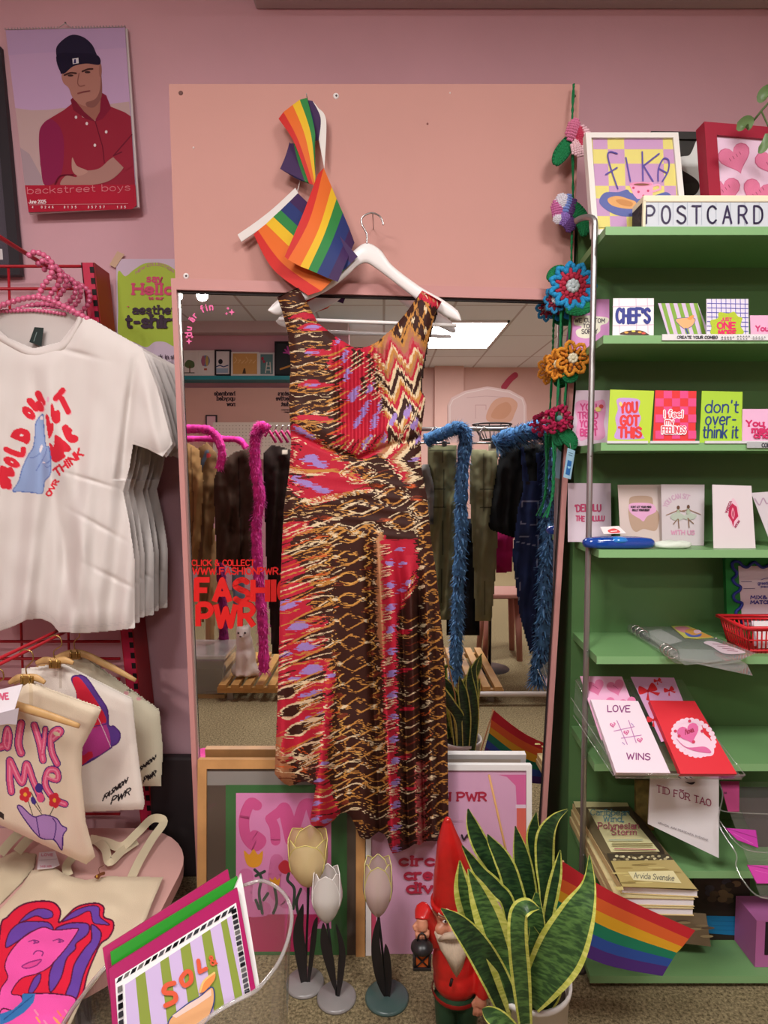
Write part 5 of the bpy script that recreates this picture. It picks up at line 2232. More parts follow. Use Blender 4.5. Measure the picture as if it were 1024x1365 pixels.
def teeY(cv, seed=0):
    X, Y = cv.X, cv.Y
    b = boxblur(cv.mask.astype(float), 14)
    d = -.028 * np.clip(b - .45, 0, .55)
    amp = np.clip((Y - 450) / 350, 0, 1)
    d += amp * (.011 * np.sin((X + .12 * Y) * .085 + seed) + .006 * np.sin(X * .19 + Y * .02 + 1 + seed))
    d += .009 * np.exp(-((X - 40 - (Y - 480) * .18) / 9) ** 2) * np.clip((Y - 470) / 120, 0, 1)
    d -= .008 * np.exp(-((X - 60 - (Y - 480) * .2) / 10) ** 2) * np.clip((Y - 470) / 120, 0, 1)
    # shoulder pulls and sleeve folds
    d += .012 * np.exp(-((X - 177 + (Y - 500) * .12) / 6) ** 2) * np.clip((Y - 470) / 60, 0, 1) * (Y < 640)
    d -= .008 * np.exp(-((X - 192 - (Y - 500) * .2) / 8) ** 2) * (Y < 640) * np.clip((Y - 480) / 60, 0, 1)
    d += .004 * (vnoise(X / 22, Y / 30, seed + 3) - .5) + .008 * (vnoise(X / 60, Y / 90, seed + 5) - .5)
    # diagonal creases
    for (x0, y0, sl, w) in ((130, 700, .55, 4), (150, 770, .5, 4), (120, 640, .3, 3), (100, 470, .25, 4)):
        u = (Y - y0) - sl * (X - x0)
        d += .004 * np.exp(-(u / w) ** 2) * np.exp(-((X - x0) / 28) ** 2)
    return TY + d


TM = attrmat('printed_cotton', .85, .12, 700)
cv.cloth('front_panel', teeY(cv), TM, tee, thick=.002)
# back panel inside the neck and behind
cb = Canvas(NX0, NY0, NX1, NY1, .5, 'cac0bc')
cb.outline(half + hem + left[1:] + [(-20, 421), (0, 412), (45, 409), (84, 412)])
bY = TY + .012 + .012 * np.clip(boxblur(cb.mask.astype(float), 7) - .3, 0, 1)
cb.cloth('back_panel', bY, TM, tee, thick=.002)
mb = MB()
inn = crom([(104, 422), (98, 434), (80, 456), (45, 465), (12, 451), (-8, 436), (-18, 421)], 6)
out = crom([(110, 424), (104, 440), (85, 467), (46, 477), (10, 461), (-15, 443), (-25, 424)], 6)
rows = []
for t, dy in ((0, .0), (.15, -.004), (.5, -.006), (.85, -.004), (1, .0)):
    rows.append([W(a[0] + (b[0] - a[0]) * t, a[1] + (b[1] - a[1]) * t, TY - .006 + dy) for a, b in zip(inn, out)])
mb.grid(rows, mat('d6cdc9', .85, bump=.15, bscale=700))
mb.build('neck_rib', tee)
mb = MB()
lp = vplane(TY + .008)
mb.slab([lp.at(x, y) for x, y in ((46, 436), (58, 437), (55, 462), (39, 456))], lp.n, .001, '1d2a28')
Art(mb, lp, None).stroke([(45, 455), (49, 443)], .8, '7a8a88')
mb.build('neck_label', tee, 'black sewn neck label')
TL_ = ['white t-shirt hanging directly behind the printed t-shirt', 'white t-shirt third from the front on the red rack', 'white t-shirt fourth from the front on the red rack',
       'white t-shirt fifth from the front on the red rack', 'white t-shirt rearmost on the red rack nearest the wall']
for k in range(5):
    dup(tee, Vector(OFF[k + 1]) * LS, TL_[k]).scale = (1 + .02 * k, 1, 1)

# ------------------------------------------------------------------ tote bags on wooden hangers
Zq = zoom(0, 840, 240)
CLOTH = attrmat('canvas_cloth', .9, .3, 600)


def toteY(cv, Y0, sx, sy, seed, amp=.006):
    X, Y = cv.X, cv.Y
    b = boxblur(cv.mask.astype(float), 8)
    return Y0 + sx * (X - 80) + sy * (Y - 1000) - .018 * np.clip(b - .4, 0, 1) + amp * np.sin(X * .07 + seed) * np.clip((Y - 900) / 120, 0, 1) + .006 * (vnoise(X / 28, Y / 34, seed) - .5)


def tote(name, label, win, S, outline, base, art, Y0, sx, sy, seed, interior=None):
    c = Canvas(*win, S, base)
    c.setzoom(Zq)
    c.outline(outline)
    art(c)
    xs = [Zq[0] + p[0] * Zq[2] for p in outline]
    ys = [Zq[1] + p[1] * Zq[2] for p in outline]
    r = thing(name, label, 'tote bag', W(sum(xs) / len(xs), max(ys), Y0), 'tote bags hanging on the red rack')
    c.cloth('front_panel', toteY(c, Y0, sx, sy, seed), CLOTH, r, thick=.002)
    c2 = Canvas(*win, S * .5, base)
    c2.setzoom(Zq)
    c2.outline([(x, y + (-14 if y < 600 else 0)) for x, y in outline])
    c2.cloth('back_panel', toteY(c2, Y0 + .012, sx, sy, seed), CLOTH, r, thick=.002)
    return r


PK, PL = 'd8567e', '4a2a72'


def loveme(c):
    def let(pts, w):
        c.stroke(pts, w + 12, PL, True)
    def let2(pts, w):
        c.stroke(pts, w, PK, True)
        c.stroke(pts, w * .3, 'e88aa4', True)
    Ls = [([(-40, 520), (-45, 660), (20, 660)], 40), ([(40, 560), (25, 640), (45, 670), (55, 600), (40, 560)], 26), ([(120, 530), (105, 640), (120, 700)], 38),
          ([(195, 540), (225, 640), (245, 740)], 34), ([(258, 560), (250, 640), (240, 700)], 24),
          ([(300, 620), (345, 580), (325, 565), (290, 600), (295, 690), (325, 760)], 32),
          ([(55, 740), (55, 840), (65, 920)], 34), ([(60, 745), (125, 870), (150, 760), (190, 860), (235, 960)], 32),
          ([(265, 830), (325, 850), (320, 800), (275, 800), (258, 880), (310, 960), (370, 990)], 32)]
    for p, w in Ls:
        let(p, w)
    for p, w in Ls:
        let2(p, w)
    for (x, y) in ((322, 590), (298, 828)):
        c.ell(x, y, 20, 12, 'd9c4a8', .4)
    # hand with flowers
    c.blob([(100, 1010), (120, 1000), (190, 1060), (250, 1050), (320, 1070), (350, 1110), (380, 1130), (358, 1170), (352, 1250), (310, 1195), (260, 1190), (215, 1170), (150, 1090)], 'a883bb', line=PL, lw=7)
    c.stroke([(205, 1060), (225, 1170)], 6, PL)
    c.stroke([(300, 1070), (320, 1110), (305, 1195)], 6, PL, True)
    for p in ([(160, 970), (185, 1050)], [(195, 990), (240, 1050)], [(310, 1000), (285, 1050)], [(175, 920), (235, 1030)]):
        c.stroke(p, 5, '4a4438')
    for (x, y) in ((143, 935), (310, 968)):
        for k in range(5):
            a = 2 * math.pi * k / 5
            c.ell(x + 18 * math.cos(a), y + 26 * math.sin(a), 18, 20, 'c8303c')
        c.ell(x, y, 10, 12, 'e8a83c')
    c.ell(222, 898, 22, 28, '43337e')
    c.ell(190, 970, 14, 24, '43337e', -.4)
    c.ell(230, 955, 22, 26, 'd8567e')
    c.text('FASHION PWR', 0, 0, 28, '3a302c', 6, warp=lambda X, Y: (-30 + X * .5, 1040 + X * .35 - Y), xs=.5)
    c.poly([(165, 295), (185, 300), (190, 480), (165, 470)], 'd2c0a2')


tote('tote_bag', 'cream tote bag lettered love me, nearest of the hanging totes', (-60, 900, 142, 1160), 1.4,
     [(-200, 330), (0, 350), (110, 330), (165, 295), (300, 350), (580, 450), (545, 530), (470, 670), (465, 830), (490, 1090), (545, 1290), (490, 1335), (260, 1230), (0, 1110), (-200, 1040)],
     'dcccb4', loveme, 1.16, .0004, .0002, 1)


def boot(c):
    D = '4e2a70'
    c.blob([(408, 280), (440, 258), (490, 270), (560, 370), (610, 450), (618, 540), (650, 548), (684, 590), (670, 640), (630, 665), (520, 740), (380, 800), (380, 700), (440, 400)], '5a3a86', line=D, lw=8)
    c.blob([(412, 285), (440, 265), (470, 290), (540, 390), (595, 480), (600, 530), (540, 555), (400, 560), (440, 400)], 'c4263a')
    c.blob([(400, 560), (540, 555), (600, 530), (625, 665), (520, 730), (400, 780)], 'a83a80')
    c.stroke([(470, 560), (600, 535)], 6, D, True)
    c.stroke([(545, 470), (590, 570), (630, 665)], 4, 'd8b8c8', True)
    c.poly([(440, 715), (480, 710), (505, 690), (525, 690), (530, 720), (440, 790)], 'b8263c')
    c.stroke([(440, 785), (530, 738), (635, 668)], 7, D)
    c.text('FASHION', 0, 0, 42, '2a2224', 8, warp=lambda X, Y: (585 + X * .83 + Y * .3, 968 - X * .62 - Y * .8), fit=158, jit=.12)
    c.text('PWR', 0, 0, 48, '2a2224', 8, warp=lambda X, Y: (632 + X * .87 + Y * .2, 990 - X * .45 - Y * .85), fit=120, jit=.12)
    c.poly([(335, 190), (352, 190), (352, 330), (338, 330)], 'c9bdb0')


tote('tote_bag', 'white tote bag printed with a red and purple boot', (20, 875, 200, 1090), 1.4,
     [(120, 230), (240, 215), (345, 190), (755, 395), (775, 600), (800, 800), (826, 985), (815, 1022), (480, 1035), (150, 1035)],
     'e0d6cc', boot, 1.27, .0003, .0, 4)


def third(c):
    c.ell(718, 358, 14, 12, 'dfa0a4')
    c.ell(790, 390, 14, 10, 'dfa0a4')
    c.stroke([(722, 340), (748, 345)], 6, '2a2224')
    c.stroke([(735, 328), (738, 356)], 5, '2a2224')
    c.text('FASHION', 0, 0, 34, '2a2224', 8, warp=lambda X, Y: (745 + X * .8 + Y * .3, 838 - X * .6 - Y * .8), fit=165, jit=.12)
    c.text('PWR', 0, 0, 40, '2a2224', 8, warp=lambda X, Y: (815 + X * .85 + Y * .2, 868 - X * .5 - Y * .85), fit=80, jit=.12)


tote('tote_bag', 'cream tote bag behind the boot tote, rearmost of the hanging totes', (60, 860, 225, 1056), 1.0,
     [(330, 160), (445, 125), (910, 460), (930, 680), (918, 888), (860, 890), (600, 880), (330, 870)],
     'd6cdb4', third, 1.38, .0003, .0, 8)

WOOD = mat('c9a06a', .4, noise=.12, nscale=30)
BRASS = mat('b89a5c', .25, .9)


def whanger(label, cxy, rxy, Y, hook, clip=True, th=7):
    r = thing('wooden_hanger', label, 'hanger', W(*cxy, Y), 'wooden hangers for the totes')
    m_ = MB()
    lx = (2 * cxy[0] - rxy[0], rxy[1] + (cxy[1] - rxy[1]) * -.1)
    pts = P3([lx, ((lx[0] + cxy[0]) / 2, (lx[1] + cxy[1]) / 2 - 3), cxy, ((rxy[0] + cxy[0]) / 2, (rxy[1] + cxy[1]) / 2 - 3), rxy], Y)
    s_ = Y / F
    n_ = len(pts)
    m_.tube(pts, [th * s_ * (.5 + .5 * min(1, 4 * min(i + .6, n_ - .4 - i) / n_)) for i in range(n_)], WOOD, 10, flat=.6)
    m_.build('shoulder_bar', r)
    m_ = MB()
    m_.tube(P3(hook, Y), .0016, BRASS, 6)
    m_.build('hook', r)
    if clip:
        m_ = MB()
        c_ = W(cxy[0], cxy[1] + 3, Y - .006)
        m_.bbox(c_ - Vector((.014, .004, .011)), c_ + Vector((.014, .004, .008)), BRASS, .002)
        m_.tube([c_ + Vector((-.008, -.005, -.008)), c_ + Vector((-.008, -.005, .014))], .0018, BRASS, 6)
        m_.tube([c_ + Vector((.008, -.005, -.008)), c_ + Vector((.008, -.005, .014))], .0018, BRASS, 6)
        m_.build('clip', r)
    return r


whanger('wooden hanger in front of the love me tote, its right end showing', (-10, 935), (106, 968), 1.10, [(-10, 935), (-12, 915), (4, 905), (2, 893), (-8, 893)], False, 7.5)
whanger('wooden hanger with brass clip holding the love me tote', (36, 903), (60, 910), 1.135, [(36, 900), (35, 890), (44, 880), (42, 869), (32, 866), (26, 870)], th=6)
whanger('wooden hanger with brass clip holding the boot tote', (73, 882), (98, 884), 1.245, [(73, 878), (72, 868), (82, 860), (80, 850), (72, 847), (66, 850)], th=6)
whanger('wooden hanger holding the rearmost tote, right end before the red upright', (100, 870), (181, 907), 1.36, [(100, 868), (99, 856), (106, 848), (103, 840), (96, 838), (92, 842)], th=6)

root = thing('price_sign', 'folded white price card hanging in front of the love me tote', 'sign', W(8, 970, 1.06))
mb = MB()
pl = leanplane(965, 1.06, 910, 1.08, 10)
mb.slab([pl.at(x, y) for x, y in ((-30, 926), (30, 912), (18, 950), (-30, 958))], pl.n, .001, 'e6dfe6')
A = Art(mb, pl, None)
A.text('LOVE', -10, 934, 8, 'd05a7a', 2.2, rot=6)
A.text('249', -12, 951, 5, 'd05a7a', 1.4, rot=6)
mb.build('upper_flap', root)
mb = MB()
pl2 = leanplane(985, 1.075, 945, 1.06, 10)
mb.slab([pl2.at(x, y) for x, y in ((-30, 958), (25, 944), (22, 966), (10, 965), (-30, 972))], pl2.n, .001, 'cfc8d2')
mb.build('lower_flap', root)

# ------------------------------------------------------------------ pink table with totes
TZ = .20
root = thing('low_table', 'low pale pink table with rounded corners at the lower left under the totes', 'table', (-.7, .7, 0))
mb = MB()
x0, x1, y0, y1, r = -1.5, WZ(233, 1178, TZ).x, 1.1, WZ(180, 1104, TZ).y, .20
ol = []
for (cx_, cy_, a0) in ((x1 - r, y1 - r, 0), (x0 + r, y1 - r, 90), (x0 + r, y0 + r, 180), (x1 - r, y0 + r, 270)):
    for k in range(10):
        a = math.radians(a0 + 10 * k)
        ol.append(Vector((cx_ + r * math.cos(a), cy_ + r * math.sin(a), TZ)))
mb.slab(ol, (0, 0, 1), .03, mat('d2a49c', .5, noise=.05, nscale=4), mat('b98a84'))
mb.build('tabletop', root)
for (x, y) in ((x1 - .12, y1 - .12), (x1 - .12, y0 + .12), (x0 + .12, y1 - .12), (x0 + .12, y0 + .12)):
    mb = MB()
    mb.tube([(x, y, 0), (x, y, TZ - .03)], [.014, .02], '3a3032', 10)
    mb.build('leg', root)
# plain dark upright shape behind the table
mb = MB()
a, b = _W(200, 1060, 1.76), _W(266, 1290, 1.76)
mb.bbox((a.x, 1.755, 0), (b.x + .006, 1.785, _W(250, 1008, 1.76).z), mat('2a2224', .6), .01)
mb.build('dark_shape', None, 'tall dark upright shape on the floor left of the wood framed poster', cat='panel')

Zt = zoom(0, 1080, 260)


def flat_tote(label, win, S, outline, base, art, h, seed):
    c = Canvas(*win, S, base)
    c.setzoom(Zt)
    c.outline(outline)
    art(c)
    r = thing('tote_bag', label, 'tote bag', WZ(100, 1250, TZ + h) + Vector((0, 0, -.0)), 'tote bags on the pink table')
    b = boxblur(c.mask.astype(float), 5)
    H = TZ + h + .012 * np.clip(b - .3, 0, 1) + .006 * vnoise(c.X / 25, c.Y / 18, seed) + .004 * np.sin(c.X * .08 + c.Y * .05)

    def pt(x, y, z):
        q = Wnp(x, y, np.ones_like(x))
        d_ = q - np.array(CAM)
        t = (z - CAM.z) / d_[:, 2]
        return np.array(CAM) + d_ * t[:, None]
    c.cloth('bag_cloth', H, CLOTH, r, thick=.006, point=pt)
    return r


def strap(r, pts, hs, w, seed=0, col='cdbfa0'):
    m_ = MB()
    c_ = []
    for (x, y), h in zip(pts, hs):
        c_.append(tuple(WZ(Zt[0] + x * Zt[2], Zt[1] + y * Zt[2], TZ + h)))
    c_ = [Vector(p) for p in crom(c_, 6)]
    n_ = len(c_)
    rows, rows2 = [], []
    for i in range(n_):
        t = (c_[min(i + 1, n_ - 1)] - c_[max(i - 1, 0)]).normalized()
        v = (CAM - c_[i]).normalized()
        s_ = t.cross(v).normalized() * w
        rows.append([c_[i] - s_, c_[i] + s_])
        rows2.append([c_[i] + s_ - v * .002, c_[i] - s_ - v * .002])
    m_.grid(rows, mat(col, .9, bump=.3, bscale=600))
    m_.grid(rows2, mat(col, .9, bump=.3, bscale=600))
    return m_.build('strap', r)


def face(c):
    O = '5a1838'
    RDD, PU, PKK = 'e02440', '6a44a4', 'f05aac'
    c.blob([(0, 640), (40, 560), (110, 500), (200, 478), (280, 485), (318, 530), (312, 590), (400, 510), (500, 488), (545, 510), (545, 560), (590, 580), (596, 620), (570, 670), (530, 700), (500, 760), (460, 860), (435, 960), (400, 1000), (0, 1100)], RDD, line=O, lw=9)
    c.blob([(50, 640), (110, 590), (200, 585), (255, 590), (280, 625), (230, 620), (160, 640), (90, 690), (30, 720)], PU, line=O, lw=6)
    c.blob([(100, 590), (150, 540), (210, 515), (270, 530), (275, 560), (235, 570), (190, 555), (130, 580)], PU, line=O, lw=6)
    c.blob([(325, 585), (390, 530), (470, 502), (520, 510), (525, 560), (575, 600), (540, 600), (490, 590), (470, 530), (400, 560)], PU, line=O, lw=6)
    c.blob([(290, 630), (340, 600), (400, 590), (465, 600), (460, 650), (400, 700), (395, 730), (350, 780), (320, 880), (265, 955), (260, 860), (300, 760), (330, 700)], PU, line=O, lw=7)
    c.blob([(480, 600), (530, 640), (520, 700), (480, 770), (440, 860), (400, 990), (345, 975), (370, 900), (390, 810), (440, 730), (480, 680)], PU, line=O, lw=7)
    c.blob([(150, 950), (180, 880), (215, 860), (205, 910), (170, 960)], PU, line=O, lw=6)
    # face, neck and shoulders
    c.blob([(220, 615), (290, 630), (400, 620), (405, 640), (350, 720), (290, 790), (250, 830), (190, 860), (110, 885), (60, 960), (110, 975), (115, 1020), (60, 1060), (0, 1070), (0, 950), (40, 880), (25, 820), (50, 750), (120, 670)], PKK, line=O, lw=6)
    c.blob([(0, 1060), (70, 1050), (118, 1010), (120, 968), (200, 962), (300, 965), (400, 995), (350, 1122), (300, 1250), (0, 1300)], PKK, line=O, lw=7)
    c.poly([(118, 965), (186, 962), (176, 1010), (130, 1060), (60, 1105), (0, 1130), (0, 1070), (70, 1045), (115, 1005)], '3a78b8')
    for k in range(14):
        random.seed(k)
        c.stroke([(20 + 11 * k, 1100 - 9 * k), (30 + 11 * k, 1090 - 9 * k)], 5, '28508c')
    for (x, y) in ((180, 690), (310, 685)):
        c.stroke([(x - 30, y), (x, y - 8), (x + 25, y + 2), (x - 5, y + 10)], 5, '7a2a70', True)
        c.ell(x + 3, y, 8, 7, '9a3a88')
    c.stroke([(175, 755), (195, 738), (225, 745), (220, 765)], 6, '7a2a70', True)
    c.blob([(115, 820), (150, 800), (185, 790), (218, 785), (190, 815), (140, 830)], 'e04c98', line='8a2a78', lw=6)
    for k in range(9):
        random.seed(20 + k)
        x, y = 160 + 190 * random.random(), 1040 + 70 * random.random()
        c.stroke([(x, y), (x + 18, y + 25)], 10, ['f07a6a', 'f2a060', 'f58ab0'][k % 3])


r = flat_tote('second cream tote bag on the table, at the far left with a small label', (-40, 1120, 60, 1220), .8, [(-150, 300), (0, 250), (70, 215), (195, 225), (185, 300), (110, 390), (0, 500), (-150, 520)], 'd2c2a4', lambda c: None, .001, 3)
strap(r, [(0, 230), (60, 160), (110, 110), (160, 60)], [.02, .03, .035, .03], .012)
strap(r, [(90, 220), (150, 150), (190, 110), (230, 60)], [.02, .03, .03, .03], .012)
r = flat_tote('cream tote bag printed with a pink woman and red and purple hair', (-10, 1150, 225, 1390), 1.4,
              [(-40, 560), (110, 400), (165, 315), (230, 298), (290, 300), (345, 338), (450, 365), (560, 345), (860, 350), (800, 490), (770, 570), (560, 830), (430, 1000), (330, 1222), (-40, 1222)], 'd8c8ac', face, .012, 5)
strap(r, [(690, 355), (730, 270), (800, 150), (860, 60), (800, 45), (720, 120), (640, 190), (560, 170), (470, 150)], [.016, .022, .032, .045, .05, .042, .03, .02, .016], .0105)
strap(r, [(490, 145), (550, 200), (575, 270), (640, 215), (720, 160)], [.014, .02, .03, .026, .022], .010)
strap(r, [(360, 345), (350, 290), (390, 240)], [.016, .018, .018], .010)
mb = MB()
pl = zplane(TZ + .034)
A = Art(mb, pl, Zt)
A.blob([(495, 350), (515, 335), (548, 322), (550, 338), (530, 345), (515, 362)], '6a3a1c')
A.stroke([(522, 330), (520, 305), (545, 290)], 3, '6a3a1c', True)
A.poly([(505, 342), (512, 340), (512, 352), (506, 354)], 'd8a840')
mb.build('string_tag', r, 'small brown string tag')
mb = MB()
pl = zplane(TZ + .030)
mb.slab([pl.at(Zt[0] + x * Zt[2], Zt[1] + y * Zt[2]) for x, y in ((205, 222), (290, 215), (312, 285), (280, 300), (195, 308))], (0, 0, 1), .002, 'd8ccd0')
A = Art(mb, pl, Zt)
A.text('LOVE', 218, 240, 12, 'd08a9a', 4, fit=60)
A.stroke([(205, 262), (298, 256)], 3, 'b8a8b0')
A.text('149 KR', 210, 300, 10, 'd08a9a', 3, fit=60)
mb.build('price_label', None, 'small white price label lying on the cream totes', cat='label')

W, Wnp, leanplane, vplane = _W, _Wnp, _leanplane, _vplane
# ------------------------------------------------------------------ dress on a white hanger
HY = 1.488
hg = thing('clothes_hanger', 'white wooden clothes hanger holding the patterned dress', 'hanger', W(488, 430, HY))
WHT = mat('ebe6e4', .3, spec=.5)
Zf = zoom(220, 100, 420)
top = crom([(335, 762), (370, 728), (430, 700), (520, 655), (580, 615), (615, 570), (655, 546), (700, 568), (740, 620), (830, 688), (900, 728), (950, 765), (963, 796)], 5)
bot = crom([(337, 768), (372, 780), (440, 742), (530, 700), (595, 650), (625, 622), (655, 612), (690, 632), (760, 685), (830, 738), (890, 772), (940, 796), (962, 800)], 5)
rows = []
for (a, b) in zip(top, bot):
    ax, ay = Zf[0] + a[0] * Zf[2], Zf[1] + a[1] * Zf[2]
    bx, by = Zf[0] + b[0] * Zf[2], Zf[1] + b[1] * Zf[2]
    row = []
    for k in range(12):
        an = 2 * math.pi * k / 12
        t = .5 - .5 * math.cos(an)
        row.append(W(ax + (bx - ax) * t, ay + (by - ay) * t, HY - .0075 * math.copysign(abs(math.sin(an)) ** .6, math.sin(an))))
    rows.append(row)
mb = MB()
mb.grid(rows, WHT, closed=True)
mb.build('shoulder_bar', hg)
mb = MB()
mb.tube([W(372, 425, HY), W(609, 434, HY)], .0046, WHT, 10)
mb.build('trouser_bar', hg)
mb = MB()
mb.tube([W(x, y, HY) for x, y in crom([(489, 326), (489, 312), (483, 300), (482, 292), (488, 286), (497, 284), (506, 288), (510, 295), (511, 300)], 5)], .0021, mat('b8b4b4', .2, .95), 8)
mb.build('hook', hg)
mb = MB()
c = W(497, 286, HY)
mb.tube([(c.x, HY - .006, c.z), (c.x, BY, c.z + .002)], .0012, mat('9a9694', .3, .9), 6)
mb.build('nail', bpy.data.objects['backing_board'])

BR_, OC, CR, RE, LI, ORA, RU, TN, PKD, OL = '3a1d16', 'bf8440', 'e0c8a2', 'b82238', '9c7fc0', 'c65a2c', '74301f', 'ac7450', 'b85a58', '8a4a28'
DX0, DY0, DX1, DY1, DS = 358, 376, 606, 1146, 1.9
dc = Canvas(DX0, DY0, DX1, DY1, DS, BR_)
_st = dc.stroke
dc.stroke = lambda p, w, c, smooth=False, rnd=True: _st(p, w * .72, c, smooth, rnd)
Z1_, Z2_ = zoom(360, 370, 260, 1014), zoom(360, 700, 260, 807)


def lens(c, x, y, w, h, col, lw, dx=0):
    for sg in (-1, 1):
        c.stroke([(x + t * w / 2 + dx * (1 - t * t), y + sg * h / 2 * (1 - abs(t) ** 1.7)) for t in [k / 6 - 1 for k in range(13)]], lw, col, rnd=False)


def wav(c, x0, x1, y, amp, per, ph, col, lw, slope=0.0):
    n_ = max(6, int((x1 - x0) / 5))
    c.stroke([(x0 + (x1 - x0) * k / n_, y + slope * (x1 - x0) * k / n_ + amp * math.sin(2 * math.pi * (x0 + (x1 - x0) * k / n_) / per + ph)) for k in range(n_ + 1)], lw, col, rnd=False)


R_ = random.Random(5)
dc.setzoom(Z1_)
# ---- left bodice: wavy eye lines in cream and ochre
for k, y in enumerate(range(75, 800, 52)):
    xw = 150 + .55 * (y - 60) if y < 330 else 330
    wav(dc, 30, xw, y, 9, 170, k * 1.9, [CR, OC, 'd8b078'][k % 3], 7)
    wav(dc, 40, xw - 10, y + 17, 8, 150, k * 1.9 + 1.6, [OC, CR, OC][k % 3], 5)
    if k % 2:
        lens(dc, 150 + 60 * (k % 3), y + 32, 130, 34, [CR, OC][k % 2], 6)
for (y, a) in ((190, 0), (250, 1), (380, 2), (545, 1), (720, 0)):
    dc.blob([(110 + 40 * a, y + 14), (200, y - 12), (300, y + 4), (325, y + 24), (230, y + 30)], RE)
    dc.stroke([(110 + 40 * a, y + 24), (220, y + 36), (330, y + 26)], 6, OC, True)
    if a:
        dc.ell(220, y + 10, 40, 8, LI)
for (x, y) in ((130, 560), (170, 690), (120, 740), (200, 780)):
    dc.stroke([(x - 50, y + 20), (x, y - 12), (x + 20, y + 20), (x + 70, y)], 8, OC)
# ---- pleated red centre
dc.blob([(350, 300), (400, 345), (470, 362), (540, 350), (590, 430), (600, 600), (640, 760), (690, 830), (600, 900), (480, 945), (390, 900), (330, 860), (370, 690), (340, 520), (300, 420)], RE)
for k in range(9):
    y = 400 + k * 58
    dc.stroke([(300, y + 10), (350, y - 8), (400, y - 40)], 12, [OC, ORA][k % 2])
    dc.stroke([(310, y + 30), (360, y + 8)], 7, CR)
    dc.poly([(320, y + 30), (380, y + 2), (390, y + 10), (330, y + 44)], BR_)
for (x, y, a, b, r) in ((358, 328, 10, 18, .3), (385, 410, 12, 40, .2), (402, 505, 13, 38, .2), (435, 610, 20, 48, .5), (490, 690, 16, 60, .4), (462, 745, 14, 50, .6), (545, 745, 15, 48, .3), (592, 850, 14, 44, .2), (575, 660, 12, 40, .3), (520, 575, 12, 30, .5), (680, 830, 16, 20, .5), (500, 860, 12, 44, .4)):
    dc.ell(x, y, a, b, LI, r)
for (x, y, h_) in ((425, 372, 120), (455, 380, 90), (505, 400, 150), (540, 470, 160), (475, 520, 110), (575, 560, 150)):
    dc.poly([(x, y), (x + 22, y - 14), (x + 30, y + h_ * .6), (x + 4, y + h_)], BR_)
    for j in range(int(h_ / 26)):
        dc.stroke([(x - 8, y + 40 + j * 26), (x + 30, y + 12 + j * 26)], 7, CR)
for k in range(8):
    dc.stroke([(330 + 34 * k, 930 - 4 * k), (400 + 34 * k, 850 - 6 * k)], 9, [OC, CR, BR_][k % 3])
# ---- right bodice: diamonds above, flame chevrons below
X, Y = (dc.X - Z1_[0]) / Z1_[2], (dc.Y - Z1_[1]) / Z1_[2]


def band(mask, t, stops):
    for lo, hi, col in stops:
        dc.c[mask & (t >= lo) & (t < hi)] = lin(col)


def tri(u):
    return np.abs((u % 1.0) - .5) * 2


rb = (X > 545 + np.clip(Y - 420, 0, 400) * .17) & (Y < 880) & (X > 700 - (Y - 190) * 1.0)
dc.c[rb] = lin(BR_)
per = 118.0
for k in range(7):
    for sg in (-1, 1):
        dc.stroke([(520 + k * 64, 60 if sg > 0 else 390), (520 + k * 64 + 150, 390 if sg > 0 else 60)], 13, OC)
for k in range(6):
    for j in range(3):
        dc.ell(600 + k * 64 + 16, 110 + j * 110 + (k % 2) * 55, 9, 16, CR)
rb2 = rb & (Y > 250)
zz_ = Y - 105 * tri((X - 560 - .25 * (Y - 300)) / per)
st_ = [(238, 262, OC), (262, 300, TN), (300, 325, PKD), (325, 350, RE), (350, 372, CR), (372, 395, OC), (395, 420, TN), (420, 444, RE), (444, 470, CR), (470, 510, BR_), (510, 534, CR), (534, 560, OC), (560, 590, RE), (590, 614, CR), (614, 665, BR_), (665, 690, CR), (690, 712, OC), (712, 750, RE), (750, 770, CR), (770, 830, BR_), (830, 850, CR), (850, 900, RE)]
band(rb2, zz_, st_)
for (x, y) in ((640, 740), (750, 760), (715, 700), (770, 850)):
    dc.ell(x, y, 16, 34, LI, .5)
for k in range(9):
    dc.stroke([(640 + 14 * k, 840 - 20 * k + 60), (690 + 12 * k, 740 - 20 * k + 60)], 5, [CR, BR_][k % 2])
# shoulder patch
dc.poly([(790, 55), (905, 120), (870, 160), (770, 110)], RE)
for k in range(5):
    dc.stroke([(780 + 22 * k, 62 + 14 * k), (800 + 18 * k, 100 + 10 * k)], 8, [TN, CR, ORA][k % 3])
# ---- waist band
dc.poly([(90, 770), (320, 890), (480, 950), (620, 890), (790, 850), (820, 1150), (840, 1400), (50, 1400)], BR_)
dc.blob([(100, 775), (180, 790), (290, 880), (400, 960), (420, 1000), (530, 1105), (430, 1110), (330, 1160), (230, 1170), (130, 1120), (80, 1060), (100, 940)], RE)
for k in range(18):
    t = k / 17
    x, y = 110 + 400 * t, 785 + 330 * t ** 1.15
    dc.stroke([(x + 30, y - 8), (x + 90, y + 14)], 7, [OC, ORA, CR][k % 3])
    dc.stroke([(150 + 330 * t, 1160 - 60 * t), (200 + 330 * t, 1180 - 70 * t)], 8, [OC, CR][k % 2])
for k in range(11):
    y = 830 + 26 * k
    dc.stroke([(90, y), (185 - (k % 3) * 20, y + 38)], 8, [CR, BR_][k % 2])
dc.blob([(170, 930), (230, 920), (270, 955), (305, 985), (240, 985), (190, 960)], LI)
dc.blob([(150, 1060), (200, 1055), (260, 1085), (320, 1112), (240, 1115), (190, 1090)], LI)
dc.stroke([(88, 985), (200, 1010), (330, 1000), (430, 1030)], 16, OC, True)
dc.stroke([(88, 1000), (190, 1024), (300, 1016)], 12, CR, True)
dc.stroke([(88, 1012), (170, 1034), (240, 1030)], 10, BR_, True)
dc.ell(135, 1050, 28, 18, LI, .5)
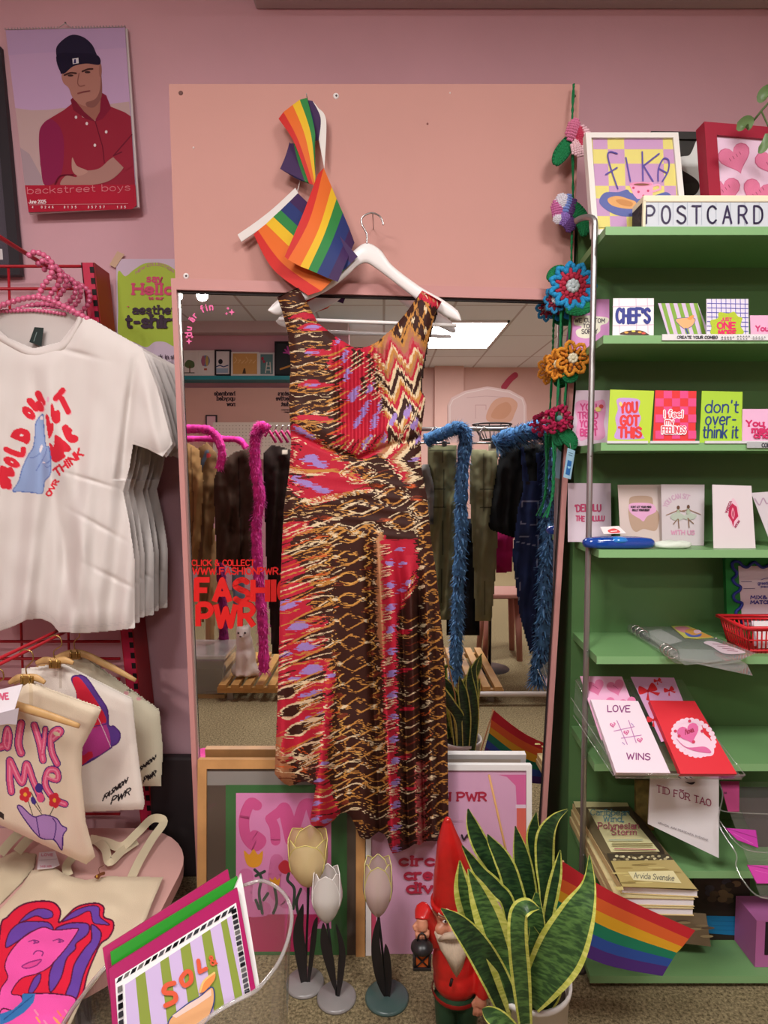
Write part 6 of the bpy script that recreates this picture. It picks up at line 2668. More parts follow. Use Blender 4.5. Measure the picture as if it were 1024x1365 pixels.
dc.ell(175, 810, 70, 13, LI, .5)
# waist right flame chevron
rw = (Y > 860) & (Y < 1090) & (X > 555) & (X < 815) & (Y < 880 + (X - 540) * 1.2)
zw = X - 90 * tri((Y - 850) / 190.0)
band(rw, zw, [(470, 500, TN), (500, 540, PKD), (540, 570, TN), (570, 600, CR), (600, 625, RE), (625, 650, TN), (650, 680, CR), (680, 740, BR_), (740, 765, CR), (765, 830, RE)])
dc.ell(750, 945, 22, 10, LI)
for k in range(7):
    dc.stroke([(730, 880 + 30 * k), (800, 860 + 30 * k)], 6, [CR, BR_][k % 2])
# hip rings
for (x, y, w_, h_, col) in ((460, 1015, 120, 74, OC), (640, 1140, 120, 76, OC), (690, 1270, 120, 70, OC), (460, 1200, 150, 60, CR), (500, 1320, 110, 60, OC), (380, 1330, 120, 60, OC), (790, 1200, 90, 60, OC), (820, 1310, 90, 60, OC)):
    lens(dc, x, y, w_, h_, col, 12)
    lens(dc, x, y, w_ * 1.6, h_ * 1.5, [CR, OC][col == CR], 7)
    dc.ell(x - w_ * .55, y, 14, 8, CR)
    dc.ell(x + w_ * .55, y, 14, 8, CR)
for k, y in enumerate(range(1150, 1400, 30)):
    wav(dc, 60, 440 if y < 1240 else 360, y, 10, 190, k * 1.1, [CR, OC, 'd8b078', RU][k % 4], 7, .06)
for (x, y) in ((300, 1250), (200, 1320), (560, 1080), (730, 1080), (760, 1150), (600, 1260)):
    dc.ell(x, y, 34, 12, RU, .2)
    dc.ell(x + 8, y + 4, 18, 6, ORA, .2)
dc.blob([(60, 1290), (150, 1270), (230, 1300), (160, 1340), (60, 1365)], RE)
for k in range(6):
    wav(dc, 330 + 20 * k, 600 + 10 * k, 930 + 32 * k, 10, 150, k * 1.7, [OC, CR, RU][k % 3], 8, .05)
for k in range(9):
    wav(dc, 60, 180 + 30 * (k % 3), 1150 + 26 * k, 7, 120, k, [OC, CR, ORA][k % 3], 6, -.1)
# ---- skirt
dc.setzoom(Z2_)
dc.poly([(0, 40), (760, 40), (760, 1400), (0, 1400)], BR_)
for k, y in enumerate(range(20, 300, 27)):
    wav(dc, 40, 300, y, 8, 150, k * 1.3, [CR, OC, RU, 'd8b078'][k % 4], 6, -.18)
for k in range(10):
    lens(dc, 170 + 20 * (k % 3), 70 + 52 * k, 110, 34, [CR, OC][k % 2], 5)
# central ring column and its zigzag neighbours
for k in range(13):
    y = 45 + 88 * k
    x = 325 + min(70, max(0, (k - 3) * 9))
    w_, h_ = (100, 56) if k < 4 else (110, 66)
    if k < 4:
        lens(dc, x, y, w_, h_, OC, 9)
        lens(dc, x, y, w_ * .94, h_ * .86, 'd8a050', 5)
    else:
        dc.stroke([(x - w_ / 2, y), (x - 10, y - h_ / 2), (x + w_ / 2, y), (x - 6, y + h_ / 2), (x - w_ / 2, y)], 8, OC)
    dc.ell(x - w_ * .58, y, 13, 7, CR)
    dc.ell(x + w_ * .58, y, 13, 7, CR)
    for sg in (-1, 1):
        dc.stroke([(x + sg * 62, y - 44), (x + sg * 88, y - 22), (x + sg * 70, y), (x + sg * 92, y + 22), (x + sg * 62, y + 44)], 8, [OC, 'd8a050'][k % 2])
        dc.ell(x + sg * 78, y + 44, 20, 9, RU)
        dc.stroke([(x + sg * 95, y + 10), (x + sg * 120, y + 26)], 8, CR)
        dc.stroke([(x + sg * 100, y - 30), (x + sg * 140, y - 10), (x + sg * 110, y + 16)], 6, OC)
# lower skirt arcs
for k, y in enumerate(range(840, 1330, 25)):
    n_ = 40
    pts_ = [(215 + 290 * j / n_, y + 26 * math.sin(j / n_ * math.pi * 3.0 + .4) * (.4 + .6 * j / n_) - .12 * (j - 20)) for j in range(n_ + 1)]
    if k % 4 != 3:
        dc.stroke(pts_, [7, 5, 6, 5][k % 4], [OC, 'd8a862', CR, ORA][k % 4], rnd=False)
# red border down the left with lilac leaves
left_ = [(30, 250), (150, 235), (215, 285), (150, 325), (235, 395), (240, 470), (215, 520), (245, 560), (240, 640), (215, 700), (235, 790), (220, 880), (215, 990), (150, 1010), (20, 1000)]
dc.poly(left_, RE)
dc.poly([(20, 60), (130, -10), (60, 110), (160, 190), (20, 260)], RE)
for k in range(50):
    y = 215 + k * 15.5
    x = 190 + 34 * math.sin(k * .9) + R_.random() * 20
    dc.stroke([(x - 40, y), (x + 10, y - 6), (x + 44, y - 16)], 6, [OC, ORA, CR, OC][k % 4])
    if k % 3 == 0:
        dc.poly([(x + 4, y), (x + 60, y - 16), (x + 60, y + 6)], BR_)
for (x, y, a, b, r) in ((72, 328, 48, 22, -.3), (122, 418, 46, 20, -.25), (152, 502, 48, 20, -.25), (70, 532, 26, 10, -.2), (180, 598, 52, 24, -.1), (98, 636, 26, 10, -.3), (188, 700, 34, 20, .3), (140, 704, 18, 10, -.3), (205, 796, 26, 20, .2), (155, 802, 22, 9, -.2), (180, 890, 16, 10, 0)):
    dc.blob([(x - a, y + b * .5), (x - a * .2, y - b), (x + a, y - b * .2), (x + a * .5, y + b * .5), (x - a * .3, y + b * .9)], LI)
    dc.stroke([(x - a * 1.2, y + b * 1.6), (x, y + b * 1.5), (x + a, y + b * .9)], 5, OC, True)
# flame gaps between the red lobes, tapering to the left
for k in range(9):
    y = 268 + 88 * k
    dc.poly([(262, y - 30), (262, y + 20), (190, y + 22), (96, y + 40), (170, y + 4)], BR_)
    dc.stroke([(262, y - 34), (170, y), (88, y + 42)], 9, OC, True)
    dc.stroke([(262, y + 24), (190, y + 28), (100, y + 46)], 7, [CR, ORA][k % 2], True)
    dc.stroke([(258, y - 6), (200, y + 8), (150, y + 22)], 5, CR, True)
    dc.stroke([(36, y + 66), (90, y + 46), (150, y + 40)], 6, [ORA, OC][k % 2], True)
for k in range(16):
    y = 10 + k * 19
    dc.stroke([(36, y + 40), (110, y + 14), (190, y - 14), (240, y - 20)], 7, [CR, OC, BR_, ORA][k % 4], True)
# cream feathers and dark leaves at the left edge
for k in range(9):
    dc.stroke([(30, 490 + 13 * k), (92 - (k % 3) * 14, 472 + 13 * k)], 6, [CR, BR_][k % 2])
    dc.stroke([(30, 580 + 13 * k), (110 - (k % 3) * 16, 560 + 13 * k)], 6, [CR, BR_][k % 2])
for (x, y) in ((80, 692), (100, 768), (125, 845), (150, 935), (110, 1000)):
    dc.blob([(x - 60, y + 26), (x - 40, y - 16), (x + 30, y - 40), (x + 80, y - 46), (x + 40, y - 6), (x, y + 30)], CR)
    dc.blob([(x - 50, y + 18), (x - 34, y - 12), (x + 28, y - 30), (x + 60, y - 36), (x + 30, y - 4), (x - 4, y + 20)], BR_)
    for j in range(4):
        dc.stroke([(x + 20, y - 20 + 8 * j), (x + 110, y - 60 + 9 * j)], 4.5, [CR, OC][j % 2])
dc.poly([(10, 880), (60, 870), (40, 930), (90, 1000), (110, 1090), (10, 1090)], TN)
for k in range(6):
    dc.stroke([(20, 900 + 28 * k), (60, 930 + 24 * k), (110, 915 + 28 * k), (170, 960 + 24 * k)], 7, [ORA, CR, RU][k % 3], True)
# the long red flute left of centre
fl_ = [(232, 575), (262, 600), (258, 750), (245, 900), (232, 1010), (250, 1090), (290, 1190), (240, 1258), (150, 1235), (190, 1060), (215, 880)]
dc.poly(fl_, RE)
for k in range(26):
    y = 590 + k * 25
    xl_ = 235 - max(0, (y - 800)) * .16
    xr_ = 262 - max(0, (y - 760)) * .06
    if y > 1060:
        xr_ = 235 + (y - 1050) * .3
    dc.stroke([(xl_ - 5, y + 6), ((xl_ + xr_) / 2, y + 12), (xr_ + 8, y - 6)], 7, [OC, CR, ORA, OC, BR_][k % 5], True)
for (x, y) in ((250, 625), (225, 985), (205, 1055), (195, 1150), (230, 1225), (190, 1215)):
    dc.ell(x, y, 18, 9, LI, -.2)
# red strip on the front fold
dc.poly([(440, 40), (470, 40), (520, 500), (535, 1360), (500, 1360), (478, 800), (468, 500), (455, 200)], RE)
dc.poly([(465, 60), (600, 60), (612, 220), (570, 350), (530, 360), (525, 600), (480, 600)], RE)
dc.poly([(440, 30), (462, 40), (470, 560), (440, 480)], TN)
for k in range(14):
    y = 80 + k * 91
    x = 488 + (y / 1300) * 30
    dc.ell(x + 6, y + 78, 17, 15, LI)
    for j in range(4):
        dc.stroke([(x - 26, y + 6 + j * 11), (x + 8, y + j * 11)], 5, CR)
        dc.stroke([(x - 22, y + 12 + j * 11), (x + 2, y + 6 + j * 11)], 3, BR_)
for (x, y) in ((540, 100), (548, 160), (570, 240), (545, 270)):
    dc.ell(x, y, 16, 10, LI)
for k in range(8):
    dc.stroke([(540 + 6 * k, 340 - 16 * k), (600, 300 - 16 * k)], 6, [OC, BR_, CR][k % 3])
# dark panels right of the fold with thin arcs
dc.poly([(530, 370), (612, 240), (640, 300), (650, 1360), (540, 1360)], BR_)
for k, y in enumerate(range(390, 1330, 34)):
    dc.stroke([(534, y - 14), (570, y + 8), (612, y - 12)], 6, [OC, CR, 'd8a862', RU][k % 4], True)
    dc.stroke([(616, y + 10), (640, y + 24), (664, y + 2)], 6, [OC, CR, ORA][k % 3], True)
for (x, y) in ((560, 440), (555, 600), (570, 760), (556, 960), (575, 1090)):
    dc.ell(x, y, 26, 9, RE)
dc.poly([(608, 980), (640, 980), (645, 1330), (605, 1330)], PKD)
for k in range(12):
    dc.stroke([(606, 1000 + k * 28), (626, 1016 + k * 28), (646, 998 + k * 28)], 7, [CR, BR_, RE][k % 3], True)
# ring column on the right edge
for k in range(17):
    y = 60 + k * 79
    x = 655 + .055 * y
    lens(dc, x, y, 70, 56, OC, 9)
    dc.ell(x - 40, y + 38, 12, 8, CR)
    dc.stroke([(x + 38, y - 30), (x + 52, y), (x + 38, y + 30)], 6, [OC, RU][k % 2])
# ---- ikat feathering: jagged lookup along the threads
jit = vnoise(dc.X / 16, np.floor(dc.Y * 0.85), 3) - .5 + .3 * (vnoise(dc.X / 7, np.floor(dc.Y * 0.85), 9) - .5)
jv = vnoise(np.floor(dc.X * .85), dc.Y / 16, 5) - .5 + .3 * (vnoise(np.floor(dc.X * .85), dc.Y / 7, 6) - .5)
vert = np.clip((dc.X - 505) / 12, 0, 1) * (dc.Y < 600)
ix = np.clip(np.round(np.arange(dc.nx)[None, :] + jit * 8.0 * DS * (1 - vert)), 0, dc.nx - 1).astype(int)
iy = np.clip(np.round(np.arange(dc.ny)[:, None] + jv * 7 * DS * vert - jit * 4.5 * DS * (1 - vert)), 0, dc.ny - 1).astype(int)
dc.c = dc.c[iy, ix]
dc.c *= (1 + .1 * (vnoise(dc.X * .7, dc.Y * .7, 12) - .5))[..., None]

dc.setzoom()
o1 = [(369, 396), (383, 389), (398.5, 383), (412.6, 408.5), (424, 430), (446, 447), (457, 454), (470, 462), (480.5, 464), (492, 461), (503.6, 454.6), (524, 436.7), (539.5, 418.7), (562.5, 386.7), (576, 394), (589.5, 402), (580.5, 418.7), (570, 457), (562, 498), (561, 521), (567.7, 531.5), (564, 560), (561, 588), (562.6, 626), (570, 665), (575, 720), (582, 764), (592, 861), (597, 990), (598.5, 1096),
      (594, 1108), (585, 1122), (576, 1121), (566, 1122), (560, 1127), (553, 1125), (546, 1130), (540, 1133), (534, 1135), (529, 1137), (522.7, 1138), (519, 1130), (516, 1119), (512, 1112), (505, 1109), (498, 1114), (492, 1119), (485, 1119), (479, 1115.6), (472, 1098), (466, 1086.6), (460, 1083), (453.4, 1085), (445, 1094), (437, 1100), (429, 1104), (421, 1104.5), (414, 1098), (413, 1092), (417, 1070), (421, 1047),
      (408, 1042), (400, 1043), (394, 1046), (386, 1048), (379, 1045), (371, 1038), (366, 1032), (366.4, 1022), (369, 950), (371, 893), (373, 797), (376, 720), (378, 677.7), (385.6, 626), (387.7, 588), (385, 536.7), (387, 485), (384, 447), (375.4, 413.6)]
dc.outline(o1)
X, Y = dc.X, dc.Y
blur = boxblur(dc.mask.astype(float), 12)
DYY = np.full(X.shape, 1.462) - .030 * np.clip(blur - .4, 0, .6)


def interp(path, Y):
    p = np.array(path, float)
    return np.interp(Y, p[:, 1], p[:, 0])


def ridge(path, amp, w, y0, y1, soft=60):
    global DYY
    xc = interp(path, Y)
    a = np.clip((Y - y0) / soft, 0, 1) * np.clip((y1 - Y) / 20, 0, 1)
    DYY = DYY - amp * a * np.exp(-((X - xc) / w) ** 2)


ridge([(446, 800), (432, 960), (424, 1060), (424, 1105)], .06, 14, 820, 1200, 200)
ridge([(405, 800), (400, 960), (396, 1050)], -.02, 12, 820, 1060, 150)
ridge([(376, 720), (374, 1040)], .014, 9, 760, 1060, 150)
ridge([(503, 705), (508, 800), (515, 950), (524, 1135)], .045, 7.5, 705, 1200, 60)
ridge([(489, 705), (494, 800), (500, 950), (508, 1135)], -.024, 6, 705, 1200, 60)
ridge([(527, 705), (536, 800), (541, 950), (546, 1135)], -.036, 6, 720, 1200, 80)
ridge([(545, 705), (550, 900), (555, 1135)], .03, 7, 740, 1200, 80)
ridge([(556, 705), (562, 900), (566, 1135)], -.036, 5, 740, 1200, 80)
ridge([(566, 705), (572, 900), (578, 1135)], .03, 6, 740, 1200, 90)
ridge([(578, 765), (582, 900), (586, 1135)], -.014, 4.5, 780, 1200, 90)
ridge([(462, 860), (462, 1135)], .016, 14, 880, 1200, 150)
ridge([(480, 900), (486, 1135)], .020, 9, 930, 1200, 120)
ridge([(450, 900), (449, 1135)], -.014, 9, 960, 1200, 120)
for k in range(7):
    t = k / 6
    ridge([(447 + 66 * t, 455), (452 + 56 * t, 605)], .008, 3.4, 452 + 10 * math.sin(math.pi * t), 612 - abs(t - .45) * 30, 12)
    ridge([(452 + 66 * t, 455), (456 + 56 * t, 605)], -.004, 2.6, 452, 605, 12)
# under-bust seam and waist drape
seam = np.interp(X, [385, 440, 478, 520, 562], [575, 600, 612, 594, 582])
DYY = DYY + .010 * np.exp(-((Y - seam) / 4.0) ** 2) - .010 * np.exp(-((Y - seam + 22) / 16.0) ** 2)
for k in range(5):
    u = (Y - (640 + k * 17)) - .12 * (X - 470)
    DYY = DYY - .003 * np.exp(-(u / 4.5) ** 2) * np.exp(-((X - 500) / 55) ** 2)
DYY = DYY + .006 * (vnoise(X / 26, Y / 40, 2) - .5) + .010 * (vnoise(X / 60, Y / 120, 8) - .5)
DYY = DYY - .022 * np.clip((Y - 940) / 160, 0, 1)
dr = thing('dress', 'sleeveless red and brown ikat patterned dress hanging before the mirror', 'dress', W(480, 1135, 1.46))
dmat = attrmat('ikat_fabric', .62, .08, 600, .0, .2)
dc.cloth('front_panel', DYY, dmat, dr, thick=.0012)
bc = Canvas(DX0, DY0, DX1, DY1, .6, '34201a')
bc.outline([(x + (3 if 405 < y < 525 and x > 555 else 0), y) for x, y in o1 if not (400 < x < 560 and y < 470)] + [])
bc.mask &= ~((bc.Y < 462 - ((bc.X - 480) / 95) ** 2 * 78) & (bc.X > 400) & (bc.X < 560))
bc.cloth('back_panel', 1.497 - .030 * np.clip((bc.Y - 900) / 160, 0, 1), dmat, dr, thick=.0015)
mb = MB()
mb.grid([[W(x, y, 1.45 + k * .02) for x, y in ((566, 391), (577, 396), (588, 402))] for k in range(3)], mat('b02a38', .7))
mb.grid([[W(x, y, 1.45 + k * .02) for x, y in ((371, 394), (384, 388), (397, 383.5))] for k in range(3)], mat(BR_, .7))
mb.build('shoulder_seams', dr)

# ------------------------------------------------------------------ rainbow bunting on the board
FL2 = ['c42c28', 'dc6a28', 'e0b428', '2f8040', '26346c', '3c2250']
bt_ = thing('rainbow_bunting', 'folded rainbow flag bunting hanging from the pink board above the dress', 'flag', W(410, 400, 1.5))


def zs(pts):
    return [(Zf[0] + x * Zf[2], Zf[1] + y * Zf[2], d) for x, y, d in pts]


def panel(name, ups, mids, los, cols, D0, D1, D2):
    m_ = MB()
    lines = []
    for u, md_, l in zip(ups, mids, los):
        lines.append(crom(zs([(*u, D0), (*md_, D1), (*l, D2)]), 8))
    stripes(m_, lines, cols)
    return m_.build(name, bt_)


# loop piece behind, lower pendant and tail first (farther), front flag last (nearest)
panel('flag_panel', [(430, 225), (418, 222), (408, 222)], [(452, 290), (432, 280), (402, 255)], [(484, 352), (455, 346), (375, 306)][0:3], ['2f8040', '3c2250'], 1.545, 1.54, 1.535)
m_ = MB()
stripes(m_, [crom(zs([(405, 218, 1.545), (392, 262, 1.54), (374, 305, 1.538)]), 6), crom(zs([(428, 255, 1.545), (420, 300, 1.54), (418, 332, 1.538)]), 6),
             crom(zs([(446, 290, 1.545), (440, 320, 1.54), (448, 346, 1.538)]), 6), crom(zs([(474, 320, 1.545), (478, 340, 1.54), (482, 358, 1.538)]), 6)], ['3c2250', '26346c', '2f8040'])
m_.build('flag_panel', bt_)
panel('flag_panel', [(500, 108), (480, 84), (455, 80), (440, 80)], [(524, 150), (506, 140), (482, 140), (470, 150)], [(518, 305), (500, 210), (488, 215), (484, 220)], ['e4dfda', '3c2250', '26346c'], 1.55, 1.55, 1.548)
panel('flag_panel', [(369, 142), (385, 120), (415, 97), (438, 80), (462, 74)], [(420, 220), (434, 214), (456, 200), (474, 190), (486, 175)], [(468, 352), (482, 358), (487, 356), (489, 330), (488, 220)], FL2[:4], 1.545, 1.525, 1.53)
panel('flag_panel', [(288, 518), (302, 505), (328, 484), (352, 461), (376, 439), (405, 411), (432, 384)], [(352, 632), (382, 612), (424, 576), (450, 552), (472, 530), (500, 500), (520, 470)], [(465, 716), (508, 702), (540, 672), (562, 652), (582, 634), (604, 612), (627, 590)], FL2, 1.545, 1.50, 1.47)
panel('flag_panel', [(497, 322), (516, 302), (542, 364), (558, 402), (578, 448), (600, 500), (616, 545)], [(448, 452), (470, 470), (500, 500), (518, 518), (540, 548), (568, 580), (592, 600)], [(389, 590), (400, 600), (440, 622), (466, 632), (494, 644), (530, 660), (562, 672)], FL2, 1.52, 1.465, 1.455)
m_ = MB()
pts_ = zs([(242, 532, 1.55), (300, 492, 1.55), (360, 445, 1.55), (430, 380, 1.55)])
rows = [[W(x - 2.6, y - 5.5, d) for x, y, d in crom(pts_, 4)], [W(x + 2.6, y + 4, d - .002) for x, y, d in crom(pts_, 4)]]
m_.grid(rows, mat('ded8d4', .8))
m_.grid([[p + Vector((0, .002, 0)) for p in r][::-1] for r in rows], mat('ded8d4', .8))
m_.tube([W(*q) for q in crom(zs([(430, 380, 1.55), (438, 345, 1.55), (436, 320, 1.55)]), 4)], .0009, 'ded8d4', 5)
m_.build('white_hem', bt_, 'white hem tape and string')
m_ = MB()
c = W(*zs([(462, 76, 1.56)])[0])
m_.tube([(c.x, BY, c.z), (c.x, 1.545, c.z + .003)], .0012, 'b8b4b0', 6)
m_.build('pin', bt_)

# ------------------------------------------------------------------ crochet flower garland
gl = thing('crochet_garland', 'crochet flower garland on green cords beside the mirror edge', 'garland', W(755, 690, 1.52))
GN, GN2 = mat('1c7a48', .9, bump=.8, bscale=400), mat('14603a', .9, bump=.8, bscale=400)


def yarn(pts, r, m, Y=1.515, name='cord', twist=True, parent=gl):
    m_ = MB()
    P_ = [Vector(p) for p in crom([tuple(W(x, y, Y if len(q) < 3 else q[2])) for q in pts for x, y in [q[:2]]], 10)]
    if twist:
        for s_ in (0, math.pi):
            Q, d_ = [], 0
            for i, p in enumerate(P_):
                if i:
                    d_ += (p - P_[i - 1]).length
                a = d_ * 700 + s_
                Q.append(p + Vector((math.cos(a), math.sin(a), 0)) * r * .6)
            m_.tube(Q, r * .75, m, 5)
    else:
        m_.tube(P_, r, m, 6)
    return m_.build(name, parent)


yarn([(765, 112, 1.56), (763, 160, 1.55), (764, 250, 1.54), (762, 330, 1.53), (762, 385, 1.515)], .0028, GN)
yarn([(748, 410), (746, 480), (742, 560)], .0026, GN)
yarn([(761, 400), (757, 480), (751, 560)], .0026, GN)
yarn([(737, 575), (738, 620), (736, 660), (729, 690)], .0028, GN)
yarn([(742, 575), (739, 625), (737, 662), (724, 690)], .0026, GN2)


def cleaf(pts, w, Y=1.505, m=GN):
    """crochet leaf: bumpy flat pad along a px path"""
    m_ = MB()
    P_ = crom([tuple(W(x, y, Y)) for x, y in pts], 6)
    n_ = len(P_)
    sc = Y / F
    for i, p in enumerate(P_):
        t = i / (n_ - 1)
        ww = w * sc * (math.sin(math.pi * (.08 + .88 * t)) ** .7)
        a = Vector(P_[min(i + 1, n_ - 1)]) - Vector(P_[max(i - 1, 0)])
        s_ = a.normalized().cross(Vector((0, -1, 0))).normalized()
        k_ = max(1, int(ww / .004))
        for j in range(-k_, k_ + 1):
            m_.ball(Vector(p) + s_ * (ww * j / k_) + Vector((0, .002 * abs(j / k_), 0)), (.0042, .003, .0042), m if abs(j) < k_ or i % 2 else GN2, 6, 4)
    return m_.build('leaf', gl)


def flower(cx, cy, Rp, n_, outer, ring, centre, label, Y=1.5, tilt=0.0, sq=1.0):
    fl = MB()
    c_ = W(cx, cy, Y)
    s_ = Y / F
    R = Rp * s_
    mo, mr, mc = (mat(q, .9, bump=.8, bscale=400) for q in (outer, ring, centre))

    def at(r, a, d=0.0):
        return c_ + Vector((r * math.cos(a) * sq, d + tilt * r * math.cos(a), r * math.sin(a)))
    for k in range(n_):
        a = 2 * math.pi * k / n_
        loop = []
        for j in range(9):
            b = -1.25 + 2.5 * j / 8
            loop.append(at(R * (.56 + .44 * math.cos(b * 1.15)), a + b * (math.pi / n_) * .82, -.004 * math.cos(b)))
        fl.tube(loop, R * .105, mo, 6)
        for j in (2, 4, 6):
            fl.ball(loop[j], R * .13, mo, 6, 4)
        fl.tube([at(R * .3, a), at(R * .8, a, -.002)], R * .10, mr, 5)
        fl.ball(at(R * .55, a + math.pi / n_, -.002), R * .11, mr, 6, 4)
        fl.ball(at(R * .42, a, -.004), R * .13, mr, 6, 4)
    for k in range(8):
        a = 2 * math.pi * k / 8
        fl.ball(at(R * .2, a, -.006), R * .13, mc, 6, 4)
    fl.ball(at(0, 0, -.008), R * .14, mc, 6, 4)
    return fl.build('flower', gl, label)


def bellflower(cx, cy, cols, label, lst):
    fl = MB()
    for (dx, dy, rx, ry, rot, ci) in lst:
        c_ = W(cx + dx, cy + dy, 1.525)
        s_ = 1.525 / F
        m_ = mat(cols[ci], .9, bump=.8, bscale=400)
        ro = Matrix.Rotation(-rot, 3, 'Y')
        for u in range(-3, 4):
            for v in range(-4, 5):
                if (u / 3.4) ** 2 + (v / 4.4) ** 2 < 1:
                    p = ro @ Vector((u / 3 * rx * s_, -.006 * (1 - (u / 3.4) ** 2 - (v / 4.4) ** 2), v / 4 * ry * s_))
                    fl.ball(c_ + p, (.0042, .004, .0036), m_, 6, 4)
    return fl.build('flower', gl, label)


bellflower(772, 185, ['d87a9e', 'ecc4cc', 'c03a58'], 'pale and deep pink crochet flower', [(-8, -12, 7, 13, -.3, 0), (2, -4, 5, 10, 0, 2), (9, -2, 6, 14, .4, 1), (0, 12, 9, 10, .2, 1), (2, 8, 4, 8, .3, 2)])
bellflower(752, 283, ['d8d2dc', '8c6ab4', 'c46a9e', '7a8ed0', '5c3a74'], 'lilac, white and purple crochet flower', [(-2, -14, 8, 9, .3, 0), (-9, -2, 6, 12, .2, 2), (4, -8, 5, 14, -.2, 3), (10, -4, 5, 12, -.3, 4), (0, 8, 9, 8, .2, 1), (8, 16, 6, 9, -.2, 4), (-8, 8, 5, 6, 0, 0)])
flower(739, 400, 17, 8, '2f7fae', '8e2a3e', 'cfd6d8', 'small dark blue and red crochet flower half hidden behind', 1.512, sq=.8)
flower(763, 382, 29, 11, '2a94cc', 'b83048', 'c8d4d8', 'bright blue crochet flower with red and white centre')
flower(742, 486, 19, 7, 'd88a2c', 'c87a24', 'e8d8b0', 'smaller orange crochet flower behind', 1.512, sq=.75)
flower(763, 478, 22, 7, 'e09432', 'd2822a', 'efe6c8', 'orange crochet flower with cream centre')
fl = MB()
mg_, mg2 = mat('b41e4e', .9, bump=.8, bscale=400), mat('981a42', .9, bump=.8, bscale=400)
for k in range(34):
    random.seed(300 + k)
    a, r = k * 2.4, 8 + 15 * random.random()
    c_ = W(744 + r * math.cos(a) * .95, 559 + r * math.sin(a) * .8, 1.5 - .006 * random.random())
    b_ = random.random() * 6.28
    fl.tube([c_ + Vector((.005 * math.cos(b_ + t), -.003 * t, .005 * math.sin(b_ + t))) for t in (0, .8, 1.6, 2.4, 3.2)], .0042, [mg_, mg2][k % 2], 6)
fl.ball(W(746, 558, 1.494), .008, mat('5a8a86', .9), 8, 6)
fl.build('flower', gl, 'magenta curly crochet flower with grey green centre')
cleaf([(760, 184), (754, 196), (746, 208), (741, 218)], 8, 1.53)
cleaf([(765, 272), (773, 285), (779, 300), (778, 313)], 8, 1.52)
cleaf([(752, 358), (744, 362), (737, 368), (732, 372)], 7)
cleaf([(756, 412), (768, 412), (780, 410), (790, 407)], 7, 1.495)
cleaf([(753, 498), (758, 502), (764, 502), (768, 498)], 6)
cleaf([(748, 574), (755, 580), (762, 588), (764, 598)], 8, 1.505)
cleaf([(742, 578), (745, 586), (748, 592)], 6, 1.51, GN2)
pl = Plane(W(752, 640, 1.5), W(768, 600, 1.5), W(760, 620, 1.503) + Vector((.02, .004, 0)))
pl = vplane(1.503)
mb = MB()
mb.slab([pl.at(x, y) for x, y in ((757, 597), (767, 601), (761, 639), (751, 636))], pl.n, .0012, '9cc4dc')
A = Art(mb, pl, None)
A.poly([(757, 613), (762.5, 615), (759.5, 634), (754, 632)], '2a6ab0')
A.heart(758.8, 623, 2.2, '8ccaea', .2)
A.stroke([(758, 606), (763, 608)], .8, '3a5a7a')
A.stroke([(758, 603), (764, 605)], .6, '3a5a7a')
mb.build('price_tag', gl, 'light blue swing tag with a small heart')
mb = MB()
mb.tube([W(761, 598, 1.502), W(759, 585, 1.505), W(750, 572, 1.505)], .0006, 'd8d8d8', 4)
mb.build('tag_string', gl)
# ------------------------------------------------------------------ posters leaning at the mirror's foot
Zb = zoom(240, 980, 300)
WD = mat('c08f5a', .45, noise=.15, nscale=14)


def fplane(yb, Yb, yt, Yt, px):
    return leanplane(yb, Yb, yt, Yt, px)


def givart(A):
    G2, P1, P2, P3_ = '3c6a3c', 'd988b8', 'd05590', 'b02a5c'
    A.rect(122, 165, 800, 228, '8a847e')
    A.rect(208, 226, 760, 1000, G2)
    A.poly([(255, 263), (688, 263), (688, 880), (255, 880)], P1)
    A.poly([(230, 815), (640, 815), (600, 985), (230, 985)], P3_)
    for pts, w in (([(350, 320), (320, 310), (292, 380), (300, 460), (340, 505), (370, 480), (340, 455)], 48), ([(410, 380), (430, 420), (435, 480)], 46), ([(410, 380), (450, 350), (480, 330), (520, 420), (560, 320), (600, 310)], 44), ([(470, 340), (500, 480)], 44), ([(590, 320), (620, 420)], 40)):
        A.stroke(pts, w, P2, len(pts) > 2)
    for pts, w in (([(300, 640), (300, 780), (380, 790)], 70), ([(440, 570), (430, 700), (480, 760)], 60), ([(540, 620), (600, 700)], 60)):
        A.stroke(pts, w, 'cf6fa2', len(pts) > 2)
    for (x, y, s_) in ((335, 555, 1), (432, 665, .55), (555, 440, .6)):
        A.blob([(x - 44 * s_, y - 30 * s_), (x - 20 * s_, y - 12 * s_), (x, y - 36 * s_), (x + 20 * s_, y - 12 * s_), (x + 42 * s_, y - 28 * s_), (x + 34 * s_, y + 30 * s_), (x, y + 48 * s_), (x - 32 * s_, y + 30 * s_)], 'e09a2c')
    A.blob([(450, 590), (478, 568), (505, 590), (515, 612), (480, 632), (452, 615)], 'c02a3c')
    for p in ([(340, 612), (370, 650), (360, 720), (375, 810)], [(495, 630), (490, 660), (520, 700), (515, 790)], [(430, 690), (440, 760), (425, 810)], [(550, 700), (530, 760), (540, 820)], [(345, 640), (385, 620)], [(400, 720), (380, 750)], [(345, 750), (360, 790)]):
        A.stroke(p, 13, '34443a', True)
    A.stroke([(560, 960), (640, 840)], 6, 'c04a78')


pl = fplane(1305, 1.45, 1012, 1.51, 375)
framed('framed_poster', 'wood framed poster with pink lettering GIV and tulips, leaning left of the dress hem', 'framed poster',
       [(80, 112), (842, 112), (842, 1110), (76, 1110)], pl, .018, .0225, WD, '54463c', givart, Zb)  # dark base paints in the dark reflecting glass around the print
Zw = zoom(500, 980, 300)


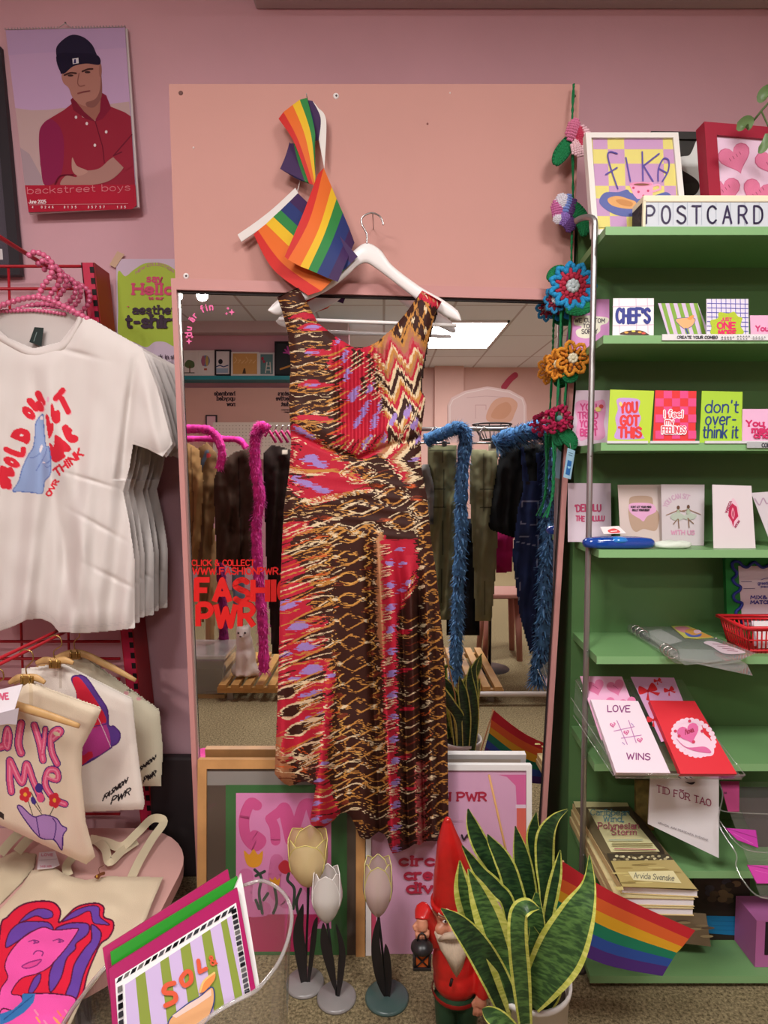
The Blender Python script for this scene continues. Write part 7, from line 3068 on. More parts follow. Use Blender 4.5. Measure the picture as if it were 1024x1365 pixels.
def pwrart(A):
    T = 'b02a44'
    A.rect(-40, 180, 700, 1062, 'd8a6c4')
    A.poly([(560, 180), (690, 180), (690, 320), (645, 320), (640, 230), (600, 190)], 'd4689c')
    A.poly([(645, 330), (690, 330), (690, 560), (645, 520)], 'd8685a')
    A.rect(640, 316, 690, 332, 'e0c8d8')
    A.rect(-20, 600, 5, 1060, 'c84a6a')
    A.rect(-40, 1015, 700, 1062, 'b03a5a')
    A.rect(-30, 560, 0, 640, 'd8685a')
    A.text('FASHION PWR', 80, 298, 36, T, 9, fit=425, serif=True)
    A.text('circular', 112, 592, 44, T, 12, fit=330, serif=True)
    A.text('creative', 136, 655, 44, T, 12, fit=330, serif=True)
    A.text('diverse', 148, 716, 44, T, 12, fit=300, serif=True)
    A.stroke([(395, 455), (405, 475), (420, 455), (430, 462)], 9, '3a2a34', True)
    A.stroke([(530, 640), (545, 630), (550, 650), (535, 660)], 8, '3a2a34', True)
    A.stroke([(340, 385), (400, 390)], 2, 'b8889c')


pl = fplane(1298, 1.455, 1020, 1.51, 598)
framed('framed_poster', 'white framed pink poster with dark red lettering behind the gnome and plant', 'framed poster',
       [(-42, 135), (714, 137), (714, 1085), (-42, 1085)], pl, .018, .0135, 'e8e4e2', 'd8a6c4', pwrart, Zw)

# ------------------------------------------------------------------ glass tulip lamps
BLK = mat('1c1a1a', .5)


def tulip(label, hx, hw, ytop, ybot, sx, sy, Y, col, rimc, openness, leaves, disc, n_out=3):
    base = W(sx, sy, Y)
    base.z = 0
    yb = W(sx, sy, Y).y
    r = thing('tulip_ornament', label, 'ornament', (base.x, Y, 0), 'tulip ornaments on the floor')
    gm = clearmat('tulip_' + col, gloss=.2, haze=.75, rough=.15, hz=lin(col), tint=[min(1, x * .6 + .4) for x in lin(col)])
    rm = mat(rimc, .25, spec=.7)
    c = W(hx, ybot, Y)
    H = (ybot - ytop) * Y / F
    R = hw * Y / F / 2
    for ring in (1, 0):
        for k in range(3):
            m_ = MB()
            ph = 2 * math.pi * (k / 3) + (math.pi / 3 if ring else 0) - math.pi / 2
            rows, edge = [], []
            for i in range(13):
                t = i / 12
                rad = R * (.93 if ring else 1.0) * (math.sin(min(1, t * 1.5 + .04) * math.pi / 2) ** .6 * (1 - .16 * max(0, t - .5) * (1 - openness) * 4) + openness * .3 * max(0, t - .5))
                wd = 1.08 * (1 - max(0, (t - .4) / .6) ** 2.2) ** .5 if t < .999 else .04
                wd = max(wd, .04)
                zz2 = H * (t * (1.0 if not ring else .97))
                rows.append([c + Vector((rad * math.cos(ph + u * wd), rad * math.sin(ph + u * wd), zz2)) for u in (-1, -.66, -.33, 0, .33, .66, 1)])
            m_.grid(rows, gm)
            petal = m_.build('petal', r)
            m_ = MB()
            path = [q[0] for q in rows[4:]] + [rows[-1][3]] + [q[-1] for q in rows[4:][::-1]]
            m_.tube(path, .0011, rm, 5)
            m_.build('petal_rim', petal)
    m_ = MB()
    foot = Vector((base.x, Y, .008))
    m_.tube([c + Vector((0, 0, .004)), c.lerp(foot, .3) + Vector((.001, 0, 0)), foot], [.0035, .0028, .0028], BLK, 8)
    m_.build('stem', r)
    for (lp, w0) in leaves:
        P_ = [Vector(q) for q in crom([tuple(W(x, y, Y - .004)) for x, y in lp], 5)]
        n_ = len(P_)
        leaf(None, P_, [w0 * Y / F * max(.08, math.sin(math.pi * (i / (n_ - 1))) ** .8) for i in range(n_)], mat('242020', .45), r)
    m_ = MB()
    m_.lathe((base.x, Y, 0), [(0, .008), (disc * .92, .008), (disc, .004), (disc, 0.0005), (0, 0.0005)], mat('8a8684', .3, spec=.6, key='disc') if 'green' not in label else mat('4a6460', .3, spec=.6), 28)
    m_.build('base_disc', r)
    return r


tulip('yellow frosted glass tulip on a black stem before the wood framed poster', 411, 56, 1107, 1180, 407, 1338, 1.375, 'f6e4b4', 'dccf7a', .6, [([(408, 1330), (402, 1280), (398, 1240), (404, 1205)], 8), ([(409, 1330), (416, 1270), (420, 1235), (423, 1222)], 4)], .045)
tulip('white frosted glass tulip on a black stem, middle one of the three tulips', 436, 46, 1153, 1228, 449, 1362, 1.335, 'f6f2ee', 'f0ece8', .1, [([(447, 1320), (440, 1285), (433, 1255), (431, 1230)], 7), ([(450, 1335), (454, 1300), (456, 1265), (448, 1232)], 5)], .045)
tulip('pale pink glass tulip with yellow rims on a green base, rightmost of the tulips', 504, 44, 1140, 1220, 516, 1362, 1.335, 'f0dcd8', 'd6cf7e', .25, [([(514, 1330), (506, 1300), (501, 1260), (504, 1224)], 7), ([(515, 1345), (518, 1310), (516, 1275), (514, 1258)], 5)], .05)

# ------------------------------------------------------------------ garden gnome
GY = 1.22
gn = thing('garden_gnome', 'red hatted garden gnome holding a black lantern beside the snake plant', 'gnome', (W(604, 1300, GY).x, GY, 0))
Zg = zoom(540, 1080, 140, 671)
gs = GY / F


def gw(x, y, d=0.0):
    return W(Zg[0] + x * Zg[2], Zg[1] + y * Zg[2], GY + d)


gk = gs * Zg[2]
REDG = mat('c41e1c', .28, spec=.6, noise=.08, nscale=60)
SKIN = mat('cc8a6c', .4, spec=.5)
m_ = MB()
hat = [(272, 62, 24), (272, 90, 36), (276, 140, 56), (284, 200, 80), (295, 270, 100), (303, 340, 114), (303, 420, 124), (302, 500, 128), (302, 560, 132), (302, 600, 122)]
rings = [[gw(x, y) + Vector((r * gk * math.cos(a), r * gk * math.sin(a) * .9, (20 if 230 < y < 560 else 4) * gk * math.sin(a * 2 + y * .021))) for a in [2 * math.pi * k / 24 for k in range(24)]] for x, y, r in hat]
m_.grid([r_ for r_ in rings], REDG, closed=True)
m_.ball(gw(272, 66), 24 * gk, REDG, 16, 10)
m_.build('hat', gn)
m_ = MB()
m_.tube([gw(302, 585) + Vector((126 * gk * math.cos(a), 118 * gk * math.sin(a), 8 * gk * math.sin(3 * a))) for a in [2 * math.pi * k / 28 for k in range(29)]], 20 * gk, REDG, 10)
m_.build('hat_brim', gn)
# continuous figure: head, torso, arms, hands, legs
bl = MB()
bl.ball(gw(302, 690), (112 * gk, 105 * gk, 130 * gk), SKIN, 20, 14)
head = organic(bl, SKIN, .003, 2)
bl = MB()
bl.ball(gw(302, 690), (112 * gk, 100 * gk, 135 * gk), SKIN, 20, 14)
bl.ball(gw(300, 770, -.030), (30 * gk, 30 * gk, 28 * gk), SKIN, 14, 10)
bl.ball(gw(228, 760, -.022), (44 * gk, 34 * gk, 38 * gk), SKIN, 14, 10)
bl.ball(gw(372, 760, -.022), (44 * gk, 34 * gk, 38 * gk), SKIN, 14, 10)
bl.ball(gw(250, 680, -.026), (48 * gk, 18 * gk, 14 * gk), SKIN, 12, 8)
bl.ball(gw(350, 680, -.026), (48 * gk, 18 * gk, 14 * gk), SKIN, 12, 8)
bl.ball(gw(192, 650), (26 * gk, 30 * gk, 40 * gk), SKIN, 12, 8)
bl.ball(gw(412, 650), (26 * gk, 30 * gk, 40 * gk), SKIN, 12, 8)
head = organic(bl, SKIN, .0028, 3)
head.build('head', gn, 'painted skin face with round nose and cheeks')
m_ = MB()
for x in (255, 345):
    m_.ball(gw(x, 712, -.0295), (16 * gk, 8 * gk, 11 * gk), mat('e8e0d8', .2, spec=.7), 10, 8)
    m_.ball(gw(x + 4, 712, -.033), (8 * gk, 5 * gk, 8 * gk), '2a1c18', 8, 6)
m_.build('eyes', gn)
m_ = MB()
for x, r0 in ((250, .25), (350, -.25)):
    m_.ball(gw(x, 668, -.031), (42 * gk, 12 * gk, 13 * gk), mat('d8ccb8', .7), 12, 8, Matrix.Rotation(r0, 3, 'Y'))
m_.tube([gw(268, 625, -.03), gw(280, 650, -.035), gw(296, 668, -.036)], [14 * gk, 18 * gk, 6 * gk], mat('d8ccb8', .7), 8)
m_.build('eyebrows', gn, 'pale brows and forelock')
m_ = MB()
BE = mat('cdb9a2', .6, noise=.12, nscale=50)
for k in range(15):
    a = -1.15 + 2.3 * k / 14
    x0, y0_ = 302 + 112 * math.sin(a), 770 + 40 * math.cos(a)
    x1, y1_ = 330 + 60 * math.sin(a) * (1 - abs(a) * .25), 1060 - 90 * abs(a)
    m_.tube([gw(x0, y0_ - 20 * abs(a), -.018 - .010 * math.cos(a)), gw((x0 + x1) / 2, (y0_ + y1_) / 2, -.036 * math.cos(a * .6)), gw(x1, y1_, -.034)], [20 * gk, 27 * gk, 10 * gk], BE, 8)
m_.tube([gw(215, 830, -.032), gw(260, 805, -.04), gw(300, 800, -.042), gw(345, 805, -.04), gw(390, 830, -.032)], [8 * gk, 20 * gk, 24 * gk, 20 * gk, 8 * gk], BE, 8)
m_.build('beard', gn)
bl = MB()
bl.ball(gw(315, 960), (150 * gk, 120 * gk, 210 * gk), REDG, 20, 14)
bl.ball(gw(330, 1060), (160 * gk, 125 * gk, 150 * gk), REDG, 20, 14)
bl.ball(gw(310, 830), (120 * gk, 95 * gk, 110 * gk), REDG, 16, 12)
bl.tube([gw(200, 830), gw(150, 720, -.01), gw(110, 640, -.02), gw(108, 700, -.03)], [70 * gk, 62 * gk, 56 * gk, 50 * gk], REDG, 14)
bl.tube([gw(420, 850), gw(500, 960, -.01), gw(510, 1080, -.03), gw(490, 1190, -.035)], [70 * gk, 62 * gk, 56 * gk, 46 * gk], REDG, 14)
jk = organic(bl, REDG, .0035, 4)
jk.build('jacket', gn)
m_ = MB()
m_.tube([gw(300, 1080, -.05), gw(290, 1120, -.048)], 10 * gk, '2a1614', 6)
m_.lathe(gw(325, 1150), [(158 * gk, 0), (164 * gk, .004), (158 * gk, .009)], mat('8a1a16', .4), 24)
m_.build('belt', gn)


def ghand(name, wrist, knuck, curl, spread, label):
    b = MB()
    b.tube([wrist, wrist.lerp(knuck, .6), knuck], [34 * gk, 40 * gk, 34 * gk], SKIN, 12)
    for k, l in enumerate((.85, 1.0, .95, .75)):
        o = knuck + spread * (k - 1.5)
        b.tube([o, o + curl[0] * l, o + (curl[0] + curl[1]) * l, o + (curl[0] + curl[1] + curl[2]) * l], [13 * gk, 13 * gk, 12 * gk, 9 * gk], SKIN, 8)
    t0 = wrist.lerp(knuck, .45) + spread * -1.9
    b.tube([t0 + spread * .5, t0 + curl[0] * .6 - spread * .4, t0 + curl[0] * 1.2], [15 * gk, 14 * gk, 10 * gk], SKIN, 8)
    o = organic(b, SKIN, .0016, 2)
    return o.build(name, gn, label)


v = lambda x, y, z: Vector((x, y, z)) * gk
ghand('hand', gw(108, 690, -.03), gw(110, 765, -.036), (v(0, -18, -26), v(0, 8, -26), v(0, 24, -10)), v(23, 0, 0), 'hand closed round the lantern top')
ghand('hand', gw(488, 1180, -.035), gw(480, 1250, -.04), (v(-4, -14, -28), v(-4, 6, -26), v(0, 20, -10)), v(22, 0, 2), 'hand resting at the side')
TRO = mat('2c4a34', .4, noise=.1, nscale=50)
bl = MB()
fl_z = gw(270, 1400).z
for x in (262, 400):
    top_ = gw(x, 1150)
    bl.tube([top_, Vector((top_.x, GY, top_.z * .6)), Vector((top_.x, GY, .035))], [82 * gk, 74 * gk, 64 * gk], TRO, 16)
bl.ball(gw(330, 1170), (140 * gk, 108 * gk, 90 * gk), TRO, 16, 12)
tr = organic(bl, TRO, .004, 3)
tr.build('trousers', gn)
for x in (262, 400):
    m_ = MB()
    p = gw(x, 1150)
    m_.ball((p.x, GY - .02, .022), (75 * gk, 125 * gk, .022), mat('2a2220', .35), 16, 10)
    m_.build('boot', gn)
ln = MB()
lc = gw(108, 850, -.045)
LB = mat('1e1c1e', .35, spec=.5)
ln.lathe(lc, [(0.0, 22 * gk), (42 * gk, 16 * gk), (70 * gk, -14 * gk), (72 * gk, -34 * gk), (58 * gk, -44 * gk), (0, -44 * gk)], LB, 16)
ln.tube([lc + v(-30, 0, 15), lc + v(-20, 0, 55), lc + v(0, 0, 70), lc + v(20, 0, 55), lc + v(30, 0, 15)], 5 * gk, LB, 6)
for sx in (-1, 1):
    for sy in (-1, 1):
        ln.tube([lc + v(52 * sx, 40 * sy, -40), lc + v(44 * sx, 34 * sy, -140)], 9 * gk, LB, 6)
ln.bbox(lc + v(-58, -46, -152), lc + v(58, 46, -132), LB, .001)
for a, b in (((-50, -40), (46, -136)), ((50, -40), (-46, -136))):
    ln.tube([lc + v(a[0], -42, a[1]), lc + v(b[0], -38, b[1])], 5 * gk, LB, 6)
lo_ = ln.build('lantern', gn, 'black lantern with amber panes')
m_ = MB()
m_.bbox(lc + v(-44, -34, -136), lc + v(44, 34, -42), mat('c8602a', .3, noise=.2, nscale=50), .001)
m_.build('amber_pane', lo_)

# ------------------------------------------------------------------ snake plant
PY_ = 1.05
pc = W(705, 1330, PY_)
sp_ = thing('snake_plant', 'variegated snake plant in a white pot before the green shelf', 'plant', (pc.x, PY_, 0))
rz = W(705, 1302, PY_).z
m_ = MB()
m_.lathe((pc.x, PY_, 0), [(0, .001), (.052, .001), (.056, .01), (.070, rz - .012), (.0735, rz - .010), (.0745, rz), (.070, rz + .001), (.067, rz - .012), (.06, rz - .03), (0, rz - .03)], mat('dcd8d4', .3, spec=.5), 32)
m_.build('pot', sp_)
m_ = MB()
m_.lathe((pc.x, PY_, 0), [(.067, rz - .022), (.03, rz - .016), (0, rz - .018)], mat('2e241c', .9, noise=.3, nscale=90, bump=.8, bscale=120), 20)
m_.build('soil', sp_)


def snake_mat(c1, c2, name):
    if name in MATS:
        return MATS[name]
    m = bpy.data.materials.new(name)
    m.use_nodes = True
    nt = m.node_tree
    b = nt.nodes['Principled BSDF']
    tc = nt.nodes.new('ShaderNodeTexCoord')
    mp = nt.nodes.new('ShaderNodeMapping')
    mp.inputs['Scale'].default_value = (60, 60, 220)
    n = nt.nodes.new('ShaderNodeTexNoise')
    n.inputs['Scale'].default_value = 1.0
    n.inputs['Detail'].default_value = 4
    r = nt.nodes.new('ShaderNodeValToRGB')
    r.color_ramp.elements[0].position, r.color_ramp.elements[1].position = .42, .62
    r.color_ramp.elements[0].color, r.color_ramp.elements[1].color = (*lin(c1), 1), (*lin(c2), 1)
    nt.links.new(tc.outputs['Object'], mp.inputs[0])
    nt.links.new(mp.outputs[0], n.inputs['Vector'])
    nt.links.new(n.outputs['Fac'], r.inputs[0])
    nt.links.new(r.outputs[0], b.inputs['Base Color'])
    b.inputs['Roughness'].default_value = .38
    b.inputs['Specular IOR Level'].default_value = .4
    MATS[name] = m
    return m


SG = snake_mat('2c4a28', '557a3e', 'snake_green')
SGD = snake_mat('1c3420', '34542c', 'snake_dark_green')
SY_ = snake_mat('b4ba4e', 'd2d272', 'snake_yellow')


def sleaf(pts, wd, g=SG, marg=.26, cup=.22, turn=0.0, label=None):
    """sword leaf: pts (px, py, depth) base to tip, half widths in px"""
    C_ = crom([tuple(W(x, y, d)) + (w * d / F,) for (x, y, d), w in zip(pts, wd)], 7)
    P_ = [Vector(q[:3]) for q in C_]
    w_ = [q[3] for q in C_]
    n_ = len(P_)
    m_ = MB()
    us = [-1, -1 + marg * .5, -1 + marg, -.35, 0, .35, 1 - marg, 1 - marg * .5, 1]
    rows = []
    for i in range(n_):
        t = (P_[min(i + 1, n_ - 1)] - P_[max(i - 1, 0)]).normalized()
        vv = (CAM - P_[i]).normalized()
        s_ = t.cross(vv).normalized()
        nn = s_.cross(t).normalized()
        if nn.dot(vv) < 0:
            nn = -nn
        a = turn * (i / n_ - .5)
        s2 = s_ * math.cos(a) + nn * math.sin(a)
        n2 = nn * math.cos(a) - s_ * math.sin(a)
        rows.append([P_[i] + s2 * (u * w_[i]) + n2 * (abs(u) ** 1.6 * w_[i] * cup) for u in us])
    for j in range(len(us) - 1):
        edge = j < 2 or j >= len(us) - 3
        col = [[r[j], r[j + 1]] for r in rows]
        m_.grid(col, SY_ if edge else g)
        th_ = .0016
        back = [[p - (CAM - p).normalized() * th_ for p in q][::-1] for q in col]
        m_.grid(back, SY_ if edge else g)
    bm = bmesh.new()
    o = m_.build('leaf', sp_, label)
    bm.from_mesh(o.data)
    bmesh.ops.remove_doubles(bm, verts=bm.verts, dist=1e-6)
    bm.to_mesh(o.data)
    bm.free()
    return o


B0 = (700, 1352, 1.06)
# rear leaves
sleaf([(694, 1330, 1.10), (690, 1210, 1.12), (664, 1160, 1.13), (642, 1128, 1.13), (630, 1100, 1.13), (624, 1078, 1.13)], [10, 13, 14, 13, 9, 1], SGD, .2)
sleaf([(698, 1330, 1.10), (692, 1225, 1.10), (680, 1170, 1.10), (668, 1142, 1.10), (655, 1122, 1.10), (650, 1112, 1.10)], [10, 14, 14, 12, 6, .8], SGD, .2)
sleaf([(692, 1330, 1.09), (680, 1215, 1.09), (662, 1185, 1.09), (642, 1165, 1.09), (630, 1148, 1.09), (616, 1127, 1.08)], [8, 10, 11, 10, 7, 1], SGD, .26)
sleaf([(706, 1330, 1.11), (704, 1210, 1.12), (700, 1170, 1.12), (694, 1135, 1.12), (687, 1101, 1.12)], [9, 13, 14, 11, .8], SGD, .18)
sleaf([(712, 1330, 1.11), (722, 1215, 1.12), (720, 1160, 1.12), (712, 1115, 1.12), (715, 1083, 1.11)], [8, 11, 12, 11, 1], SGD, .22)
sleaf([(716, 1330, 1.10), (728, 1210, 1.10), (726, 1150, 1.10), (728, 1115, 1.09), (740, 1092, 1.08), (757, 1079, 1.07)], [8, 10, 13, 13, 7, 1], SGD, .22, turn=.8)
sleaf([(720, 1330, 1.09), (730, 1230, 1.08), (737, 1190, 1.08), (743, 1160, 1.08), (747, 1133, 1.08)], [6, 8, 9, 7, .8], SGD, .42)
sleaf([(714, 1330, 1.08), (712, 1270, 1.07), (714, 1230, 1.06), (716, 1190, 1.06)], [10, 15, 14, 3], SG, .15)
# front leaves
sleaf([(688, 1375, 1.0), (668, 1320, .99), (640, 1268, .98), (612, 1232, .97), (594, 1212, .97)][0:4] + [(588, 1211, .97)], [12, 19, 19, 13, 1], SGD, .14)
sleaf([(680, 1360, 1.02), (655, 1290, 1.01), (632, 1230, 1.01), (618, 1185, 1.01), (613, 1147, 1.01)], [10, 16, 17, 14, 1], SG, .5)
sleaf([(692, 1360, 1.0), (676, 1300, .99), (656, 1235, .99), (638, 1190, .99), (624, 1158, .99)], [12, 19, 22, 15, 1], SG, .46)
sleaf([(700, 1365, .96), (694, 1300, .95), (690, 1250, .94), (692, 1218, .94), (704, 1208, .94), (719, 1211, .95)], [10, 14, 14, 13, 10, 1], SG, .3, turn=.5)
sleaf([(708, 1340, .98), (722, 1310, .97), (748, 1266, .96), (770, 1220, .96), (785, 1180, .97), (786, 1140, .98)], [12, 24, 32, 24, 10, 1], SG, .22, cup=.15)
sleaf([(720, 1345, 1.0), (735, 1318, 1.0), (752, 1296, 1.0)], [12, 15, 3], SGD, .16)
sleaf([(700, 1400, .95), (670, 1365, .94), (650, 1350, .94), (643, 1345, .94)], [14, 14, 9, 1], SG, .16)
sleaf([(704, 1370, 1.01), (712, 1320, 1.0), (716, 1270, 1.0), (709, 1235, 1.0)], [10, 18, 17, 3], SG, .12)
m_ = MB()
m_.tube([W(652, 1033, 1.12), W(676, 1140, 1.12), W(700, 1335, 1.10)], .0022, 'c0905c', 8)
m_.build('support_stick', sp_, 'thin bamboo stick')

# ------------------------------------------------------------------ clear bin with framed prints
bn = thing('clear_bin', 'clear acrylic bin holding colourful framed prints at the lower left', 'bin', (-.22, .72, 0))
BC = clearmat('bin_acrylic', gloss=.25, haze=.04)
rim = [(325, 1180, .86), (348, 1174, .86), (368, 1182, .845), (383, 1198, .825), (389, 1222, .80), (384, 1252, .77), (372, 1282, .745), (355, 1305, .72), (339, 1322, .70), (311, 1336, .68), (289, 1349, .66), (240, 1384, .62), (180, 1412, .59), (110, 1415, .58), (82, 1380, .61), (92, 1352, .66), (112, 1325, .71), (135, 1295, .76), (190, 1243, .83), (255, 1200, .87)]
RP_ = crom([tuple(W(*q)) for q in rim + [rim[0]]], 4)[:-1]
cen = Vector((sum(p[0] for p in RP_) / len(RP_), sum(p[1] for p in RP_) / len(RP_), 0))
m_ = MB()
rows = []
for t in (1.0, .985, .75, .5, .25, .02, .001):
    k = .74 + .26 * t
    rows.append([Vector((cen.x + (p[0] - cen.x) * k, cen.y + (p[1] - cen.y) * k, max(.002, p[2] * t))) for p in RP_])
m_.grid(rows, BC, closed=True)
m_.build('bin_wall', bn)
m_ = MB()
m_.slab([Vector((p.x, p.y, .004)) for p in rows[-1]], (0, 0, 1), .003, BC)
m_.build('bin_base', bn)
m_ = MB()
m_.tube([Vector(p) for p in RP_] + [Vector(RP_[0])], .0026, clearmat('bin_rim', gloss=.9, haze=.3, hz=(.95, .95, .93)), 8)
m_.build('bin_rim', bn)

Zs = zoom(120, 1130, 280)
sx = lambda x, y: (Zs[0] + x * Zs[2], Zs[1] + y * Zs[2])
SP0 = Plane(W(*sx(92, 590), .66), W(*sx(718, 195), .75), W(*sx(800, 690), .705))


def sp(x, y, h):
    return SP0.at(*sx(x, y), h)


def sheet(name, label, quad, h, th, col, side=None, art=None):
    m_ = MB()
    m_.slab([sp(x, y, h) for x, y in quad], SP0.n, th, mat(col, .35, spec=.4), side)
    if art:
        art(Art(m_, Plane(sp(0, 0, h), sp(100, 0, h), sp(0, 100, h)), Zs, rough=.35))
    return m_.build(name, None, label, cat='framed print')


sheet('framed_print', 'magenta frame at the very back of the clear bin', [(62, 490), (672, 105), (790, 690), (140, 1020)], -.034, .006, 'a81458')
sheet('framed_print', 'bright green frame second from the back of the clear bin', [(100, 510), (718, 138), (800, 690), (150, 1020)], -.022, .006, '238a1e')
sheet('framed_print', 'white edged frame between the green and magenta frames in the bin', [(700, 215), (737, 125), (828, 680), (700, 740)], -.010, .006, 'e6e2e0')


def solart(A):
    A.poly([(122, 640), (712, 268), (785, 715), (150, 1075)], 'e6e2e2')
    TLp, TRp, BRp, BLp = (170, 668), (690, 330), (752, 715), (190, 1050)
    A.poly([TLp, TRp, BRp, BLp], 'c4aed4')
    L_ = lambda a, b, t: (a[0] + (b[0] - a[0]) * t, a[1] + (b[1] - a[1]) * t)
    for t0, t1 in ((.10, .19), (.33, .41), (.52, .61), (.72, .80), (.90, .955)):
        q = [L_(TLp, TRp, t0), L_(TLp, TRp, t1), L_(BLp, BRp, t1 + .03), L_(BLp, BRp, t0 + .02)]
        A.poly(q, '86933e')
    # mirror tiles
    for (a, b, n_) in (((128, 652), (706, 292), 17), ((700, 296), (768, 712), 16), ((146, 668), (158, 1040), 9)):
        for k in range(n_):
            random.seed(k * 7 + n_)
            c0 = L_(a, b, (k + .5) / n_)
            dx, dy = (b[0] - a[0]) / n_ * .36, (b[1] - a[1]) / n_ * .36
            px_, py_ = (-5, 13) if n_ == 17 else (12, -6)
            colr = ['3c3a40', '8a8690', '2c2a2e', 'b4b0ac', '5c5a62'][random.randrange(5)]
            A.poly([(c0[0] - dx - px_, c0[1] - dy - py_), (c0[0] + dx - px_, c0[1] + dy - py_), (c0[0] + dx + px_, c0[1] + dy + py_), (c0[0] - dx + px_, c0[1] - dy + py_)], mat(colr, .1, .7, key='tile'))
    OR_ = 'd4583c'
    A.stroke([(410, 660), (372, 672), (362, 705), (410, 712), (415, 745), (368, 770)], 24, OR_, True)
    A.stroke([(470, 605), (444, 640), (462, 672), (492, 650), (490, 610), (470, 605)], 22, OR_, True)
    A.stroke([(528, 550), (535, 606), (566, 590)], 20, OR_)
    A.text('&', 594, 574, 44, OR_, 9, rot=20)
    A.blob([(388, 838), (470, 765), (530, 730), (595, 680), (606, 740), (590, 800), (560, 860), (480, 960), (400, 980), (385, 900)], 'd8a070', line='34467e', lw=6)
    A.poly([(400, 820), (480, 762), (530, 732), (590, 690), (592, 720), (520, 770), (420, 830)], 'dcc0b4')
    A.blob([(535, 700), (560, 650), (608, 612), (606, 645), (570, 690), (548, 706)], 'e08a4c')
    A.stroke([(535, 704), (556, 650), (606, 610)], 10, 'e8c47c', True)


sheet('framed_print', 'magenta framed print reading SOL with mirror tile border, front of the bin', [(92, 590), (718, 195), (808, 690), (120, 1060)], 0, .007, 'a4165a', '8a124c', solart)
# ------------------------------------------------------------------ the shop behind the camera, seen in the mirror
# these things are laid out as the mirror shows them, then set where they really stand (reflect)
REFL = True
RD_ = 3.3


def cloths(name, label, cat, outline, d, col, art=None, S=.7, amp=.02, per=9.0, th=.05, group=None, noise=.12):
    xs, ys = [p[0] for p in outline], [p[1] for p in outline]
    c = Canvas(min(xs) - 3, min(ys) - 3, max(xs) + 3, max(ys) + 3, S, col)
    c.outline(outline, smooth=False)
    if art:
        art(c)
    c.c *= (1 + noise * (vnoise(c.X / 6, c.Y / 9, 4) - .5) * 2)[..., None]
    b = boxblur(c.mask.astype(float), 4)
    Y = d - .06 * np.clip(b - .3, 0, .7) + amp * .5 * np.sin(c.X * 2 * math.pi / per * .6 + 2.5 * vnoise(c.X / 20, c.Y / 40, 7) + c.Y * .03) * np.clip((c.Y - min(ys)) / 90, 0.15, 1) + .035 * (vnoise(c.X / 14, c.Y / 26, 2) - .5) + .008 * (vnoise(c.X / 6, c.Y / 8, 3) - .5)
    return c.cloth(name, Y, attrmat('reflected_cloth', .85, .2, 300), None, label, thick=th, cat=cat, group=group)


def fur(name, label, path, w, d, cols, cat='boa', group=None, hair=1500, seed=1):
    rnd = random.Random(seed)
    m_ = MB()
    C_ = [Vector(p) for p in crom([tuple(W(x, y, d if len(q) < 3 else q[2])) for q in path for x, y in [q[:2]]], 8)]
    n_ = len(C_)
    r = w * d / F / 2
    ms = [mat(c, .9, noise=.35, nscale=30) for c in cols]
    m_.tube(C_, [r * (.72 + .25 * rnd.random()) * (1 if 0 < i < n_ - 1 else .4) for i in range(n_)], ms[0], 12)
    for k in range(hair):
        i = rnd.randrange(n_ - 1)
        p = C_[i].lerp(C_[i + 1], rnd.random())
        t = (C_[i + 1] - C_[i]).normalized()
        u = t.orthogonal().normalized()
        v_ = t.cross(u)
        a = rnd.random() * 6.283
        nn = u * math.cos(a) + v_ * math.sin(a)
        s_ = t.cross(nn)
        q = p + nn * r * .55
        e = q + nn * r * (.5 + .45 * rnd.random()) + t * r * (rnd.random() - .2) * .9 + Vector((0, 0, -r * .25))
        m_.add([q - s_ * r * .13, q + s_ * r * .13, e], [(0, 1, 2)], ms[rnd.randrange(len(ms))])
    return m_.build(name, None, label, cat=cat, group=group)


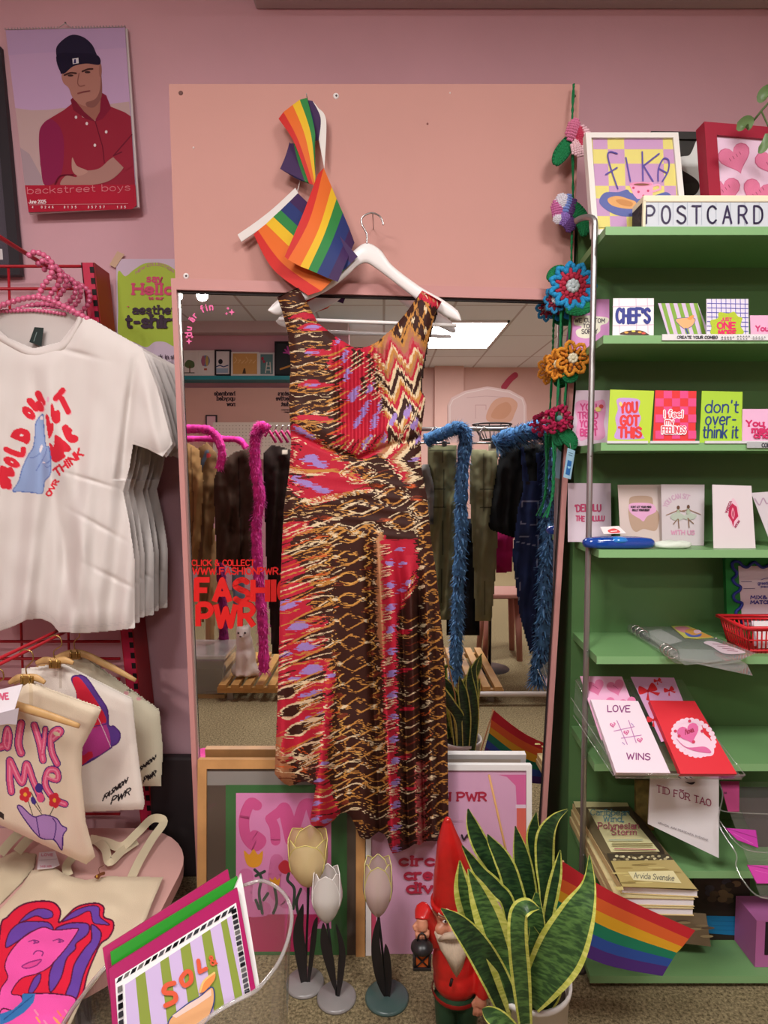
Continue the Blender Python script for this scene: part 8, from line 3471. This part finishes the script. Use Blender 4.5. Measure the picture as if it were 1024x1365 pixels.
# teal shelf with framed prints on the far partition
PD = 6.12
TEAL = mat('2a8c96', .4)
a, b = W(205, 501, PD - .16), W(520, 506, PD - .16)
mb = MB()
mb.box((a.x, PD - .16, b.z), (b.x, PD + .06, a.z), TEAL)
mb.build('picture_ledge', None, 'teal picture ledge on the far wall seen in the mirror', cat='shelf')
FR = [('white framed print of a green tree', 241, 262, 467, 'e2ded8', 'e2ded8', lambda A: (A.blob([(246, 487), (250, 480), (258, 482), (259, 489), (252, 491)], '5a7048'), A.stroke([(253, 488), (253, 496)], 1.5, '6a4a34'), A.stroke([(246, 497), (259, 497)], 1.2, '4a4a3c'))),
      ('white framed print of a striped hot air balloon', 262, 288, 467, 'e2ded8', 'e2ded8', lambda A: (A.ell(274, 481, 6, 7.5, '7a8ab0'), A.ell(271, 481, 2.5, 7, 'b06a80'), A.ell(276, 481, 2, 7, 'c8b060'), A.rect(272, 491, 276, 493.5, 'b0563c'))),
      ('black framed print of a blue wave', 286, 308, 466, '26242a', 'dcd8d6', lambda A: (A.ell(294, 482, 3, 3.4, '24242c'), A.stroke([(288, 489), (293, 487), (298, 489), (304, 487)], 1.4, '3a4a7a'), A.rect(288, 491, 304, 497, '9ab0c4'))),
      ('white framed print of a small figure in ochre', 308, 345, 469, 'e0dcd6', 'd0a060', lambda A: (A.poly([(323, 498), (325, 491), (327, 491), (328, 498)], '4a3a2c'), [A.stroke([(313 + 5 * k, 476 + (k % 3) * 4), (316 + 5 * k, 480), (312 + 5 * k, 484)], .9, 'e2bc84') for k in range(6)])),
      ('white framed teal print of a ladder', 345, 366, 470, 'd8d8d6', '5f8486', lambda A: (A.stroke([(356, 483), (354, 497)], 1.2, 'dcd8cc'), A.stroke([(360, 483), (361, 497)], 1.2, 'dcd8cc'), A.stroke([(355, 488), (360, 488)], 1, 'dcd8cc'), A.stroke([(355, 493), (361, 493)], 1, 'dcd8cc'), A.ell(350, 478, 1.8, 2.4, 'a83a50'), A.ell(352, 482, 1.8, 2, 'a83a50'))),
      ('tall black framed print of a magenta flower', 366, 404, 455, '201e24', '2c3034', lambda A: (A.stroke([(380, 466), (386, 472), (383, 462)], 2.2, 'c04aa0'), A.stroke([(378, 470), (390, 471)], 2, 'c04aa0'), A.stroke([(374, 492), (392, 486)], 2.4, 'c89048')))]
for nm, x0, x1, yt, fc, pcx, art in FR:
    pl = _leanplane(500.6, PD - .13, yt, PD - .02, (x0 + x1) / 2)
    framed('framed_print', nm + ' on the teal ledge', 'framed print', [(x0, yt), (x1, yt), (x1, 500.6), (x0, 500.6)], pl, .03, .016, fc, pcx, art, glass=False, group=None)
# banner board with printed words (they read backwards in the mirror)
mb = MB()
pl = vplane(6.15)
mb.slab([pl.at(x, y) for x, y in ((225, 517), (470, 517), (470, 600), (225, 600))], pl.n, .015, mat('d8ab9c', .6))
A = Art(mb, pl, None)
for t, x, y, h in (('handmade', 313, 527, 5.2), ('upcycled', 313, 533.5, 5.2), ('now', 313, 541, 5.2), ('creators', 394, 527, 5.2), ('collective', 394, 533.5, 5.2), ('market', 394, 541, 5.2), ('from local makers', 392, 547, 1.8), ('and designers', 392, 550, 1.8)):
    A.text(t, 0, 0, h, '33222a', h * .24, warp=lambda X, Y, x=x, y=y: (x - X, y - Y), serif=h > 3)
mb.build('banner_board', None, 'pink banner board with dark printed words below the teal ledge', cat='board')
framed('framed_print', 'small dark framed pink print on the banner board', 'framed print', [(274, 553), (289, 553), (289, 575), (274, 575)], vplane(6.12), .02, .012, '3a3034', 'e0b4bc', None, glass=False)
# white pegboard
mb = MB()
pl = vplane(5.9)
mb.slab([pl.at(x, y) for x, y in ((284, 563), (470, 563), (470, 612), (284, 612))], pl.n, .02, 'd8cec0')
A = Art(mb, pl, None)
for i in range(24):
    for j in range(7):
        A.rect(288 + i * 4.4, 567 + j * 4.4, 289 + i * 4.4, 568 + j * 4.4, '8a7e74')
mb.build('pegboard', None, 'white pegboard behind the pink fur rail', cat='pegboard')

# left rack: pink fur rails, coats, boa
PF = ['d8389a', 'c42a86', 'e85cae']
fur('fur_rail', 'pink fur covered clothes rail curving down at its right end', [(215, 573), (244, 572), (271, 572), (283, 576), (292, 588), (296, 606), (292, 626)], 13, RD_ - .1, PF, 'clothes rail', hair=900, seed=3)
fur('fur_rail', 'second pink fur covered clothes rail behind the first', [(240, 585), (296, 585), (319, 587), (329, 598)], 10, RD_ + .25, PF, 'clothes rail', hair=500, seed=4)
fur('fur_boa', 'long magenta fur boa hanging before the dark jackets', [(356, 574), (350, 569), (344, 573), (340, 590), (341, 625), (346, 665), (342, 705), (345, 770), (350, 830), (352, 896)], 17, RD_ - .12, PF, hair=2600, seed=5)
fur('fur_boa', 'dim magenta fur boa behind the tan trousers', [(293, 740), (296, 790), (298, 840), (300, 884)], 15, RD_ + .22, ['8a2468', '702058'], hair=700, seed=6)
cloths('coat', 'tan coat at the left end of the pink fur rail', 'coat', [(236, 596), (252, 590), (266, 598), (272, 640), (268, 720), (262, 762), (240, 762), (232, 680)], RD_ + .02, '8a6a42', lambda c: (c.stroke([(254, 596), (258, 680), (252, 760)], 1.5, '5a4228'),))
cloths('jacket', 'brown jacket with denim sleeve beside the tan coat', 'jacket', [(264, 596), (276, 588), (290, 604), (293, 660), (284, 710), (281, 780), (270, 840), (262, 760)], RD_ + .1, '7a5e3e', lambda c: (c.stroke([(276, 602), (267, 625)], 5, '5c6e80'), c.ell(278, 607, 3, 3, 'c0404a')))
cloths('jacket', 'dark brown jacket hanging left of the magenta boa', 'jacket', [(284, 640), (292, 616), (312, 602), (334, 596), (348, 604), (346, 700), (344, 752), (318, 762), (288, 748)], RD_, '3e2e24', lambda c: c.stroke([(318, 610), (322, 750)], 1.4, '1c1410'))
cloths('jacket', 'black brown jacket hanging right of the magenta boa', 'jacket', [(350, 604), (362, 592), (380, 596), (404, 606), (404, 760), (398, 872), (362, 872), (354, 740)], RD_ + .02, '2a201c', lambda c: c.rect(376, 600, 384, 605, 'b8b0a0'))
cloths('trousers', 'tan trousers hanging under the coats', 'trousers', [(270, 700), (288, 704), (290, 780), (286, 853), (274, 854), (271, 770)], RD_ + .12, 'a88860')
cloths('jeans', 'pale blue jeans hanging under the dark jacket', 'trousers', [(308, 735), (328, 735), (326, 818), (310, 818)], RD_ + .14, '6e7f94')
for k, nm in enumerate(('first', 'second', 'third', 'fourth')):
    mb = MB()
    x = 360 + k * 8
    mb.tube([W(x - 7, 582, RD_ - .05 + k * .05), W(x - 1, 574, RD_ - .05 + k * .05), W(x + 8, 590, RD_ - .05 + k * .05)], .008, mat('c83a7c', .4), 8)
    mb.tube([W(x - 1, 574, RD_ - .05 + k * .05), W(x, 569, RD_ - .05 + k * .05), W(x + 2, 567, RD_ - .05 + k * .05)], .004, mat('b8b0b0', .3, .9), 6)
    mb.build('clothes_hanger', None, '%s pink clothes hanger from the left beside the magenta boa' % nm, cat='hanger', group='pink hangers in the mirror')


def bench(label, x0, x1, yf, n_, zb, y_front, y_back):
    """low slatted wooden bench; virtual depth grows away from the mirror"""
    r = thing('slatted_bench', label, 'bench', ((x0 + x1) / 2, y_front, 0))
    WB = mat('c89a5a', .45, noise=.12, nscale=12)
    for k in range(n_):
        m_ = MB()
        x = x0 + (x1 - x0) * (k + .5) / n_
        m_.box((x - .02, y_front, zb - .022), (x + .02, y_back, zb), WB)
        m_.build('slat', r)
    for y in (y_front + .02, y_back - .06):
        m_ = MB()
        m_.box((x0, y, zb - .05), (x1, y + .03, zb - .022), WB)
        m_.build('rail', r)
    for x in (x0 + .05, x1 - .08):
        for y in (y_front + .03, y_back - .06):
            m_ = MB()
            m_.box((x, y, 0.001), (x + .03, y + .03, zb - .05), mat('9a958e', .4, .6))
            m_.build('leg', r)
    return r


bz = .10
bench('low slatted wooden bench under the coats, left in the mirror', W(288, 915, 3.15).x, W(420, 915, 3.15).x, 0, 8, bz, 3.15, 3.75)
bench('low slatted wooden bench under the cargo trousers, right in the mirror', W(560, 915, 3.12).x, W(673, 915, 3.12).x, 0, 7, bz, 3.12, 3.85)
# white seated animal figure on the bench
cf = W(327, 896, 3.3)
r = thing('animal_figurine', 'white porcelain seated cat figurine on the left slatted bench', 'figurine', (cf.x, 3.3, bz))
fw = 3.3 / F
PW = mat('e2d8d0', .3, spec=.5)
bl = MB()
o_ = Vector((cf.x, 3.3, bz))
e = lambda x, y, z: o_ + Vector((x, y, z)) * fw
bl.ball(e(1, 0, 24), (14 * fw, 13 * fw, 26 * fw), PW, 16, 12)
bl.ball(e(0, -3, 46), (12 * fw, 10 * fw, 14 * fw), PW, 14, 10)
bl.ball(e(-1, -4, 60), (10.5 * fw, 10 * fw, 10 * fw), PW, 14, 10)
bl.ball(e(-2, -12, 57), (5 * fw, 5 * fw, 4 * fw), PW, 10, 8)
for sx_ in (-1, 1):
    bl.tube([e(7 * sx_ - 1, -3, 66), e(8.5 * sx_ - 1, -3, 76)], [3.6 * fw, .9 * fw], PW, 8)
    bl.tube([e(6 * sx_, -10, 34), e(6 * sx_, -12, 12), e(6 * sx_, -15, 3)], [5 * fw, 4.4 * fw, 4.6 * fw], PW, 10)
    bl.ball(e(12 * sx_, -2, 9), (6.5 * fw, 11 * fw, 9 * fw), PW, 12, 8)
bl.tube([e(14, 8, 5), e(19, 2, 5), e(17, -8, 4)], [4 * fw, 4 * fw, 3 * fw], PW, 8)
organic(bl, PW, .012, 2).build('body', r)
mb = MB()
for sx_ in (-1, 1):
    mb.ball(e(-1 + 4.5 * sx_, -13.4, 62), (1.3 * fw, 1 * fw, 1.5 * fw), '3a3230', 8, 6)
mb.ball(e(-2, -16.6, 58), (1.5 * fw, 1 * fw, 1 * fw), '6a5450', 8, 6)
mb.build('eyes', r)
# clear storage box beside the bench
a, b = W(236, 864, 3.2), W(299, 900, 3.2)
r = thing('storage_box', 'clear plastic storage box with dark contents left of the bench', 'box', ((a.x + b.x) / 2, 3.3, 0))
mb = MB()
mb.bbox((a.x, 3.2, .03), (b.x, 3.5, .22), clearmat('storage_plastic', gloss=.5, haze=.3, hz=(.75, .76, .72)), .01)
mb.build('box_body', r)
mb = MB()
mb.bbox((a.x - .01, 3.19, .22), (b.x + .01, 3.51, .245), clearmat('storage_lid', gloss=.6, haze=.5, hz=(.8, .8, .76)), .008)
mb.build('lid', r)
mb = MB()
mb.box((a.x + .02, 3.23, .04), (b.x - .02, 3.47, .16), '2c2a2c')
mb.build('contents', r)
mb = MB()
mb.box((a.x - .1, 3.2, 0.0), (b.x, 3.5, .029), mat('a8905e', .5))
mb.build('wooden_pallet', None, 'wooden pallet board under the clear storage box', cat='pallet')

# right rack
BF = ['4a7cae', '7aacdc', '2c4668', '243044', '5f96cc']
fur('fur_boa', 'blue fur boa between the two pairs of cargo trousers', [(566, 588), (585, 580), (606, 571), (616, 571), (621, 585), (618, 611), (615, 660), (615, 711), (612, 770), (610, 820), (608, 865), (608, 906)], 20, RD_ - .12, BF, hair=3200, seed=11)
fur('fur_boa', 'blue fur boa at the right edge of the mirror beside the overalls', [(660, 592), (676, 584), (700, 577), (722, 571), (735, 585), (735, 634), (732, 681), (733, 700), (729, 750), (726, 814), (721, 878), (718, 909)], 27, RD_ - .12, BF, hair=4200, seed=12)
ol = 'olive green cargo trousers'


def cargo(c):
    c.stroke([(572, 600), (607, 600)], 1, '3c3e2c')
    for x0 in (576, 640):
        c.stroke([(x0, 652), (x0 + 18, 652), (x0 + 18, 676), (x0, 676), (x0, 652)], 1, '34362a')
    c.stroke([(590, 602), (592, 640), (588, 820)], 1, '34362a')
    c.stroke([(645, 605), (646, 820)], 1, '4a4c3a')


cloths('cargo_trousers', ol + ' left of the blue boa', 'trousers', [(569, 592), (609, 592), (612, 660), (608, 760), (602, 826), (578, 828), (570, 700)], RD_, '6c6e50', cargo, group='cargo trousers in the mirror')
cloths('cargo_trousers', ol + ' right of the blue boa', 'trousers', [(627, 598), (662, 600), (668, 640), (662, 760), (656, 828), (633, 828), (630, 740), (625, 650)], RD_ + .05, '7c7c5e', cargo, group='cargo trousers in the mirror')
cloths('trousers', 'long black trousers behind the blue boa', 'trousers', [(596, 690), (640, 690), (641, 848), (594, 848)], RD_ + .2, '17171b')
cloths('jacket', 'black jacket hanging left of the denim overalls', 'jacket', [(670, 592), (700, 588), (738, 594), (742, 640), (704, 704), (692, 720), (650, 706), (656, 660), (664, 612)], RD_ + .02, '1d1f20')
cloths('skirt', 'magenta garment peeping out under the black jacket', 'skirt', [(661, 708), (686, 712), (683, 763), (660, 765)], RD_ + .12, 'a81c5c')
cloths('top', 'grey glitter top left of the cargo trousers', 'top', [(556, 620), (572, 618), (580, 650), (578, 700), (558, 700)], RD_ - .04, '6a6a66', noise=.6, S=1.0)
cloths('top', 'grey and yellow top between trousers and black jacket', 'top', [(650, 590), (664, 588), (668, 604), (660, 622), (652, 612)], RD_ + .16, 'b8b09a', lambda c: c.stroke([(662, 600), (656, 618)], 3, 'd8cc5a'))


def dungaree(c):
    T_ = '8a96b4'
    c.stroke([(696, 668), (718, 668), (716, 700), (695, 698), (696, 668)], .8, T_)
    c.stroke([(688, 716), (718, 714), (716, 756), (688, 756), (688, 716)], .8, T_)
    c.stroke([(688, 722), (718, 728)], .8, T_)
    c.stroke([(684, 770), (694, 772), (692, 800)], .8, T_)
    c.ell(704, 644, 3, 2.5, '2a2a2e')


cloths('overalls', 'dark blue denim overalls hanging beside the right blue boa', 'overalls', [(693, 596), (699, 594), (706, 640), (716, 640), (714, 604), (724, 600), (728, 660), (732, 720), (724, 800), (716, 866), (706, 872), (692, 820), (682, 740), (690, 676), (697, 654)], RD_ - .07, '223056', dungaree)
for nm, x in (('left', 575), ('middle', 640), ('right', 693)):
    mb = MB()
    c_ = W(x, 588, RD_ - .02)
    mb.tube([c_ + Vector((-.1, 0, -.01)), c_ + Vector((.1, 0, -.01))], .006, mat('b8b4b0', .25, .9), 8)
    mb.tube([c_, c_ + Vector((0, 0, .05)), c_ + Vector((.02, 0, .075)), c_ + Vector((.04, 0, .06))], .004, mat('b8b4b0', .25, .9), 6)
    for s_ in (-.07, .07):
        mb.bbox(c_ + Vector((s_ - .012, -.012, -.04)), c_ + Vector((s_ + .012, .012, .0)), mat('4a4644', .3), .003)
    mb.build('clip_hanger', None, nm + ' metal clip hanger on the right rack in the mirror', cat='hanger')
# clothes rail holding them
r = thing('clothes_rail', 'metal clothes rail behind the cargo trousers and overalls', 'clothes rail', (W(660, 590, RD_ + .1).x, RD_ + .1, 0))
zr = W(660, 572, RD_ + .1).z
xa, xb_ = W(556, 572, RD_ + .1).x, W(750, 572, RD_ + .1).x
SM = mat('9a9694', .3, .8)
mb = MB()
mb.tube([(xa, RD_ + .1, zr), (xb_, RD_ + .1, zr)], .012, SM, 10)
mb.build('top_rail', r)
for x in (xa, xb_):
    mb = MB()
    mb.tube([(x, RD_ + .1, 0), (x, RD_ + .1, zr)], .012, SM, 10)
    mb.build('post', r)
mb = MB()
y0_ = W(700, 919, 3.1)
mb.tube([(xa, 3.1, .07), (xb_, 3.1, .07)], .014, mat('d8d4d0', .4), 8)
mb.build('base_rail', r)
# pink stool behind the bench
r = thing('wooden_stool', 'pink wooden stool behind the slatted bench in the mirror', 'stool', (W(675, 900, 3.9).x, 3.95, 0))
PS = mat('a87468', .5)
sx0 = W(675, 900, 3.9).x
for (dx, dy) in ((-.12, -.1), (.06, -.1), (-.12, .14), (.06, .14)):
    mb = MB()
    mb.tube([(sx0 + dx * 1.25, 3.95 + dy, 0), (sx0 + dx, 3.95 + dy * .8, .42)], [.018, .024], PS, 10)
    mb.build('leg', r)
mb = MB()
mb.bbox((sx0 - .17, 3.8, .42), (sx0 + .11, 4.1, .45), PS, .008)
mb.build('seat', r)
# arched pale panel, wire basket ring
mb = MB()
pl = vplane(5.0)
arch = [(597, 590), (597, 540), (602, 530), (620, 521), (650, 515), (680, 520), (698, 530), (702, 540), (702, 590)]
mb.slab([pl.at(x, y) for x, y in arch], pl.n, .03, mat('e0c4c0', .5))
A = Art(mb, pl, None)
A.stroke([(600, 588), (600, 541), (604, 533), (621, 524), (650, 518), (679, 523), (696, 532), (699, 541), (699, 588)], 1, 'efe0dc')
A.stroke([(634, 558), (634, 540), (648, 540), (648, 546)], .8, 'c8a0a0')
A.stroke([(622, 530), (648, 528), (680, 530)], .6, 'c8a4a4')
A.blob([(648, 558), (654, 540), (664, 531), (680, 530), (690, 538), (686, 552), (680, 562), (660, 564)], 'd8a890')
A.blob([(655, 556), (662, 542), (676, 536), (682, 546), (672, 558)], 'cf9a7c')
mb.build('arched_panel', None, 'pale pink arched panel with a peach patch before the far wall', cat='panel')
mb = MB()
BW = mat('2a2628', .4)
c_ = W(656, 566, 3.7)
for rr, dz in ((.115, .0), (.06, -.09)):
    mb.tube([c_ + Vector((rr * math.cos(t), rr * math.sin(t), dz)) for t in [2 * math.pi * k / 24 for k in range(25)]], .005, BW, 6)
for k in range(10):
    t = 2 * math.pi * k / 10
    mb.tube([c_ + Vector((.115 * math.cos(t), .115 * math.sin(t), 0)), c_ + Vector((.06 * math.cos(t), .06 * math.sin(t), -.09))], .003, BW, 5)
mb.tube([c_ + Vector((0, 0, -.09)), Vector((c_.x, c_.y, .02))], .01, BW, 8)
mb.tube([c_ + Vector((-.06, 0, -.09)), c_ + Vector((.06, 0, -.09))], .004, BW, 6)
mb.lathe((c_.x, c_.y, 0), [(0, .02), (.12, .015), (.13, 0), (0, 0)], BW, 20)
mb.build('wire_basket_stand', None, 'black round wire basket on a stand in front of the arched panel', cat='basket')
# painted strokes on the far wall
mb = MB()
pl = Plane(reflect((0, YF + .003, 0)), reflect((1, YF + .003, 0)), reflect((0, YF + .003, 1)))
A = Art(mb, pl, None)
A.stroke([(672, 516), (680, 506), (687, 500)], 8, 'b8445c', True)
A.stroke([(594, 526), (600, 521), (610, 520)], 8, 'c05a66', True)
A.stroke([(738, 505), (748, 500), (760, 503)], 8, 'b8445c', True)
mb.build('wall_mural', None, 'painted red brush strokes on the far pink wall', cat='mural')
REFL = False
